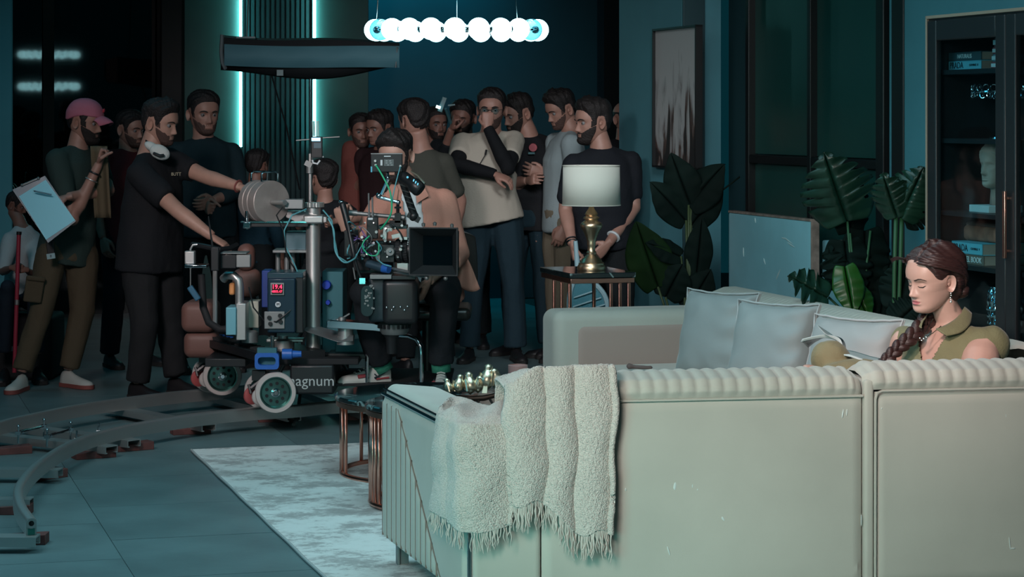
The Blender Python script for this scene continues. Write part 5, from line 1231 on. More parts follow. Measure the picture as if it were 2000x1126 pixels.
for i in range(16):
    x, y = rq.uniform(682, 716), rq.uniform(436, 480); pts = [(x, y, -.05-.1*rq.random())]
    for k in range(3): pts.append((min(728, max(678, pts[-1][0]+rq.uniform(-16, 18))), min(505, max(432, pts[-1][1]+rq.uniform(-12, 22))), -.05-.12*rq.random()))
    qtube('cable', pts, .0032, (M_purc, M_cyanc, M_black, M_alud)[i % 4])
b = MB(); b.tube([Q(713, 487, -.2), Q(722, 478, -.22), Q(732, 474, -.22)], .009, 6); part('shiny_connector', b, M_chrome, cm); 
b = MB()
for i in range(26): x, y = rq.uniform(684, 790), rq.uniform(436, 505); b.cyl(Q(x, y, -.08-.06*rq.random()), Q(x+rq.uniform(-5, 5), y+rq.uniform(-4, 4), -.17), rq.uniform(.003, .008), 8)
o = part('small_connectors', b, M_alu, cm); o['kind'] = 'stuff'
b = MB(); 
for (x, y, w_, h_) in ((752, 455, .018, .06), (775, 460, .05, .02), (760, 448, .03, .015), (788, 465, .04, .014)): b.box(Q(x, y, -.13), (w_, .03, h_), ry=rq.uniform(-.4, .4))
o = part('brackets', b, M_alu, cm); o['kind'] = 'stuff'
# remote head: big black rounded pan unit
b = MB(); m0, m1_ = Q(757, 637, -.15), Q(815, 545, -.15)
rbox(b, Q(750, 0, 0).x, Q(818, 0, 0).x, -.15, .12, Q(0, 628, 0).z, Q(0, 542, 0).z, .03); part('head_unit', b, M_black, cm, label='large black head unit with a row of bolts', angle=180)
b = MB(); rbox(b, Q(722, 0, 0).x, Q(757, 0, 0).x, -.12, .1, Q(0, 625, 0).z, Q(0, 538, 0).z, .02); part('head_side', b, mat('head_slate', (.012, .03, .04), .4), cm, angle=180)
b = MB(); x0, x1 = Q(708, 0, 0).x, Q(734, 0, 0).x; rings = []
for y in (-.18, -.12):
    ring = []
    for a in np.linspace(0, pi, 9): ring.append(Vector(((x0+x1)/2+(x1-x0)/2*cos(a), y, Q(0, 565, 0).z+(x1-x0)/2*sin(a))))
    for a in np.linspace(pi, 2*pi, 9): ring.append(Vector(((x0+x1)/2+(x1-x0)/2*cos(a), y, Q(0, 600, 0).z+(x1-x0)/2*sin(a))))
    rings.append(ring)
b.loft(rings); part('perforated_arm', b, mat('perforated_black', (.02, .03, .035), .3, .5), cm, label='perforated black tilt arm', bevel=.004)
b = MB()
for i in range(22): b.lathe([(0, -.006), (.005, -.006), (.006, 0), (0, 0)], c=Q(rq.uniform(711, 731), rq.uniform(556, 606), -.18), n=8, axis='Y')
o = part('perforations', b, M_alud, cm); o['kind'] = 'stuff'
b = MB()
for x, y in ((755, 600), (769, 599), (782, 599), (796, 598), (765, 605), (790, 605)): b.sphere(Q(x, y, -.155), .0065, 10, 8)
o = part('bolts', b, M_chrome, cm); o['kind'] = 'stuff'
qbox('head_top', 722, 536, 765, 545, -.16, .2, M_alud); qbox('head_top', 765, 538, 812, 546, -.15, .2, M_black)
lath = lambda nm, x, y0, prof, m, dy=0: part(nm, (lambda b: (b.lathe([(r*YM/F, (y0-y)*YM/F) for r, y in prof], c=Q(x, y0, dy), n=32), b)[1])(MB()), m, cm)
lath('slew_ring', 770, 650, [(0, 652), (24, 652), (28, 646), (30, 632), (26, 628), (0, 628)], M_alud, -.0); b = MB()
for i in range(20): a = 2*pi*i/20; b.box(Q(770, 636, 0)+Vector((.081*cos(a), .081*sin(a), 0)), (.012, .012, .02), rz=a)
o = part('ring_teeth', b, M_black, cm); o['kind'] = 'stuff'
lath('head_stem', 765, 680, [(0, 690), (10, 690), (12, 660), (18, 650), (0, 650)], M_black, 0)
b = MB(); b.cyl(Q(690, 522, -.1), Q(694, 545, -.1), .004, 8); b.cyl(Q(707, 548, -.16), Q(712, 553, -.16), .012, 8); part('lever_pin', b, M_alu, cm)
# ================================================================ PEOPLE
def dep(): return bpy.context.evaluated_depsgraph_get()
def remesh(mb, vox, it=4, fac=.5):
    me = mb.mesh('tmp'); o = bpy.data.objects.new('tmp', me); COL.objects.link(o)
    r = o.modifiers.new('r', 'REMESH'); r.mode = 'VOXEL'; r.voxel_size = vox
    if it: s_ = o.modifiers.new('s', 'SMOOTH'); s_.factor = fac; s_.iterations = it
    ev = o.evaluated_get(dep()); m2 = ev.to_mesh(); n = len(m2.vertices); co = np.empty(n*3); m2.vertices.foreach_get('co', co)
    fs = [tuple(p.vertices) for p in m2.polygons]; ev.to_mesh_clear(); bpy.data.objects.remove(o); bpy.data.meshes.remove(me)
    return co.reshape(n, 3), fs
def vnormals(v, fs):
    f = np.array([q if len(q) == 4 else (q[0], q[1], q[2], q[2]) for q in fs]); a, b, c, d = (v[f[:, i]] for i in range(4))
    n = np.cross(c-a, d-b); out = np.zeros_like(v)
    for i in range(4): np.add.at(out, f[:, i], n)
    return out/(np.linalg.norm(out, axis=1, keepdims=True)+1e-12)
def arr_obj(nm, v, fs, m, parent, loc, label=None, mats=None, fmat=None, disp=0, df=9, seed=0, an=180):
    if disp:
        n = vnormals(v, fs); q = v*np.array([1, 1, .55]); v = v+n*(vnoise(q, seed, df)*disp)[:, None]
    me = bpy.data.meshes.new(nm); me.from_pydata([tuple(p) for p in (v-np.array(loc))], [], fs); me.update()
    o = bpy.data.objects.new(nm, me); COL.objects.link(o); o.parent = parent; me.materials.append(m)
    if mats:
        for x in mats: me.materials.append(x)
        me.polygons.foreach_set('material_index', fmat)
    me.shade_smooth()
    if label: o['label'] = label
    return o
# ---- head
HZ = [(-.114, .045, -.040, .012, .043), (-.110, .066, -.020, .024, .040), (-.102, .083, -.004, .036, .035), (-.090, .089, .020, .047, .028), (-.075, .0875, .045, .055, .018), (-.062, .088, .062, .060, .008), (-.048, .0875, .074, .0645, .0), (-.030, .0870, .088, .069, -.004),
      (-.010, .0865, .097, .0735, -.008), (.005, .0880, .101, .0755, -.010), (.024, .0945, .103, .0765, -.012), (.050, .0915, .103, .0760, -.014), (.078, .0780, .090, .068, -.012), (.098, .0580, .070, .054, -.010), (.112, .034, .042, .034, -.008), (.1175, .012, .018, .014, -.006), (.1185, .002, .003, .002, -.006)]
def head_grid(nv=84, nu=96, jaw=1.0, nose=1.0, lidded=False, female=False, fat=1.0):
    zs = []
    for j in range(nv):
        t_ = j/(nv-1); zs.append(-.114+.2325*(t_ if 0 else (1-cos(pi*t_))/2*.35+t_*.65))
    P = np.zeros((nv, nu, 3)); A = np.zeros((nv, nu))
    for j, z in enumerate(zs):
        yf, yb, w_, m = cat(HZ, z); w_ = max(w_, .001); w_ *= (jaw if z < -.03 else 1+(jaw-1)*max(0, (.0-z)/.03) if z < 0 else 1)*fat
        for i in range(nu):
            k = i/nu; a = (2*pi*k-pi); a = a - .28*sin(a)       # denser at the front
            ca, sa = cos(a), sin(a); ex = .86
            x = w_*(abs(sa)**ex)*(1 if sa > 0 else -1); f_ = m+((yf-m) if ca > 0 else (m+yb))*(abs(ca)**ex)*(1 if ca > 0 else -1)
            if ca > 0:
                g = lambda cx, cz, sx, sz: math.exp(-((abs(x)-cx)/sx)**2-((z-cz)/sz)**2)
                fz = cat([(-.06, 0), (-.0495, .0), (-.0455, .009), (-.040, .0205), (-.034, .0245), (-.026, .021), (-.010, .0125), (.006, .006), (.020, .001), (.04, 0), (.05, 0)], z)[0] if -.06 < z < .05 else 0
                sg = .0075+.0055*smooth(-.012, -.036, z)
                f_ += nose*max(0, fz)*math.exp(-(x/sg)**2*(1 if abs(x) < sg else 1))
                f_ += nose*.005*g(.0125, -.040, .0045, .006)
                f_ -= .0125*g(.033, .002, .0155, .011)
                f_ += (.0085 if lidded else .0030)*g(.033, -.0005, .0105, .0072)
                f_ += (.0015 if female else .0035)*g(.028, .019, .016, .007)
                L_ = math.exp(-(x/.021)**4); f_ += L_*((.0050 if female else .0035)*math.exp(-((z+.0585)/.0040)**2)+(.0065 if female else .0045)*math.exp(-((z+.0695)/.0048)**2)-.0022*math.exp(-((z+.0635)/.0018)**2)-.002*math.exp(-((z+.079)/.005)**2))
                f_ += .0045*math.exp(-(x/.018)**2-((z+.095)/.011)**2)+.0035*g(.048, -.022, .016, .016)-.0015*math.exp(-(x/.004)**2-((z+.052)/.004)**2)
            P[j, i] = (x, -f_, z); A[j, i] = abs(a)
    fs = [(j*nu+i, j*nu+(i+1) % nu, (j+1)*nu+(i+1) % nu, (j+1)*nu+i) for j in range(nv-1) for i in range(nu)]
    v = P.reshape(-1, 3); b0 = len(v); v = np.vstack([v, [[0, -.045, -.1145], [0, .006, .1187]]])
    fs += [(b0, (i+1) % nu, i) for i in range(nu)]+[((nv-1)*nu+i, (nv-1)*nu+(i+1) % nu, b0+1) for i in range(nu)]
    return v, fs, A.reshape(-1), nu, nv
def ear_arr(sx):
    b = MB()
    def f(u_, v_):
        a = u_*2*pi; r = v_
        y = .017*cos(a)*r*(1+.15*sin(a)); z = .031*sin(a)*r*(1 if sin(a) > 0 else .95); x = .012*(r**2)-.010*(1-r)+.004*exp_(-((r-.75)/.15)**2)
        return (sx*(.071+x+.35*y+.004), .012+y+.12*z, -.010+z)
    b.grid(f, 24, 9, closeu=True)
    b.lathe([(0, .0), (.012, .0), (.009, .010), (0, .011)], c=(sx*.066, .012, -.01), axis='X', n=12)
    b2 = MB()
    def f2(u_, v_): p = f(u_, v_); return (p[0]-sx*.004*(1-v_*.3)-sx*.003, p[1], p[2])
    b2.grid(f2, 24, 9, closeu=True); b.add(b2.v, b2.f)
    return np.array(b.v), b.f
exp_ = math.exp
HEADS = {}
def get_head(key, **k):
    if key not in HEADS: HEADS[key] = head_grid(**k)
    return HEADS[key]
EARS = [ear_arr(-1), ear_arr(1)]
HAIRLINE = [(0, .074), (.5, .071), (.85, .055), (1.05, .030), (1.22, -.012), (1.36, -.012), (1.45, .026), (1.75, .022), (1.95, -.020), (2.4, -.052), (3.15, -.062)]
def shell(hd, mask_t, thick_fn):
    """patch of the head surface pushed outward: thick_fn(x,y,z,a) -> thickness (<=0 : not covered)"""
    v, fs, A, nu, nv = hd; N = vnormals(v, fs); t_ = np.array([thick_fn(v[i][0], v[i][1], v[i][2], A[i] if i < len(A) else (3.1 if v[i][2] > 0 else 0)) for i in range(len(v))])
    keep = [f for f in fs if max(t_[list(f)]) > 0]; v2 = v+N*(np.maximum(t_, -.001)-.0015)[:, None]; used = sorted({i for f in keep for i in f}); mp = {k: i for i, k in enumerate(used)}
    return v2[used], [tuple(mp[i] for i in f) for f in keep]
def hair_short(T=.016, quiff=.0, bald=0, side=.006, lineup=0, part_=0):
    def f(x, y, z, a):
        zl = cat(HAIRLINE, a)[0]+(lineup if a < 1 else 0)
        if bald and (z > .03): return -1
        k = smooth(zl-.002, zl+.022, z)
        if z < zl-.002: return -.5
        t_ = side+(T-side)*smooth(.035, .085, z)+quiff*smooth(1.3, .2, a)*smooth(.05, .085, z)
        t_ += .0018*sin(x*300+z*90)*sin(y*260)+.0022*sin(x*130+y*170+z*60)
        return t_*(.15+.85*k)
    return f
def beard_fn(T=.006, full=True, stache=True):
    def f(x, y, z, a):
        ax_ = abs(x)
        top = -.034 if a < .45 else -.034+(a-.45)*.035
        if a > 1.38: return -.5
        lip = exp_(-(x/.024)**4)*1
        if a < .5 and -.076 < z < -.056 and ax_ < .022: return -.5
        if z < top-.012 and (z < -.05 or ax_ > .03 or stache) and z > -.115:
            if ax_ < .03 and z > -.05: return -.5 if z > -.049 else T*.6
            return T*smooth(top-.010, top-.03, z)*(1.3 if z < -.085 else 1)+.0008*sin(x*500+z*300)
        if a > 1.05 and z < .01: return T*.6
        return -.5
    f.T = T; return f
# ---- hands
def hand_arr(curl=.35, spread=.12, thumb=.6, vox=.0042):
    b = MB()
    b.loft([[Vector((x, w_*cos(a), h_*sin(a)-.002)) for a in np.linspace(0, 2*pi, 13)[:-1]] for x, w_, h_ in ((-.03, .026, .020), (0, .027, .019), (.02, .034, .018), (.05, .041, .017), (.085, .042, .014), (.098, .037, .010))])
    for i, (y, L_, r) in enumerate(((.031, .072, .0088), (.010, .080, .0092), (-.011, .074, .0088), (-.031, .058, .0078))):
        p = Vector((.080, y*.95, 0)); ang = 0; d0 = spread*(y/.03)*.5; pts = [p+Vector((-.02, 0, 0)), p.copy()]
        for k, fr_ in enumerate((.46, .31, .23)):
            ang += curl*(1.15, 1.35, .9)[k]*(1+.08*i); q = pts[-1]+Vector((cos(ang)*cos(d0), sin(d0)*cos(ang), -sin(ang)))*L_*fr_; pts.append(q)
        b.tube(pts, [r*1.1, r*1.1, r, r*.93, r*.75], 8); b.sphere(pts[-1], r*.78, 8, 6)
    p0 = Vector((.015, .026, -.004)); pts = [p0, p0+Vector((.028, .022, -.008-.01*thumb)), p0+Vector((.056, .028-.012*thumb, -.014-.022*thumb)), p0+Vector((.078, .024-.022*thumb, -.018-.034*thumb))]
    b.tube(pts, [.014, .0125, .0105, .0085], 8); b.sphere(pts[-1], .0088, 8, 6)
    return remesh(b, vox, 2, .4)
HANDS = {}
def get_hand(kind):
    if kind not in HANDS:
        HANDS[kind] = hand_arr(**{'relaxed': dict(curl=.32), 'grip': dict(curl=.80, spread=.05, thumb=1.2), 'fist': dict(curl=1.0, spread=.0, thumb=1.4), 'flat': dict(curl=.10, thumb=.2), 'splay': dict(curl=.30, spread=.35, thumb=.0)}[kind])
    return HANDS[kind]
def place_hand(kind, wrist, fwd, palm, thumbside, sc_=1.0):
    v, fs = get_hand(kind); f_ = Vector(fwd).normalized(); n_ = Vector(palm); n_ = (n_-f_*n_.dot(f_)).normalized(); y_ = (n_*-1).cross(f_)
    s_ = 1 if y_.dot(Vector(thumbside)) >= 0 else -1
    R = np.array([[*f_], [*(y_*s_)], [*(-n_)]]).T
    return (v*sc_)@R.T+np.array(wrist), ([tuple(reversed(f)) for f in fs] if s_ < 0 else fs)
def Rzxy(yaw, pitch=0, roll=0): return (Matrix.Rotation(radians(yaw), 3, 'Z')@Matrix.Rotation(radians(pitch), 3, 'X')@Matrix.Rotation(radians(roll), 3, 'Y'))
def stand(px, ytop, Y, yaw=0, zf=0.0, fat=1.0, stance=1.0, hs=1.0, hyaw=None, hp=0, hr=0, lean=0, head=None):
    """joint positions of a standing figure; L / R = image left / right before turning"""
    h = H-(ytop-HY)/F*Y-zf; s = h/1.765; base = Vector(((px-CX)/F*Y, Y, zf)); R = Rzxy(yaw)
    def p(x, y, z): return base+R@Vector((x*s, (y-lean*max(0, z-.9)*.5)*s, z*s))
    J = dict(s=s, yaw=yaw, base=base, R=R, fat=fat, hs=hs*s*1.05, hyaw=yaw if hyaw is None else hyaw, hp=hp, hr=hr)
    J.update(pel=p(0, .0, .93), wai=p(0, -.01, 1.08), che=p(0, 0, 1.28), nek=p(0, .015, 1.47), head=p(0, -.02, 1.635))
    for q, sx in (('L', -1), ('R', 1)):
        J['hi'+q] = p(sx*.095, 0, .90); J['kn'+q] = p(sx*.125*stance, -.02, .50); J['an'+q] = p(sx*.14*stance, .02, .085); J['to'+q] = p(sx*.17*stance, -.13, .03)
        J['sh'+q] = p(sx*.185, .01, 1.425); J['el'+q] = p(sx*.25, .03, 1.13); J['wr'+q] = p(sx*.24, -.06, .89)
    if head is not None: J['head'] = head
    J['p'] = p
    return J
def torso_rings(J, inf=0.0, hem=None, low=0, top=0):
    """loft rings from hips to neck"""
    s = J['s']; f = J['fat']; pel, wai, che, nek = J['pel'], J['wai'], J['che'], J['nek']
    sv = (J['shR']-J['shL']); hv = (J['hiR']-J['hiL']); sw = sv.length/.37/s; rings = []
    def ring(c, ax, up, w_, d_):
        ax = ax.normalized(); up = up.normalized(); dp = up.cross(ax).normalized(); ax = dp.cross(up).normalized()
        return [c+ax*(w_*s*abs(cos(a))**.85*(1 if cos(a) > 0 else -1))+dp*(d_*s*abs(sin(a))**.9*(1 if sin(a) > 0 else -1)) for a in np.linspace(0, 2*pi, 25)[:-1]]
    up0 = wai-pel; up1 = che-pel; up2 = nek-che
    if low: rings.append(ring(pel-up0.normalized()*low*s, hv, up0, .165*f+inf, .125*f+inf))
    rings.append(ring(pel-up0.normalized()*.02*s, hv, up0, .165*f+inf, .122*f+inf))
    rings.append(ring(pel.lerp(wai, .5), hv, up0, .155*f+inf, .118*f*(1+.25*(f-1))+inf))
    rings.append(ring(wai, hv.normalized()+sv.normalized(), up1, .148*f+inf, .112*f*(1+.6*(f-1))+inf))
    rings.append(ring(wai.lerp(che, .5), sv, up1, .155*f+inf, .115*f*(1+.4*(f-1))+inf))
    rings.append(ring(che, sv, up2, .165*(.5+.5*f)*min(1.1, sw)+inf, .120*(.5+.5*f)+inf))
    rings.append(ring(che.lerp(nek, .55), sv, up2, .168*min(1.1, sw)+inf, .105+inf))
    rings.append(ring(che.lerp(nek, .82), sv, up2, .125*min(1.1, sw)+inf, .080+inf*.7))
    rings.append(ring(che.lerp(nek, 1.0), sv, up2, .075+inf*.5, .066+inf*.5))
    return rings
def limb(b, pts, rs, n=12):
    b.tube(pts, rs, n)
    for p, r in zip(pts[1:-1], rs[1:-1]): b.sphere(p, r*1.0, 12, 8)
    b.sphere(pts[0], rs[0], 12, 8)
def lerpn(a, b, n): return [a.lerp(b, k/n) for k in range(n+1)]
def arm_pts(J, q, inf=0, upto=2.0):
    s = J['s']*(.6+.4*J['fat']); sh, el, wr = J['sh'+q], J['el'+q], J['wr'+q]
    A = [(sh, .056), (sh.lerp(el, .3), .054), (sh.lerp(el, .7), .046), (el, .042), (el.lerp(wr, .25), .043), (el.lerp(wr, .6), .035), (wr, .027)]
    T = [0, .3, .7, 1, 1.25, 1.6, 2.0]; out = []
    for (p, r), t_ in zip(A, T):
        if t_ <= upto+1e-6: out.append((p, r*s+inf))
    if upto < 2.0:
        for i in range(len(T)-1):
            if T[i] < upto < T[i+1]: k = (upto-T[i])/(T[i+1]-T[i]); out.append((A[i][0].lerp(A[i+1][0], k), (A[i][1]*(1-k)+A[i+1][1]*k)*s+inf*1.15))
    return [p for p, r in out], [r for p, r in out]
def shoe(J, q, an, to, m, msole, root, loc, label=None, sc_=1.0):
    d = (to-an); d.z = 0; L_ = d.length; d.normalize(); n_ = Vector((-d.y, d.x, 0)); z0 = min(an.z, to.z)-.03; heel = an-d*.06; up = Vector((0, 0, 1))
    heel.z = 0; z0 = J.get('sole'+q, J['base'].z)
    def rings(grow, zlo, prof):
        out = []
        for (t_, w_, h_) in prof:
            c = heel+d*(t_*.285*sc_*J['s']); out.append([Vector((c.x, c.y, z0))+n_*(w_*cos(a)*sc_)*(1+grow)+up*(zlo+max(0, sin(a))*h_*sc_ if sin(a) > 0 else zlo) for a in np.linspace(0, 2*pi, 17)[:-1]])
        return out
    b = MB(); b.loft(rings(0, .020, [(0, .012, .05), (.03, .028, .075), (.15, .034, .082), (.30, .034, .080), (.42, .036, .062), (.6, .042, .046), (.8, .044, .036), (.93, .034, .028), (1.0, .012, .012)]))
    part('shoe', MBloc(b, loc), m, root, label=label, angle=60)
    b = MB(); out = []
    for (t_, w_) in ((-.01, .02), (.03, .034), (.2, .036), (.4, .036), (.6, .044), (.8, .046), (.95, .036), (1.02, .012)):
        c = heel+d*(t_*.285*sc_*J['s']); c = Vector((c.x, c.y, z0)); out.append([c+n_*w_+up*.026, c-n_*w_+up*.026, c-n_*w_*.97+up*.002, c+n_*w_*.97+up*.002])
    b.loft(out); part('sole', MBloc(b, loc), msole, root)
def MBloc(b, loc):
    L_ = Vector(loc); b.v = [tuple(Vector(v)-L_) for v in b.v]; return b
SKINS = {}
def skin(tone): return mat('skin_%d' % int(tone[0]*1000), tone, .5, sss=.0, bump=.02, bscale=120, var=.06, vscale=20)
M_hair = mat('black_hair', (.010, .008, .008), .55, bump=.6, bscale=180); M_beard = mat('dark_beard', (.014, .010, .009), .7, bump=.6, bscale=220)
M_stub = mat('stubble', (.075, .042, .034), .75, bump=.5, bscale=260); M_eyew = mat('eye_white', (.20, .20, .20), .3); M_iris = mat('iris_dark', (.01, .006, .004), .2); M_lips = mat('lips_brown', (.24, .10, .09), .5)
def build_head(J, key, root, loc, skin_m, hair=None, beard=None, hcol=None, eyes=True, brows=True, closed=False, headargs=None, hairlabel=None):
    hd = get_head(key, **(headargs or {})); v, fs, A, nu, nv = hd; R = Rzxy(J['hyaw'], J['hp'], J['hr']); Rn = np.array(R); sc_ = J['hs']; c = np.array(J['head'])
    X = lambda a: (np.asarray(a)*sc_)@Rn.T+c
    V_ = [X(v)]; Fs = list(fs)
    for e, ef in EARS: k = sum(len(q) for q in V_); V_.append(X(e)); Fs += [tuple(i+k for i in f) for f in ef]
    if hair: hv, hf = shell(hd, 0, hair); arr_obj('hair', X(hv), hf, hcol or M_hair, root, loc, label=hairlabel)
    if beard: bv, bf = shell(hd, 0, beard); arr_obj('beard', X(bv), bf, M_beard if beard.T > .0045 else M_stub, root, loc)
    if eyes:
        for sx in (-1, 1):
            b = MB(); b.sphere((sx*.032, -.0712, .001), .0120, 14, 10); ob = arr_obj('eye', X(np.array(b.v)), b.f, M_eyew, root, loc)
            b = MB(); b.sphere((sx*.032, -.0788, .0005), .0060, 10, 8, (1, .9, 1)); io = arr_obj('iris', X(np.array(b.v)), b.f, M_iris, ob, (0, 0, 0)); io.location = (0, 0, 0)
            for vv in io.data.vertices: vv.co = vv.co-Vector(loc)
    if brows:
        for sx in (-1, 1):
            b = MB(); pts = [(sx*x, -(f_), z) for x, f_, z in ((.013, .096, .018), (.022, .0955, .0215), (.033, .0915, .0235), (.044, .083, .021), (.052, .074, .016))]
            b.tube(pts, [.0022, .0034, .0034, .0028, .0012], 6); arr_obj('eyebrow', X(np.array(b.v)), b.f, M_beard, root, loc)
    return np.vstack(V_), Fs, hd, X
def person(J, label, skin_t=(.34, .19, .145), shirt=None, trousers=None, shoes=None, hair=None, beard=None, hands=('relaxed', 'relaxed'), hdir={}, vox=.012, group=None, headkey='m', headargs=None, legs=True, arms='LR', sleeve=.75, inf=.014, hcol=None, seed=0, cat_='person', eyes=True, disp=.0055, low=.08, finearm=None):
    loc = tuple(J['base']); root = thing('person', label, cat_, loc, 0, group); sm = skin(skin_t)
    # body
    b = MB(); b.loft(torso_rings(J, 0)); hc = J['head']; Rh = Rzxy(J['hyaw'], J['hp'], J['hr']); nt = hc+Rh@Vector((0, .018, -.055))*J['hs']
    s = J['s']; nr = .061*(.7+.3*J['fat'])
    b.tube([J['nek']-Vector((0, 0, .04)), J['nek'].lerp(nt, .4), nt], [nr*1.25*s, nr*1.03*s, nr*.98*s], 16)
    for q in arms: limb(b, *arm_pts(J, q)); 
    for q in arms: b.tube([J['nek']-Vector((0, 0, .02)), J['sh'+q]], [.05*s, .05*s], 10)
    if legs:
        for q in 'LR': limb(b, [J['hi'+q], J['hi'+q].lerp(J['kn'+q], .5), J['kn'+q], J['kn'+q].lerp(J['an'+q], .4), J['an'+q]], [.078*s, .066*s, .050*s, .046*s, .034*s])
    v, fs = remesh(b, vox*.85, 3); 
    hv, hf, hd, X = build_head(J, headkey, root, loc, sm, hair, beard, hcol, headargs=headargs, eyes=eyes, brows=eyes)
    V_ = [v, hv]; Fs = list(fs)+[tuple(i+len(v) for i in f) for f in hf]; k = len(v)+len(hv)
    for q, kind in zip('LR', hands):
        if q not in arms or kind is None: continue
        wr, el = J['wr'+q], J['el'+q]; d = hdir.get(q, {}); f_ = d.get('f', (wr-el)); pa = d.get('n', J['R']@Vector((1 if q == 'L' else -1, 0.3, 0))); th_ = d.get('t', J['R']@Vector((0, -1, .2)))
        xv, xf = place_hand(kind, wr, f_, pa, th_, 1.0*s/1.0); V_.append(xv); Fs += [tuple(i+k for i in f) for f in xf]; k += len(xv)
    arr_obj('body', np.vstack(V_), Fs, sm, root, loc)
    # shirt
    if shirt:
        b = MB(); b.loft(torso_rings(J, inf, low=low)[:-1]+[])
        b.loft([r_ for r_ in torso_rings(J, inf*.9)[-3:]])
        for q in arms:
            pp, rr_ = arm_pts(J, q, inf=inf*.9, upto=sleeve); limb(b, pp, rr_); b.tube([J['nek']-(J['nek']-J['che'])*.12, J['sh'+q]], [.060*s, .060*s], 12)
        v, fs = remesh(b, vox, 5); arr_obj('shirt', v, fs, shirt, root, loc, disp=disp, df=8, seed=seed+1)
    if trousers:
        b = MB(); tr_ = torso_rings(J, inf*.55, low=.05)[:3]; b.loft(tr_)
        for q in 'LR':
            hi, kn, an = J['hi'+q], J['kn'+q], J['an'+q]; ff = .6+.4*J['fat']
            limb(b, [hi, hi.lerp(kn, .35), hi.lerp(kn, .75), kn, kn.lerp(an, .35), kn.lerp(an, .8), an.lerp(kn, .03)], [x*s*ff for x in (.100, .096, .080, .074, .072, .066, .066)])
        v, fs = remesh(b, vox, 4); arr_obj('trousers', v, fs, trousers, root, loc, disp=disp*1.2, df=9, seed=seed+2)
    if shoes:
        for q in 'LR': shoe(J, q, J['an'+q], J['to'+q], shoes[0], shoes[1], root, loc)
    return root, X, hd
def cl(name, c, **k): return mat('cloth_'+name, c, .85, bump=.25, bscale=90, spec=.25, **k)
def PX(x, y, Y): return W(x, y, Y)
M_shw = mat('shoe_white', (.50, .53, .50), .6); M_solr = mat('sole_red_brown', (.24, .07, .06), .7); M_shb = mat('shoe_black', (.012, .012, .014), .5); M_solb = mat('sole_black', (.015, .015, .015), .8)
SK1 = (.36, .20, .155); SK2 = (.24, .125, .095); SK3 = (.44, .26, .20)
# ---- 1. man with pink cap and clipboard
Y = 14.4; J = stand(118, 205, Y, 60, hyaw=72, hp=10, stance=1.45, fat=1.0, hs=1.05)
J['head'] = PX(166, 238, Y); J['nek'] = PX(150, 292, Y); J['che'] = PX(150, 350, Y); J['wai'] = PX(140, 420, Y); J['pel'] = PX(128, 490, Y)
J['hiL'] = PX(100, 500, Y-.05); J['hiR'] = PX(158, 500, Y+.05); J['knL'] = PX(78, 610, Y-.15); J['knR'] = PX(160, 608, Y+.02); J['anL'] = PX(42, 726, Y-.2); J['anR'] = PX(134, 722, Y+.0)
J['toL'] = J['anL']+Vector((-.03, -.2, 0)); J['toR'] = J['anR']+Vector((.15, -.13, 0)); J['solL'] = 0
J['shL'] = PX(112, 312, Y-.15); J['shR'] = PX(186, 304, Y+.15)
J['elL'] = PX(142, 428, Y-.26); J['wrL'] = PX(194, 318, Y-.24); J['elR'] = PX(212, 372, Y-.05); J['wrR'] = PX(132, 384, Y-.34)
r1, X1, hd1 = person(J, 'bearded man in olive T-shirt, cargo trousers and pink cap holding a clipboard', SK1, cl('olive_tee', (.030, .055, .050)), cl('olive_cargo', (.085, .070, .045)), (M_shw, M_solr), hair_short(.008), beard_fn(.011), ('fist', 'relaxed'),
    {'L': dict(f=(.30, -.1, .95), n=(1, -.3, -.2), t=(0, -1, .2)), 'R': dict(f=(-1, -.2, -.25), n=(0, .2, -1), t=(0, -.5, 1))}, vox=.011, seed=3)
# cap
def cap_fn(x, y, z, a):
    zl = .042 if a < 1.2 else .042-.04*smooth(1.2, 2.4, a); return .013+.006*smooth(.06, .11, z) if z > zl else -.5
cv, cf = shell(hd1, 0, cap_fn); M_cap = mat('pink_cap', (.46, .14, .20), .85, bump=.2, bscale=60)
cpo = thing('cap', 'dusty pink baseball cap with red crest worn by the man with the clipboard', 'cap', tuple(J['head']))
arr_obj('crown', X1(cv), cf, M_cap, cpo, tuple(J['head']))
b = MB(); b.grid(lambda u_, v_: ((u_*2-1)*.068*(1-.15*v_**2), -(.078+.082*v_*sqrt(max(0, 1-((u_*2-1)*.92)**2))+.012), .050-.024*v_*v_-.028*(u_*2-1)**2), 20, 8)
o = arr_obj('brim', X1(np.array(b.v)), b.f, M_cap, cpo, tuple(J['head'])); s_ = o.modifiers.new('s', 'SOLIDIFY'); s_.thickness = .004
b = MB(); b.sphere((.012, -.100, .082), .014, 10, 8, (1, .35, .9)); b.sphere((.030, -.094, .080), .009, 8, 6, (1, .4, 1)); arr_obj('crest', X1(np.array(b.v)), b.f, mat('crest_red', (.55, .05, .08), .7), cpo, tuple(J['head']))
b = MB(); b.sphere((.086, -.02, .05), .010, 8, 6, (.3, .7, 1.6)); arr_obj('side_emblem', X1(np.array(b.v)), b.f, mat('emblem_blue', (.35, .50, .6), .7), cpo, tuple(J['head']))
b = MB(); b.sphere((.078, .008, -.012), .016, 10, 8, (.6, 1, 1.3)); b.tube([(.082, .0, -.01), (.078, -.04, -.035), (.07, -.055, -.04)], .0035, 6)
hsd = thing('headset', 'black earpiece headset on the man in the pink cap', 'headset', tuple(J['head'])); arr_obj('earpiece', X1(np.array(b.v)), b.f, M_black, hsd, tuple(J['head']))
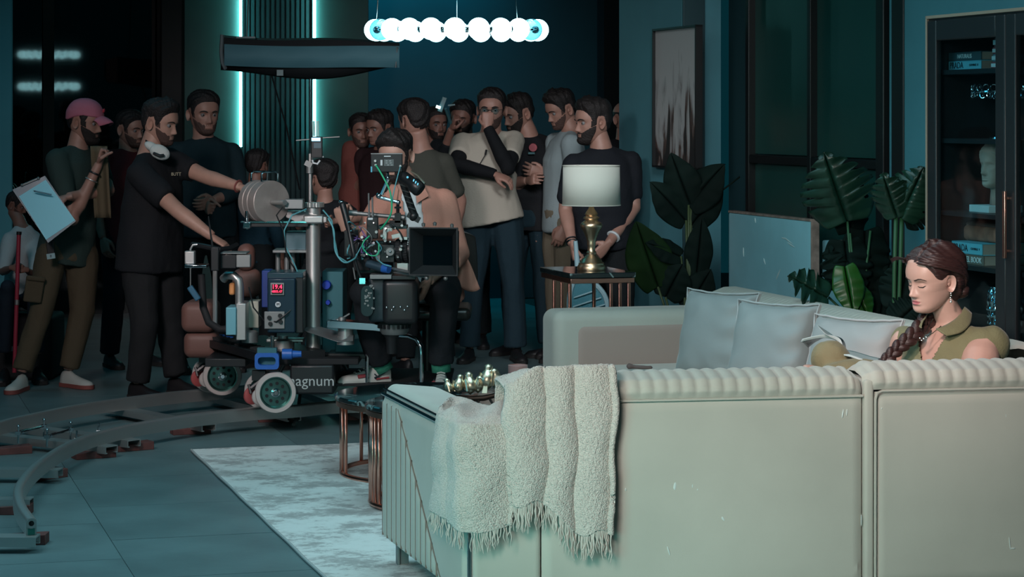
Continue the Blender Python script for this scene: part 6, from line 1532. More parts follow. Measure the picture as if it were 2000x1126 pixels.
# pocket flap, bracelets
b = MB(); b.box(Vector(PX(66, 566, Y-.235))-Vector(r1.location), (.11, .03, .15), rz=.4, ry=.15); b.box(Vector(PX(70, 544, Y-.245))-Vector(r1.location), (.115, .03, .03), rz=.4, ry=.15); part('cargo_pocket', b, MATS['cloth_olive_cargo'], r1, bevel=.01)
def band(root, el, wr, k, r, rad, m, nm='bracelet'):
    c = Vector(el).lerp(Vector(wr), k); d = (Vector(wr)-Vector(el)).normalized(); a = d.orthogonal().normalized(); b_ = d.cross(a); L_ = Vector(root.location); b = MB()
    b.tube([c+a*r*cos(q)+b_*r*sin(q)-L_ for q in np.linspace(0, 2*pi, 25)[:-1]], rad, 6, closed=True); return part(nm, b, m, root)
band(r1, J['elL'], J['wrL'], .82, .034, .006, M_black); band(r1, J['elL'], J['wrL'], .70, .036, .004, M_alu)
# clipboard with paper
q0, q1, q2, q3 = PX(24, 370, Y-.42), PX(88, 343, Y-.40), PX(147, 430, Y-.44), PX(90, 468, Y-.46); cc = (q0+q1+q2+q3)/4
cb = thing('clipboard', 'clear clipboard with pale blue paper held by the man in the pink cap', 'clipboard', tuple(cc)); nrm = (q1-q0).cross(q3-q0).normalized(); nrm = nrm if nrm.y < 0 else -nrm
b = MB(); b.prism([q-cc+nrm*0 for q in (q0, q1, q2+(q2-q1)*.02, q3+(q3-q0)*.06)], -nrm, .006); part('board', b, mat('board_grey_clear', (.10, .20, .26), .3), cb)
b = MB(); b.prism([p-cc+nrm*.002 for p in (q0.lerp(q3, .16).lerp(q1, .05), q1.lerp(q2, .08).lerp(q0, .05), q2, q3.lerp(q2, .0))], nrm, .002); part('paper', b, mat('blue_paper', (.34, .84, 1.0), .8), cb)
b = MB(); m1_ = q0.lerp(q1, .3)-cc+nrm*.006; m2_ = q0.lerp(q1, .8)-cc+nrm*.006; b.tube([m1_, m2_], .007, 6); b.sphere(m1_, .01, 8, 6); b.sphere(m2_, .01, 8, 6); part('clip', b, M_alud, cb)
pn_ = thing('pen', 'blue grey pen in the hand of the man with the clipboard', 'pen', tuple(PX(84, 376, Y-.47))); b = MB(); b.cyl((-.045, 0, .008), (.05, 0, -.012), .005, 8); part('barrel', b, mat('pen_blue', (.12, .28, .36), .4), pn_)
b = MB(); b.cone = None; b.tube([(-.045, 0, .008), (-.058, 0, .011)], [.005, .001], 8); part('tip', b, M_black, pn_)
# radio hanging at the belt
rd = thing('belt_pouch', 'black belt strap with a small pale tag hanging under the clipboard', 'pouch', tuple(PX(99, 485, Y-.3))); b = MB(); b.box((0, 0, .0), (.045, .02, .12), ry=-.1); part('strap', b, M_black, rd, bevel=.004); b = MB(); b.box((.004, -.012, -.045), (.05, .006, .032), ry=-.15); part('tag', b, mat('tag_pale', (.30, .48, .52), .5), rd); text_part('lettering', '8', .022, M_ink, rd, (.004, -.017, -.045), (pi/2, 0, 0))
# vest strip held in the fist (khaki cloth)
b = MB(); L_ = Vector(r1.location)
b.grid(lambda u_, v_: tuple(PX(176+34*u_+8*v_, 285+140*v_, Y-.20+.02*sin(u_*9)+.03*v_)-L_), 10, 12); o = part('open_vest', b, cl('khaki', (.13, .11, .07)), r1, angle=180); s_ = o.modifiers.new('s', 'SOLIDIFY'); s_.thickness = .008
# ---- 2. seated helper at the left edge with white shirt and red pole
Y = 14.95; J = stand(30, 380, Y, 40, hyaw=80, hp=20); 
J['head'] = PX(32, 400, Y+.05); J['nek'] = PX(44, 440, Y); J['che'] = PX(46, 488, Y); J['wai'] = PX(40, 545, Y); J['pel'] = PX(36, 588, Y); J['hiL'] = PX(18, 590, Y-.1); J['hiR'] = PX(55, 590, Y); J['knL'] = PX(15, 560, Y-.50); J['knR'] = PX(66, 570, Y-.45); J['anL'] = PX(8, 690, Y-.42); J['anR'] = PX(75, 690, Y-.35); J['toL'] = J['anL']+Vector((.0, -.2, 0)); J['toR'] = J['anR']+Vector((.08, -.2, 0))
J['shL'] = PX(20, 468, Y-.1); J['shR'] = PX(66, 465, Y+.05); J['elL'] = PX(6, 530, Y-.25); J['wrL'] = PX(24, 522, Y-.50); J['elR'] = PX(72, 540, Y-.3); J['wrR'] = PX(50, 526, Y-.50)
person(J, 'person in a pale shirt seated low at the left edge gripping a red pole', SK2, cl('pale_shirt', (.42, .50, .52)), cl('navy_trousers', (.012, .022, .035)), (M_shb, M_solb), hair_short(.014), beard_fn(.004), ('grip', 'grip'), {'L': dict(f=(.8, -.5, 0), n=(0, 1, -.3), t=(0, 0, 1)), 'R': dict(f=(-.8, -.5, .1), n=(0, 1, -.3), t=(0, 0, 1))}, seed=9, sleeve=1.0)
pt = thing('red_pole', 'red pole held upright by the seated person at the left edge', 'pole', tuple(PX(28, 727, Y-.58))); lq = Loc(pt.location); pt.location.z = max(.0, pt.location.z)
b = MB(); b.cyl(lq(PX(28, 727, Y-.58)), lq(PX(37, 456, Y-.56)), .013, 12); part('shaft', b, mat('red_paint', (.34, .03, .06), .4), pt); b = MB(); b.cyl(lq(PX(37, 458, Y-.56)), lq(PX(37.4, 452, Y-.56)), .016, 12); part('cap', b, M_black, pt); b = MB(); b.cyl(lq(PX(33, 595, Y-.578)), lq(PX(33.4, 585, Y-.576)), .0142, 12); part('collar', b, M_alud, pt)
st = thing('equipment_case', 'dark equipment case the person at the left edge sits on', 'case', tuple(ST(*st_of(PX(36, 600, Y)), 0))); b = MB(); rbox(b, -.25, .25, -.2, .25, 0, PX(36, 612, Y).z, .03); part('body', b, M_blackmat, st); b = MB(); b.box((0, -.2, .2), (.12, .02, .03)); part('handle', b, M_alud, st)
# ---- 3. man in maroon behind
Y = 15.6; J = stand(252, 216, Y, 40, hyaw=55, hp=8)
person(J, 'man in a maroon shirt half hidden between the two men at the left', SK1, cl('maroon', (.13, .022, .026)), cl('dark_navy', (.010, .014, .020)), (M_shb, M_solb), hair_short(.018), beard_fn(.004), seed=12)
# ---- 4. big man in black T-shirt, neck headphones
Y = 13.9; J = stand(292, 197, Y, 62, hyaw=68, hp=12, fat=1.25, stance=1.3, hs=1.06)
J['head'] = PX(313, 240, Y); J['nek'] = PX(292, 298, Y); J['che'] = PX(300, 372, Y); J['wai'] = PX(296, 440, Y); J['pel'] = PX(292, 510, Y)
J['shL'] = PX(272, 340, Y-.20); J['shR'] = PX(330, 312, Y+.16); J['elL'] = PX(348, 412, Y-.36); J['wrL'] = PX(415, 462, Y-.42); J['elR'] = PX(402, 345, Y+.02); J['wrR'] = PX(470, 365, Y-.10)
J['hiL'] = PX(272, 520, Y-.08); J['hiR'] = PX(318, 520, Y+.08); J['knL'] = PX(282, 630, Y-.15); J['knR'] = PX(330, 630, Y+.1); J['anL'] = PX(268, 748, Y-.12); J['anR'] = PX(345, 735, Y+.1); J['toL'] = J['anL']+Vector((.14, -.1, 0)); J['toR'] = J['anR']+Vector((.17, -.1, 0))
M_hairs = mat('spiky_hair', (.012, .010, .010), .6, bump=1, bscale=120)
r4, X4, hd4 = person(J, 'heavyset man in black T-shirt with white headphones around his neck pushing the dolly', SK3, cl('black_tee', (.012, .014, .017)), cl('charcoal_trousers', (.016, .018, .020)), (M_shb, M_solb), hair_short(.020, .012), beard_fn(.0034), ('relaxed', 'grip'),
    {'L': dict(f=(.85, -.2, -.5), n=(-.3, .2, -1), t=(.2, 1, .3)), 'R': dict(f=(.9, -.15, -.2), n=(0, .3, -1), t=(0, -1, .2))}, vox=.011, seed=21, sleeve=.68, inf=.018, hcol=M_hairs, low=.06)
band(r4, J['elR'], J['wrR'], .93, .034, .006, M_solr)
hp_ = thing('headphones', 'white headphones hanging round the neck of the man in black T-shirt', 'headphones', tuple(PX(312, 290, Y-.2))); lq = Loc(hp_.location)
b = MB(); b.sphere(lq(PX(312, 297, Y-.16)), .060, 20, 12, (1.05, .55, .72), rot=Rzxy(0, 0, 25)); part('ear_cushion', b, mat('white_fabric', (.55, .62, .60), .8, bump=.4, bscale=60), hp_, angle=180)
b = MB(); b.sphere(lq(PX(297, 287, Y-.14)), .045, 16, 10, (1.1, .6, .6), rot=Rzxy(0, 0, 30)); part('ear_cushion', b, MATS['white_fabric'], hp_, angle=180)
b = MB(); b.tube([lq(PX(300, 299, Y-.2)), lq(PX(312, 304, Y-.21)), lq(PX(320, 303, Y-.2))], .009, 6); b.tube([lq(PX(292, 280, Y-.1)), lq(PX(280, 270, Y+.0)), lq(PX(290, 272, Y+.12))], .007, 6); part('band', b, M_black, hp_)
M_pr = mat('print_white', (.45, .42, .30), .7); o = text_part('chest_print', 'BUTT', .026, M_pr, r4, tuple(PX(344, 340, Y-.19)-Vector(r4.location)), (pi/2, 0, radians(35)))
# ---- 5. navy man
Y = 15.3; J = stand(402, 178, Y, 22, hyaw=28, hp=6, fat=1.12, hs=1.1)
J['head'] = PX(398, 222, Y); J['nek'] = PX(398, 272, Y+.02); J['elL'] = PX(372, 372, Y+.05); J['wrL'] = PX(400, 400, Y-.28); J['elR'] = PX(468, 370, Y+.0); J['wrR'] = PX(415, 392, Y-.26); J['shL'] = PX(348, 300, Y); J['shR'] = PX(452, 300, Y+.05)
person(J, 'man in a dark navy long sleeve top standing before the lit panel', SK1, cl('navy_top', (.010, .028, .036)), cl('black_trousers', (.008, .012, .014)), (M_shb, M_solb), hair_short(.018), beard_fn(.0034), ('fist', 'relaxed'), seed=25, sleeve=1.7, vox=.012)
# ---- 6/7. dark crew behind the dolly
Y = 15.4; J = stand(500, 292, Y, 140, hyaw=150, hs=1.0); person(J, 'person in dark blue bending away behind the drum counterweight', SK2, cl('dark_blue', (.008, .035, .055)), cl('black_trousers', (.008, .012, .014)), (M_shb, M_solb), hair_short(.018), None, seed=31, sleeve=1.6, eyes=False)
Y = 14.6; J = stand(634, 322, Y, 200, hyaw=215, hs=1.15); J['shR'] = PX(665, 408, Y); J['shL'] = PX(600, 412, Y); J['elR'] = PX(700, 425, Y-.05); J['wrR'] = PX(650, 432, Y-.25); J['nek'] = PX(635, 395, Y); J['head'] = PX(632, 350, Y)
J['elL'] = PX(585, 440, Y); J['wrL'] = PX(610, 410, Y-.3)
person(J, 'dark haired crew member in black seen from behind working beside the column', SK1, cl('black_crew', (.008, .011, .014)), cl('black_trousers', (.008, .012, .014)), (M_shb, M_solb), hair_short(.026), None, seed=33, sleeve=.7, eyes=False)
# ---- 8. pair behind the operator: rust shirt man and woman
Y = 16.6; J = stand(704, 222, Y, 20, hyaw=15, hp=5); J['elL'] = PX(680, 378, Y); J['wrL'] = PX(718, 350, Y-.2); J['shL'] = PX(686, 292, Y)
person(J, 'slim man in a rust shirt leaning by the lit panel behind the operator', SK2, cl('rust_shirt', (.17, .055, .045)), cl('black_trousers', (.008, .012, .014)), (M_shb, M_solb), hair_short(.018), beard_fn(.004), ('relaxed', 'relaxed'), seed=41, sleeve=.9)
Y = 16.4; J = stand(745, 216, Y, -40, hyaw=-45, hp=8)
person(J, 'dark haired woman looking down between the rust shirt man and the operator', SK2, cl('dark_plum', (.03, .014, .016)), cl('black_trousers', (.008, .012, .014)), (M_shb, M_solb), hair_short(.024), None, seed=43, sleeve=.9, headkey='f', headargs=dict(female=True, jaw=.92))
# ---- 9. man seen from behind, grey-brown tee
Y = 15.2; J = stand(828, 205, Y, 205, hyaw=222, hp=10, fat=1.12, hs=1.08); J['head'] = PX(808, 236, Y); J['nek'] = PX(822, 290, Y); J['shR'] = PX(782, 325, Y-.05); J['shL'] = PX(868, 318, Y)
person(J, 'man in a grey-brown T-shirt seen from behind with head bowed', SK1, cl('greybrown_tee', (.055, .060, .050)), cl('black_trousers', (.008, .012, .014)), (M_shb, M_solb), hair_short(.020), None, seed=45, eyes=False)
# ---- 10. dark crew with handheld gear
Y = 16.9; J = stand(905, 196, Y, -10, hyaw=-20, hp=10); J['elL'] = PX(862, 320, Y-.1); J['wrL'] = PX(882, 250, Y-.25)
person(J, 'dark dressed crew member holding a small camera up beside the beige shirt man', SK2, cl('black_crew', (.008, .011, .014)), cl('black_trousers', (.008, .012, .014)), (M_shb, M_solb), hair_short(.018), beard_fn(.006), ('grip', 'relaxed'), seed=51, sleeve=1.6)
J = stand(850, 210, 17.2, 20, hyaw=25); person(J, 'shadowed person in black standing behind the man with bowed head', SK2, cl('black_crew', (.008, .011, .014)), cl('black_trousers', (.008, .012, .014)), (M_shb, M_solb), hair_short(.018), beard_fn(.005), seed=52)
t = thing('handheld_gear', 'small handheld rig with a bright light held above the dark crew member', 'gear', tuple(PX(866, 205, 16.5))); lq = Loc(t.location)
b = MB(); b.box(lq(PX(864, 204, 16.5)), (.035, .03, .11), ry=.35); part('body', b, mat('rig_teal', (.05, .15, .17), .4), t, bevel=.004); b = MB(); b.box(lq(PX(856, 209, 16.47)), (.032, .02, .02), ry=.35); part('lamp', b, mat('rig_lamp', (.7, 1, 1), .4, emis=(.7, 1, 1), estr=3), t)
b = MB(); b.box(lq(PX(882, 205, 16.5)), (.05, .015, .010), ry=-.1); b.cyl(lq(PX(870, 212, 16.5)), lq(PX(880, 240, 16.6)), .01, 8); part('arm', b, MATS['rig_teal'], t)
# ---- 11. man in beige polo, hand on chin
Y = 15.9; J = stand(962, 182, Y, 0, hyaw=-6, hp=4, fat=1.22, hs=1.06, stance=1.1)
J['head'] = PX(960, 214, Y); J['nek'] = PX(958, 262, Y+.02); J['che'] = PX(948, 318, Y); J['wai'] = PX(950, 375, Y); J['pel'] = PX(958, 420, Y); J['shL'] = PX(905, 280, Y+.02); J['shR'] = PX(1004, 275, Y+.02)
J['elL'] = PX(892, 322, Y-.18); J['wrL'] = PX(968, 340, Y-.30); J['elR'] = PX(992, 328, Y-.26); J['wrR'] = PX(952, 248, Y-.22)
M_beigep = cl('beige_polo', (.42, .40, .34))
r11, X11, hd11 = person(J, 'man in a beige polo with black arm sleeves and glasses, fist to his mouth', SK1, M_beigep, cl('dark_jeans', (.012, .032, .045)), (M_shb, M_solb), hair_short(.018), beard_fn(.004), ('relaxed', 'fist'), {'L': dict(f=(.85, -.2, -.35), n=(0, .4, -1), t=(0, -1, .4)), 'R': dict(f=(.05, .05, 1), n=(-.2, 1, 0), t=(-1, 0, 0))}, vox=.011, seed=61, sleeve=.62, inf=.018, low=.05)
for q in 'LR':
    b = MB(); pp, rr_ = arm_pts(J, q, .006); pp, rr_ = pp[1:], rr_[1:]; pp[0] = J['sh'+q].lerp(J['el'+q], .45); limb(b, pp, rr_); v, fs = remesh(b, .010, 3); arr_obj('arm_sleeve', v, fs, cl('black_sleeve', (.006, .008, .010)), r11, tuple(r11.location), label='black compression arm sleeve')
gl = thing('glasses', 'thin glasses with teal reflections on the man in the beige polo', 'glasses', tuple(J['head'])); 
for sx in (-1, 1): b = MB(); b.tube([(sx*.033+.022*cos(a), -.102, .002+.017*sin(a)) for a in np.linspace(0, 2*pi, 21)[:-1]], .0015, 6, closed=True); arr_obj('rim', X11(np.array(b.v)), b.f, M_black, gl, tuple(J['head'])); b = MB(); b.lathe([(0, -.0005), (.021, -.0005), (.021, .0005), (0, .0005)], c=(sx*.033, -.102, .002), n=20, axis='Y'); arr_obj('lens', X11(np.array(b.v)), b.f, M_pglass, gl, tuple(J['head']))
b = MB(); b.tube([(-.011, -.102, .004), (0, -.106, .006), (.011, -.102, .004)], .0015, 6)
for sx in (-1, 1): b.tube([(sx*.055, -.102, .006), (sx*.074, -.06, .004), (sx*.078, .005, .0)], .0015, 6)
arr_obj('frame', X11(np.array(b.v)), b.f, M_black, gl, tuple(J['head']))
mic = thing('lapel_mic', 'small black lapel microphone clipped on the beige polo', 'microphone', tuple(PX(945, 300, Y-.17))); lq = Loc(mic.location); b = MB(); b.cyl(lq(PX(950, 292, Y-.17)), lq(PX(948, 302, Y-.17)), .007, 8); part('capsule', b, M_black, mic); b = MB(); b.tube([lq(PX(948, 302, Y-.17)), lq(PX(942, 312, Y-.175)), lq(PX(936, 322, Y-.17))], .003, 6); part('wire', b, M_black, mic)
# ---- 12. man in black tee with pink badge
Y = 16.3; J = stand(1035, 184, Y, -30, hyaw=-60, hp=18, fat=1.12, hs=1.05); J['head'] = PX(1012, 222, Y); J['nek'] = PX(1035, 268, Y); J['shL'] = PX(1000, 285, Y); J['shR'] = PX(1080, 285, Y+.05); J['elR'] = PX(1090, 362, Y); J['wrR'] = PX(1062, 340, Y-.28); J['elL'] = PX(1000, 360, Y-.05); J['wrL'] = PX(1030, 352, Y-.25)
r12, X12, _ = person(J, 'bearded man in a black T-shirt with a round pink badge print looking down', SK1, cl('black_tee', (.012, .014, .017)), cl('dark_jeans', (.012, .032, .045)), (M_shb, M_solb), hair_short(.018), beard_fn(.008), ('relaxed', 'splay'), {'R': dict(f=(-.8, -.2, .25), n=(0, 1, 0), t=(0, 0, 1))}, seed=71)
b = MB(); b.lathe([(0, -.012), (.027, -.012), (.03, 0), (0, 0)], c=PX(1041, 288, Y-.155)-Vector(r12.location), n=24, axis='Y'); part('badge_print', b, mat('badge_pink', (.40, .08, .10), .6), r12, label='round pink badge'); b = MB(); b.box(PX(1038, 299, Y-.16)-Vector(r12.location), (.045, .01, .014)); part('badge_print', b, mat('badge_teal', (.05, .16, .18), .6), r12)
# ---- 13. young man with headset, white shirt over maroon
Y = 16.0; J = stand(1098, 180, Y, -75, hyaw=-62, hp=22, fat=.92, hs=1.0); J['head'] = PX(1096, 214, Y); J['nek'] = PX(1118, 260, Y)
r13, X13, _ = person(J, 'young man with an ear headset in a pale jacket over maroon, looking down left', SK1, cl('pale_denim', (.30, .38, .40)), cl('khaki_trousers', (.17, .15, .11)), (M_shb, M_solb), hair_short(.020, .016), beard_fn(.0032), seed=75, sleeve=1.6)
b = MB(); b.sphere((-.078, .005, -.008), .020, 12, 8, (.6, 1, 1.2)); b.tube([(-.08, 0, -.02), (-.075, -.04, -.05), (-.06, -.07, -.07)], .003, 6); hs2 = thing('headset', 'black ear headset on the young man in the pale jacket', 'headset', tuple(J['head'])); arr_obj('earpiece', X13(np.array(b.v)), b.f, M_black, hs2, tuple(J['head']))
# ---- 14. black V-neck man behind the lamp
Y = 14.6; J = stand(1178, 196, Y, -20, hyaw=-66, hp=6, fat=1.18, hs=1.10); J['head'] = PX(1158, 238, Y); J['nek'] = PX(1176, 292, Y); J['che'] = PX(1176, 350, Y); J['shL'] = PX(1122, 322, Y-.05); J['shR'] = PX(1232, 315, Y+.05)
J['elL'] = PX(1104, 410, Y-.05); J['wrL'] = PX(1118, 478, Y-.20); J['elR'] = PX(1238, 405, Y); J['wrR'] = PX(1188, 476, Y-.22)
r14, X14, _ = person(J, 'bearded man in a black V-neck T-shirt standing behind the brass lamp', SK1, cl('black_vneck', (.010, .013, .018)), cl('black_trousers', (.008, .012, .014)), (M_shb, M_solb), hair_short(.022, .01), beard_fn(.008), ('grip', 'grip'), {'L': dict(f=(.1, -.1, -1), n=(1, 0, 0), t=(0, -1, 0)), 'R': dict(f=(-.6, -.2, -.6), n=(-.4, .5, 0), t=(0, -1, 0))}, vox=.011, seed=81)
band(r14, J['elR'], J['wrR'], .80, .036, .009, M_white); band(r14, J['elL'], J['wrL'], .93, .034, .005, M_chrome); band(r14, J['elL'], J['wrL'], .86, .036, .005, M_black)
# ---- 15. bald man in the corner
Y = 16.6; J = stand(1222, 196, Y, 20, hyaw=35, hp=2, hs=1.0)
def hair_bald(x, y, z, a):
    zl = cat(HAIRLINE, a)[0]; return .003*smooth(zl, zl+.01, z) if (z > zl and z < .045 and a > 1.3) else -.5
person(J, 'bald man in dark clothes half hidden in the corner by the painting wall', SK1, cl('black_crew', (.008, .011, .014)), cl('black_trousers', (.008, .012, .014)), (M_shb, M_solb), hair_bald, None, seed=91)
# mosquito racket
rk = thing('mosquito_racket', 'pale blue mosquito racket hanging from the hand behind the side table', 'racket', tuple(PX(1148, 600, 14.35))); lq = Loc(rk.location); YK = 14.35
def RK(x, y, dy=0): return lq(PX(x, y, YK+dy))
cxk, cyk = 1147, 600
outl = [(1122, 545), (1114, 570), (1112, 600), (1118, 630), (1135, 650), (1160, 652), (1180, 635), (1187, 605), (1180, 575), (1160, 552), (1145, 543)]
def ovl(n): K = [(i, *RK(*p)) for i, p in enumerate(outl+outl[:1])]; return [Vector(cat(K, x)) for x in np.linspace(0, len(outl), n)[:-1]]
b = MB(); b.tube(ovl(60), .016, 8, closed=True, flat=1); part('frame', b, mat('racket_white', (.30, .48, .54), .4), rk)
o_ = ovl(60); c = sum(o_, Vector())/len(o_); b = MB(); b.loft([[p*.97+c*.03+Vector((0, .004, 0)) for p in o_], [p*.97+c*.03+Vector((0, .008, 0)) for p in o_]]); part('mesh', b, mat('racket_mesh', (.05, .22, .28), .5, bump=.6, bscale=200), rk)
b = MB()
for x0, y0, x1, y1 in ((1121, 581, 1163, 567), (1119, 599, 1174, 581), (1140, 608, 1182, 594), (1122, 632, 1184, 612)): b.tube([RK(x0, y0, -.012), RK(x1, y1, -.012)], .005, 6)
o = part('grid_bars', b, MATS['racket_white'], rk); o['kind'] = 'stuff'
b = MB(); b.tube([RK(1130, 548), RK(1128, 520), RK(1126, 492), RK(1124, 470)], [.026, .018, .015, .013], 10); part('handle', b, MATS['racket_white'], rk)
# chairs: operator seat etc
# ---- operator seated on the dolly
Y = 12.75; J = stand(790, 262, Y, -12, zf=0, hyaw=-18, hp=16, fat=1.15, hs=1.16)
J['base'] = Vector(((790-CX)/F*Y, Y, .24)); J['s'] = 1.0
J['head'] = PX(772, 304, Y-.02); J['nek'] = PX(796, 372, Y+.03); J['che'] = PX(812, 432, Y+.05); J['wai'] = PX(822, 490, Y+.10); J['pel'] = PX(828, 548, Y+.14)
J['shL'] = PX(745, 405, Y-.02); J['shR'] = PX(866, 395, Y+.06); J['elL'] = PX(712, 470, Y-.15); J['wrL'] = PX(672, 440, Y-.28); J['elR'] = PX(893, 492, Y-.0); J['wrR'] = PX(838, 548, Y-.40)
J['hiL'] = PX(800, 558, Y+.1); J['hiR'] = PX(860, 558, Y+.1); J['knL'] = PX(708, 572, Y-.42); J['knR'] = PX(868, 580, Y-.40); J['anL'] = PX(742, 708, Y-.25); J['anR'] = PX(862, 712, Y-.32)
J['toL'] = J['anL']+Vector((-.18, -.06, 0)); J['toR'] = J['anR']+Vector((.0, -.2, 0)); zl = PX(742, 749, Y-.25).z; J['soleL'] = zl; J['soleR'] = PX(862, 760, Y-.3).z
ro, Xo, hdo = person(J, 'camera operator in salmon overshirt and white T-shirt seated behind the camera', SK3, cl('white_tee', (.50, .60, .62)), cl('black_jeans', (.012, .016, .020)), (M_shw, M_shw), hair_short(.022, .018, side=.006), beard_fn(.008), ('grip', 'relaxed'),
    {'L': dict(f=(-.2, -.2, .9), n=(.4, 1, 0), t=(1, 0, .3)), 'R': dict(f=(-.35, -.35, -.85), n=(-1, .2, .3), t=(0, -1, 0))}, vox=.010, seed=101, sleeve=.4, inf=.010)
# open overshirt: two front panels + back + sleeves
M_salm = cl('salmon_overshirt', (.48, .25, .19)); b = MB()
rr0 = torso_rings(J, .030, low=.12)
for q in 'LR':
    pp, rr_ = arm_pts(J, q, inf=.020, upto=1.35 if q == 'L' else 1.30); limb(b, pp, rr_); b.tube([J['nek']-(J['nek']-J['che'])*.12, J['sh'+q]], [.066, .068], 12)
b.loft(rr0[:-1]); v, fs = remesh(b, .010, 4)
# cut the opening at the front so the white T-shirt shows
c = np.array(J['che']); dn = np.array((J['nek']-J['pel']).normalized()); axr = np.array((J['shR']-J['shL']).normalized()); fwd = np.cross(axr, dn); fwd = fwd if fwd[1] < 0 else -fwd
cen = np.array([np.mean(v[list(f)], axis=0) for f in fs]); rel = cen-c; side = rel@axr; fr = rel@fwd; hh_ = rel@dn
keep = ~((np.abs(side+.035) < .050+.16*np.clip(-hh_-.05, 0, .5)) & (fr > .02) & (hh_ < .23))
fs2 = [f for f, k_ in zip(fs, keep) if k_]; o = arr_obj('overshirt', v, fs2, M_salm, ro, tuple(ro.location), disp=.005, df=9, seed=77); s_ = o.modifiers.new('s', 'SOLIDIFY'); s_.thickness = .004
L_ = Vector(ro.location)
b = MB()
def tail(u_, v_):
    a = PX(893+12*u_, 470+15*u_, Y-.02+.10*u_); c_ = PX(886+50*u_, 560+12*u_+0*v_, Y+.02+.12*u_); e = PX(905+32*u_, 545+30*u_, Y+.0+.12*u_)
    p = a.lerp(PX(890+48*u_, 548+22*sin(u_*2.4), Y+.02+.10*u_), v_); p.y += .02*sin(u_*8+v_*3); return tuple(p-L_)
b.grid(tail, 14, 14); o = part('shirt_tail', b, M_salm, ro, angle=180); s_ = o.modifiers.new('s', 'SOLIDIFY'); s_.thickness = .006
for q, sx in (('L', -1), ('R', 1)):
    b = MB(); n0 = J['nek']; p0 = n0+Vector((sx*.045, -.075, .01)); b.prism([p0-L_, p0+Vector((sx*.03, .02, .05))-L_, p0+Vector((sx*.075, -.03, -.035))-L_, p0+Vector((sx*.01, -.05, -.075))-L_], (0, 1, 0), .008); part('collar', b, M_salm, ro, bevel=.002)
# green socks
M_sock = cl('green_sock', (.05, .30, .20)); 
for q, (x0, y0, x1, y1) in (('L', (728, 682, 752, 725)), ('R', (860, 690, 862, 726))):
    dy = -.25 if q == 'L' else -.32; b = MB(); p0, p1 = PX(x0, y0, Y+dy), PX(x1, y1, Y+dy); b.tube([p0-L_, p0.lerp(p1, .5)-L_, p1-L_], [.056, .052, .050], 14); part('sock', b, M_sock, ro, label='green sock', angle=180)
for q in 'LR':   # swoosh-like trim and laces on the shoes
    an, to = J['an'+q], J['to'+q]; d = (to-an); d.z = 0; d.normalize(); n_ = Vector((-d.y, d.x, 0)); n_ = n_ if n_.y < 0 else -n_; z0 = J['sole'+q]; he = an-d*.06; he.z = z0
    b = MB(); b.tube([he+d*.10+n_*.038+Vector((0, 0, .058)), he+d*.085+n_*.040+Vector((0, 0, .044)), he+d*.10+n_*.041+Vector((0, 0, .036)), he+d*.04+n_*.036+Vector((0, 0, .062))], [.003, .006, .006, .0015], 6); b.v = [tuple(Vector(p)-L_) for p in b.v]; part('side_mark', b, M_ink, ro, label='black curved tick mark on the shoe')
    b = MB(); b.tube([he+d*.15+n_*.036+Vector((0, 0, .05)), he+d*.19+n_*.038+Vector((0, 0, .045))], .011, 6); b.tube([he+d*.02+n_*.034+Vector((0, 0, .035)), he+d*.09+n_*.040+Vector((0, 0, .030))], .005, 6); b.v = [tuple(Vector(p)-L_) for p in b.v]; part('shoe_trim', b, mat('trim_red', (.36, .06, .07), .6), ro, label='dark red shoe trim')
    b = MB()
    for k in range(4): c_ = he+d*(.13+.022*k)+Vector((0, 0, .095-.011*k)); b.tube([c_-n_*.022, c_+Vector((0, 0, .006)), c_+n_*.022], .0035, 5)
    b.v = [tuple(Vector(p)-L_) for p in b.v]; o = part('laces', b, M_shw, ro)
# operator's chair
ch = thing('operator_chair', 'black padded chair back behind the seated camera operator', 'chair', tuple(PX(905, 620, Y+.32))); ch.location.z = .25; lq = Loc(ch.location)
b = MB(); 
def back(u_, v_):
    a = (u_*2-1); x = 878+ (50*a if a > 0 else 46*a)*(1-.12*v_**3)**1; y = 562-112*v_*(1-.10*a*a) ; return tuple(lq(PX(x, y, Y+.36+.05*a*a)))
b.grid(back, 20, 16); o = part('backrest', b, mat('black_leather', (.020, .020, .018), .3), ch, angle=180); s_ = o.modifiers.new('s', 'SOLIDIFY'); s_.thickness = .035; bv = o.modifiers.new('b', 'BEVEL'); bv.width = .01; bv.segments = 3
b = MB(); rim_ = [back(0, k/8) for k in range(9)]+[back(k/10, 1) for k in range(1, 10)]+[back(1, 1-k/8) for k in range(9)]; b.tube(rim_, .010, 8); part('frame_tube', b, M_alud, ch)
b = MB(); s0_ = lq(PX(835, 585, Y+.1)); rbox(b, s0_.x-.22, s0_.x+.24, s0_.y-.2, s0_.y+.25, s0_.z-.10, s0_.z-.03, .03); part('seat', b, MATS['black_leather'], ch)
b = MB(); b.cyl(s0_+Vector((0, 0, -.08)), Vector((s0_.x, s0_.y, .02)), .03, 12); part('post', b, M_black, ch)
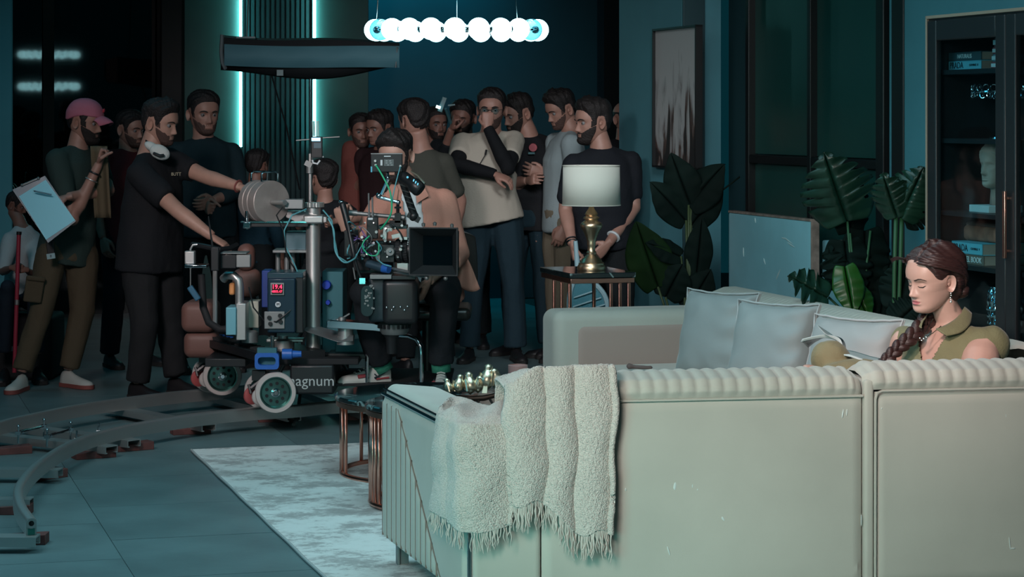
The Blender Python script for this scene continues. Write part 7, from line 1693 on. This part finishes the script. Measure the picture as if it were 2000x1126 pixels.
# ================================================================ THE READING WOMAN
Yw = 8.62
def WP(x, y, dy=0): return W(x, y, Yw+dy)
wl_ = tuple(ST(*st_of(WP(1860, 800)), .435)); wo = thing('person', 'woman with a dark side braid in an olive shirt reading a magazine on the sofa', 'person', wl_, 0)
LW_ = Vector(wl_); SKW = mat('skin_woman', (.50, .30, .245), .42, sss=.0, bump=.015, bscale=200, var=.03, vscale=15)
J = dict(s=1.0, yaw=-60, fat=1.0, hs=1.02, R=Rzxy(-55), base=LW_)
J['head'] = WP(1821, 545, -.02); J['hyaw'] = -60; J['hp'] = 11; J['hr'] = 3
J['nek'] = WP(1862, 636, .03); J['che'] = WP(1850, 720, .02); J['wai'] = WP(1850, 800, .06); J['pel'] = WP(1866, 868, .08)
J['shL'] = WP(1768, 668, .16); J['shR'] = WP(1922, 676, -.10); J['elR'] = WP(1905, 780, -.20); J['wrR'] = WP(1800, 742, -.26)
J['elL'] = WP(1738, 770, .20); J['wrL'] = WP(1690, 742, .02)
J['hiL'] = WP(1835, 870, .16); J['hiR'] = WP(1850, 880, -.06); J['knL'] = WP(1619, 704, -.12); J['knR'] = WP(1690, 744, -.20); J['anL'] = WP(1552, 862, -.05); J['anR'] = WP(1596, 742, -.24)
b = MB(); b.loft(torso_rings(J, 0)); Rh = Rzxy(J['hyaw'], J['hp'], J['hr']); nt = J['head']+Rh@Vector((0, .020, -.050)); nb = J['nek']
b.tube([nb-Vector((0, 0, .05)), nb, nb.lerp(nt, .45), nt], [.070, .060, .051, .050], 20)
for q in 'LR':
    limb(b, *arm_pts(J, q)); b.tube([nb-Vector((0, 0, .03)), J['sh'+q]], [.045, .052], 12)
    limb(b, [J['hi'+q], J['hi'+q].lerp(J['kn'+q], .5), J['kn'+q], J['kn'+q].lerp(J['an'+q], .4), J['an'+q]], [.080, .070, .052, .046, .034])
b.sphere(J['shR']+Vector((-.016, -.018, -.038)), .070, 16, 12); b.tube([J['shR']+Vector((-.016, -.018, -.035)), J['shR'].lerp(J['elR'], .6)+Vector((-.012, -.01, 0))], [.071, .066], 16)
# foot
an = J['anR']; b.tube([an, an+Vector((.00, -.02, -.02)), WP(1580, 722, -.26), WP(1568, 718, -.27)], [.034, .034, .028, .016], 12)
bv_, bf_ = remesh(b, .0075, 5)
hdw = get_head('woman', nv=150, nu=150, jaw=.93, nose=1.02, lidded=True, female=True, fat=1.05)
v, fs, A, nu, nv = hdw; sc_ = J['hs']; Rn = np.array(Rh); hc = np.array(J['head']); X = lambda a: (np.asarray(a)*sc_)@Rn.T+hc
V_ = [bv_, X(v)]; Fs = list(bf_)+[tuple(i+len(bv_) for i in f) for f in fs]; k = len(bv_)+len(v)
e, ef = EARS[1]; V_.append(X(e)); Fs += [tuple(i+k for i in f) for f in ef]; k += len(e); e, ef = EARS[0]; V_.append(X(e)); Fs += [tuple(i+k for i in f) for f in ef]; k += len(e)
xv, xf = place_hand('relaxed', J['wrR'], (-.9, .35, .05), (0, .3, 1), (-.2, 1, 0), .92); V_.append(xv); Fs += [tuple(i+k for i in f) for f in xf]; k += len(xv)
xv, xf = place_hand('relaxed', J['wrL'], (-.8, -.5, .0), (0, -.2, 1), (0, -1, 0), .92); V_.append(xv); Fs += [tuple(i+k for i in f) for f in xf]
fm = []
h0, h1_ = len(bf_), len(bf_)+len(fs)
for i, f in enumerate(Fs):
    mi = 0
    if h0 <= i < h1_:
        c = v[list(fs[i-h0])].mean(0); x, y, z = c
        if y < -.06 and abs(x) < .023:
            up = -.0545-.0012*abs(x)/.01+(-.0012 if abs(x) < .004 else 0); lo = -.0745+.010*(abs(x)/.022)**2
            if lo < z < up-.0055*(abs(x)/.022)**2: mi = 1
    fm.append(mi)
arr_obj('body', np.vstack(V_), Fs, SKW, wo, wl_, mats=[mat('lips_rose', (.42, .13, .14), .35)], fmat=fm)
# closed lid lashes, brow, eye shadow crease
for sx in (-1, 1):
    def onface(x, z, off=.0):
        # nearest head vertex along the front
        d = (v[:, 0]-x)**2+(v[:, 2]-z)**2+np.where(v[:, 1] > -.02, 1, 0); p = v[d.argmin()]; return (p[0], p[1]-off, p[2])
    b = MB(); b.tube([onface(sx*x, z, .0012) for x, z in ((.018, -.0045), (.024, -.0075), (.031, -.0088), (.038, -.0078), (.044, -.0045), (.048, -.002))], [.0008, .0014, .0017, .0018, .0016, .0006], 6)
    arr_obj('eyelashes', X(np.array(b.v)), b.f, mat('lash_black', (.006, .005, .005), .5), wo, wl_)
    b = MB(); b.tube([onface(sx*x, z, .0004) for x, z in ((.012, .0175), (.020, .0205), (.030, .0232), (.040, .0235), (.049, .0195), (.055, .0155))], [.0016, .0023, .0023, .0020, .0015, .0006], 6)
    arr_obj('eyebrow', X(np.array(b.v)), b.f, mat('brow_brown', (.035, .018, .014), .7), wo, wl_)
# earring
er = thing('earring', 'sparkling drop earring hanging from the reading woman ear', 'earring', tuple(X([[-.079 if False else .080, .010, -.040]])[0])); b = MB()
for i, (dx, dz) in enumerate(((0, 0), (.001, -.008), (-.001, -.016), (.0, -.024), (0, -.031))): b.sphere((dx, -.004, dz-.004), (.0036, .003, .0036, .0034, .0044)[i], 8, 6)
part('drop', b, mat('diamond', (.8, .8, .8), .08, 1.0), er)
# hair: swept-back shell with side parting, waves and volume at the nape
WHL = [(0, .082), (.3, .080), (.6, .072), (.8, .058), (1.0, .036), (1.15, .016), (1.3, .010), (1.42, .014), (1.6, .020), (1.8, .004), (2.0, -.045), (2.4, -.085), (3.15, -.095)]
def whair(x, y, z, a):
    zl = cat(WHL, a)[0]+(.006 if x < 0 and a < .7 else 0)
    if z < zl-.002: return -.5
    t_ = .010+.004*smooth(.03, .09, z)+.020*smooth(1.5, 2.4, a)*(1-.3*smooth(.05, .1, z))
    st_ = .0012*sin(220*z+90*y)+.0010*sin(340*(z*.6+y*.8)+60*x)
    part_line = -.006*exp_(-((x-.018)/.005)**2)*(1 if z > .06 else 0)*(1 if y < .03 else 0)
    return (t_+st_+part_line)*(.12+.88*smooth(zl-.002, zl+.026, z))
M_wh = mat('dark_auburn_hair', (.034, .013, .012), .42, bump=.5, bscale=70)
nt_ = M_wh.node_tree; tc = nt_.nodes.new('ShaderNodeTexCoord'); mp = nt_.nodes.new('ShaderNodeMapping'); mp.inputs['Scale'].default_value = (14, 60, 200); nt_.links.new(tc.outputs['Object'], mp.inputs[0])
for n_ in nt_.nodes:
    if n_.type == 'TEX_NOISE': nt_.links.new(mp.outputs[0], n_.inputs['Vector']); n_.inputs['Scale'].default_value = 1.0
hv, hf = shell(hdw, 0, whair); hair_o = arr_obj('hair', X(hv), hf, M_wh, wo, wl_)
b = MB(); rr_ = random.Random(3)    # swept locks over the shell
def hs_(x, y, z): return (x, y, z)
for i in range(46):
    a0 = rr_.uniform(.25, 1.3); sd_ = 1 if i % 4 else -1; z0 = .075+.03*rr_.random() if sd_ > 0 else .08
    pts = []
    for k in range(7):
        t_ = k/6; ang = a0+t_*(2.55-a0); rz_ = z0*(1-t_)+(-.045-.03*rr_.random()*.2)*t_+.035*sin(pi*t_)
        zc = min(.100, rz_); yf, yb, w_, m = cat(HZ, zc); ca, sa = cos(ang), sin(ang); off = .017+.012*t_+.004*rr_.random()
        x = sd_*(w_+off)*abs(sa)**.86; f_ = m+((yf-m+off) if ca > 0 else (m+yb+off))*abs(ca)**.86*(1 if ca > 0 else -1); pts.append((x, -f_, zc))
    K = [(q, *p) for q, p in enumerate(pts)]; pp = [cat(K, q) for q in np.linspace(0, 6, 15)]
    b.tube(pp, [.0015]+[rr_.uniform(.004, .007)]*13+[.002], 6)
b.sphere((.03, .092, -.055), .038, 16, 12, (1.2, .8, .9)); b.sphere((0, .088, -.02), .046, 16, 12, (1.2, .7, 1.1))
o = arr_obj('hair_locks', X(np.array(b.v)), b.f, M_wh, wo, wl_); o['kind'] = 'stuff'
b = MB()   # fly-away strands over the forehead
for i in range(14):
    u_ = i/13; p = [(-.045+.03*u_, -.075-.02*u_, .085+.01*u_), (-.060+.02*u_, -.10-.008*u_, .088+.015*u_), (-.078+.01*u_, -.105, .080+.018*u_), (-.088, -.10-.01*u_, .070+.02*u_)]
    K = [(q, *p_) for q, p_ in enumerate(p)]; b.tube([cat(K, q) for q in np.linspace(0, 3, 8)], .0007, 4)
o = arr_obj('loose_strands', X(np.array(b.v)), b.f, M_wh, wo, wl_); o['kind'] = 'stuff'
# braid: from the nape, behind the far shoulder side, over the chest
bp_ = [WP(1836, 606, .07), WP(1812, 622, .03), WP(1794, 642, -.03), WP(1775, 660, -.06), WP(1756, 676, -.07), WP(1738, 694, -.08), WP(1724, 708, -.08), WP(1712, 726, -.08)]
K = [(i, *p) for i, p in enumerate(bp_)]; NB = 17
for i in range(NB):
    t_ = i/(NB-1)*5.55+.0; p = Vector(cat(K, t_)); q = Vector(cat(K, min(7, t_+.05))); d = (q-p).normalized(); sdv_ = d.cross(Vector((0, 1, 0))).normalized(); sg = 1 if i % 2 else -1; r = .027*(1-.42*i/NB)
    b = MB(); c = p+sdv_*sg*r*.50-Vector((0, .004, 0)); pts = [c-d*r*1.1+sdv_*sg*r*.55, c-d*r*.3+sdv_*sg*r*.25-Vector((0, r*.35, 0)), c+d*r*.7-sdv_*sg*r*.35-Vector((0, r*.25, 0)), c+d*r*1.3-sdv_*sg*r*.9]
    K2 = [(z, *w_) for z, w_ in enumerate(pts)]; b.tube([Vector(cat(K2, z))-LW_ for z in np.linspace(0, 3, 9)], [r*x for x in (.25, .55, .72, .80, .80, .74, .62, .45, .2)], 10); part('braid_strand', b, M_wh, wo, angle=180)
b = MB(); p = Vector(cat(K, 5.6)); q = Vector(cat(K, 5.75)); b.tube([p-LW_, q-LW_], .013, 12); part('hair_tie', b, mat('teal_band', (.01, .10, .10), .5), wo, label='small teal hair tie')
b = MB(); K3 = [Vector(cat(K, x))-LW_ for x in np.linspace(5.7, 7, 7)]; b.tube(K3, [.011, .020, .024, .023, .018, .012, .004], 12); part('braid_end', b, M_wh, wo, angle=180)
# shirt
M_ol = mat('olive_linen', (.165, .155, .08), .85, bump=.25, bscale=130, sheen=.15, var=.05, vscale=9)
b = MB(); tr_ = torso_rings(J, .017, low=.08); b.loft(tr_[:-1])
for q in 'LR': b.tube([J['nek']-Vector((0, 0, .045)), J['sh'+q]], [.058, .056], 16); b.sphere(J['sh'+q]+Vector((0, .01, .004)), .060 if q == 'R' else .054, 16, 12)
b.sphere(J['shR']+Vector((.030, .025, .004)), .066, 16, 12)
ax_ch = (J['shR']-J['shL']).normalized(); dnv = (J['nek']-J['pel']).normalized(); fw = ax_ch.cross(dnv); fw = fw if fw.y < 0 else -fw
for sx in (-1, 1): b.sphere(J['che']+fw*.075+ax_ch*sx*.072-dnv*.005, .078, 16, 12)
sv_, sf_ = remesh(b, .0075, 5)
# neckline opening: V cut
cen = np.array([sv_[list(f)].mean(0) for f in sf_]); rel = cen-np.array(J['nek']); side = rel@np.array(ax_ch); fr_ = rel@np.array(fw); hh_ = rel@np.array(dnv)
cut = (fr_ > 0.0) & (np.abs(side+.012) < np.clip((hh_+.155)*.42, 0, .062)) & (hh_ > -.155)
arm_cut = (cen[:, 0] > 1e9)
sf2 = [f for f, c_ in zip(sf_, cut) if not c_]
o = arr_obj('shirt', sv_, sf2, M_ol, wo, wl_, disp=.0035, df=14, seed=5, label='olive collared shirt'); s_ = o.modifiers.new('s', 'SOLIDIFY'); s_.thickness = .003
# sleeve edge ridge
if 0: d = (J['elR']-J['shR']).normalized(); c = J['shR'].lerp(J['elR'], .31); a_ = d.orthogonal().normalized(); b2_ = d.cross(a_); b = MB(); b.tube([c+a_*.078*cos(q)+b2_*.078*sin(q)-LW_ for q in np.linspace(0, 2*pi, 37)[:-1]], .005, 8, closed=True); part('sleeve_hem', b, M_ol, wo, angle=180)
# collar wings
def collar(pts, nm='collar'):
    b = MB(); n = 8; P = [[Vector(p) for p in row] for row in pts]
    def f(u_, v_):
        top = Vector(cat([(i, *p) for i, p in enumerate(P[0])], u_*(len(P[0])-1))); bot = Vector(cat([(i, *p) for i, p in enumerate(P[1])], u_*(len(P[1])-1))); p = top.lerp(bot, v_); p.y -= .010*sin(pi*v_); return tuple(p-LW_)
    b.grid(f, 16, n); o = part(nm, b, M_ol, wo, angle=180); s_ = o.modifiers.new('s', 'SOLIDIFY'); s_.thickness = .004
collar([[WP(1884, 598, .03), WP(1870, 618, -.035), WP(1850, 632, -.075), WP(1828, 641, -.100)], [WP(1900, 612, .02), WP(1895, 632, -.06), WP(1878, 648, -.105), WP(1850, 656, -.125)]])
collar([[WP(1826, 605, .06), WP(1814, 610, .02), WP(1806, 620, -.04), WP(1800, 636, -.075)], [WP(1806, 612, .05), WP(1798, 622, .01), WP(1794, 634, -.045), WP(1797, 640, -.08)]])
# necklace
b = MB(); b.tube([p-LW_ for p in (WP(1822, 622, -.07), WP(1812, 640, -.093), WP(1804, 658, -.108), WP(1800, 664, -.112), WP(1806, 660, -.112), WP(1822, 650, -.105), WP(1838, 636, -.092))], .0014, 6); 
for (x, y) in ((1800, 664), (1804, 661), (1797, 660), (1809, 658)): b.sphere(WP(x, y, -.116)-LW_, .004, 8, 6)
part('necklace', b, mat('silver_jewel', (.7, .7, .7), .15, 1.0), wo)
# trousers
M_kh = mat('khaki_cotton', (.21, .175, .095), .85, bump=.2, bscale=120, sheen=.15, var=.05, vscale=9); b = MB(); b.loft(torso_rings(J, .014, low=.05)[:3])
for q in 'LR': limb(b, [J['hi'+q], J['hi'+q].lerp(J['kn'+q], .4), J['kn'+q].lerp(J['hi'+q], .2), J['kn'+q], J['kn'+q].lerp(J['an'+q], .35), J['an'+q].lerp(J['kn'+q], .15)], [.105, .096, .080, .073, .068, .060], 16)
v2, f2 = remesh(b, .0085, 5); arr_obj('trousers', v2, f2, M_kh, wo, wl_, disp=.006, df=10, seed=15)
# magazine
mg = thing('magazine', 'open magazine resting on the raised knees of the reading woman', 'magazine', tuple(WP(1655, 690, -.02))); LM = Vector(mg.location)
M_pg = mat('magazine_page', (.45, .52, .52), .35); M_cv = mat('magazine_cover', (.015, .03, .045), .25)
def page(edge0, edge1, th_, m, nm, lab=None, wid=None):
    """sheet swept between two pixel polylines (near edge, far edge)"""
    b = MB(); K0 = [(i, *WP(*p)) for i, p in enumerate(edge0)]; K1 = [(i, *WP(*p)) for i, p in enumerate(edge1)]; n0, n1 = len(K0)-1, len(K1)-1
    b.grid(lambda u_, v_: tuple(Vector(cat(K0, u_*n0)).lerp(Vector(cat(K1, u_*n1)), v_)-LM), 24, 6); o = part(nm, b, m, mg, angle=180, label=lab); s_ = o.modifiers.new('s', 'SOLIDIFY'); s_.thickness = th_; s_.offset = 0
page([(1641, 692, -.03), (1643, 676, -.03), (1634, 662, -.02), (1610, 657, -.02), (1585, 660, -.02), (1565, 665, -.02)], [(1652, 688, .12), (1650, 670, .10), (1640, 659, .10), (1618, 656, .10), (1594, 666, .10), (1578, 678, .10)], .003, M_cv, 'cover', 'dark glossy left page')
page([(1641, 692, -.04), (1646, 675, -.04), (1638, 659, -.03), (1612, 653, -.03), (1586, 657, -.03), (1567, 662, -.03)], [(1641, 693, -.035), (1642, 677, -.035), (1633, 664, -.025), (1609, 659, -.025), (1585, 662, -.025), (1564, 667, -.025)], .004, M_pg, 'page_edge')
page([(1641, 692, -.16), (1660, 695, -.20), (1690, 705, -.22), (1720, 710, -.22), (1752, 711, -.22)], [(1652, 684, .06), (1672, 688, .03), (1702, 697, .0), (1727, 702, -.02), (1752, 703, -.04)], .006, M_pg, 'pages', 'pale open right page')
page([(1640, 690, -.08), (1643, 675, -.06), (1634, 664, -.05), (1624, 659, -.05), (1610, 650, -.05), (1596, 634, -.04)], [(1642, 690, .05), (1645, 672, .05), (1636, 661, .05), (1630, 657, .05), (1618, 648, .05), (1596, 634, .0)], .001, M_pg, 'loose_page', 'single page curling upward')
for i in range(3): o = text_part('printed_lines', '-----', .02, M_alud, mg, tuple(WP(1690+12*i, 705+2.2*i, -.05)-LM), (0, 0, .1))
# crumpled mauve cloth on the seat edge
for (xa, xb, y_) in ((1228, 1270, 719), (1380, 1434, 717)):
    p = G((xa+xb)/2, y_, .455); rb2 = thing('folded_cloth', 'small mauve cloth tie lying on the seat at %s' % ('the left, near the throw' if xa < 1300 else 'the foot of the farthest cushion'), 'cloth', tuple(p)); b = MB(); K4 = [(0, -.06, 0, .012), (1, -.02, .01, .006), (2, .02, -.01, .006), (3, .06, .0, .004)]
    b.tube([cat(K4, x) for x in np.linspace(0, 3, 13)], [.006, .014, .013, .010, .009, .009, .009, .009, .009, .008, .008, .009, .005], 8); part('cloth', b, mat('mauve_cloth', (.20, .13, .12), .9), rb2, angle=180)
# ---- stone bust head in the cabinet
hb_R = Rzxy(-62, 0, 0); hdm = get_head('bust', nv=90, nu=96, jaw=.95, lidded=True, female=True, nose=.95); v, fs, A, nu, nv = hdm; L0 = Vector(BUST.location); Rm_ = np.array(Matrix.Rotation(-AR, 3, 'Z')@hb_R)
def XB(a): return (np.asarray(a)*.86)@Rm_.T+np.array([0, .01, .20])
arr_obj('head', XB(v), fs, M_stone, BUST, (0, 0, 0))
hv, hf = shell(hdm, 0, lambda x, y, z, a: (.010+.004*abs(sin(x*160))*abs(sin(z*160+y*90)) if z > cat(WHL, a)[0]-.01 and z > -.03 else -.5)); arr_obj('carved_hair', XB(hv), hf, M_stone, BUST, (0, 0, 0))
b = MB(); b.tube([(0, .02, -.20), (0, .012, -.12), (0, .0, -.06)], [.060, .048, .048], 20); b.sphere((0, .01, .125), .035, 16, 10); b.sphere((.078, .01, -.03), .02, 10, 8, (.4, .8, 2.0)); b.sphere((-.078, .01, -.03), .02, 10, 8, (.4, .8, 2.0)); arr_obj('neck', XB(b.v), b.f, M_stone, BUST, (0, 0, 0))
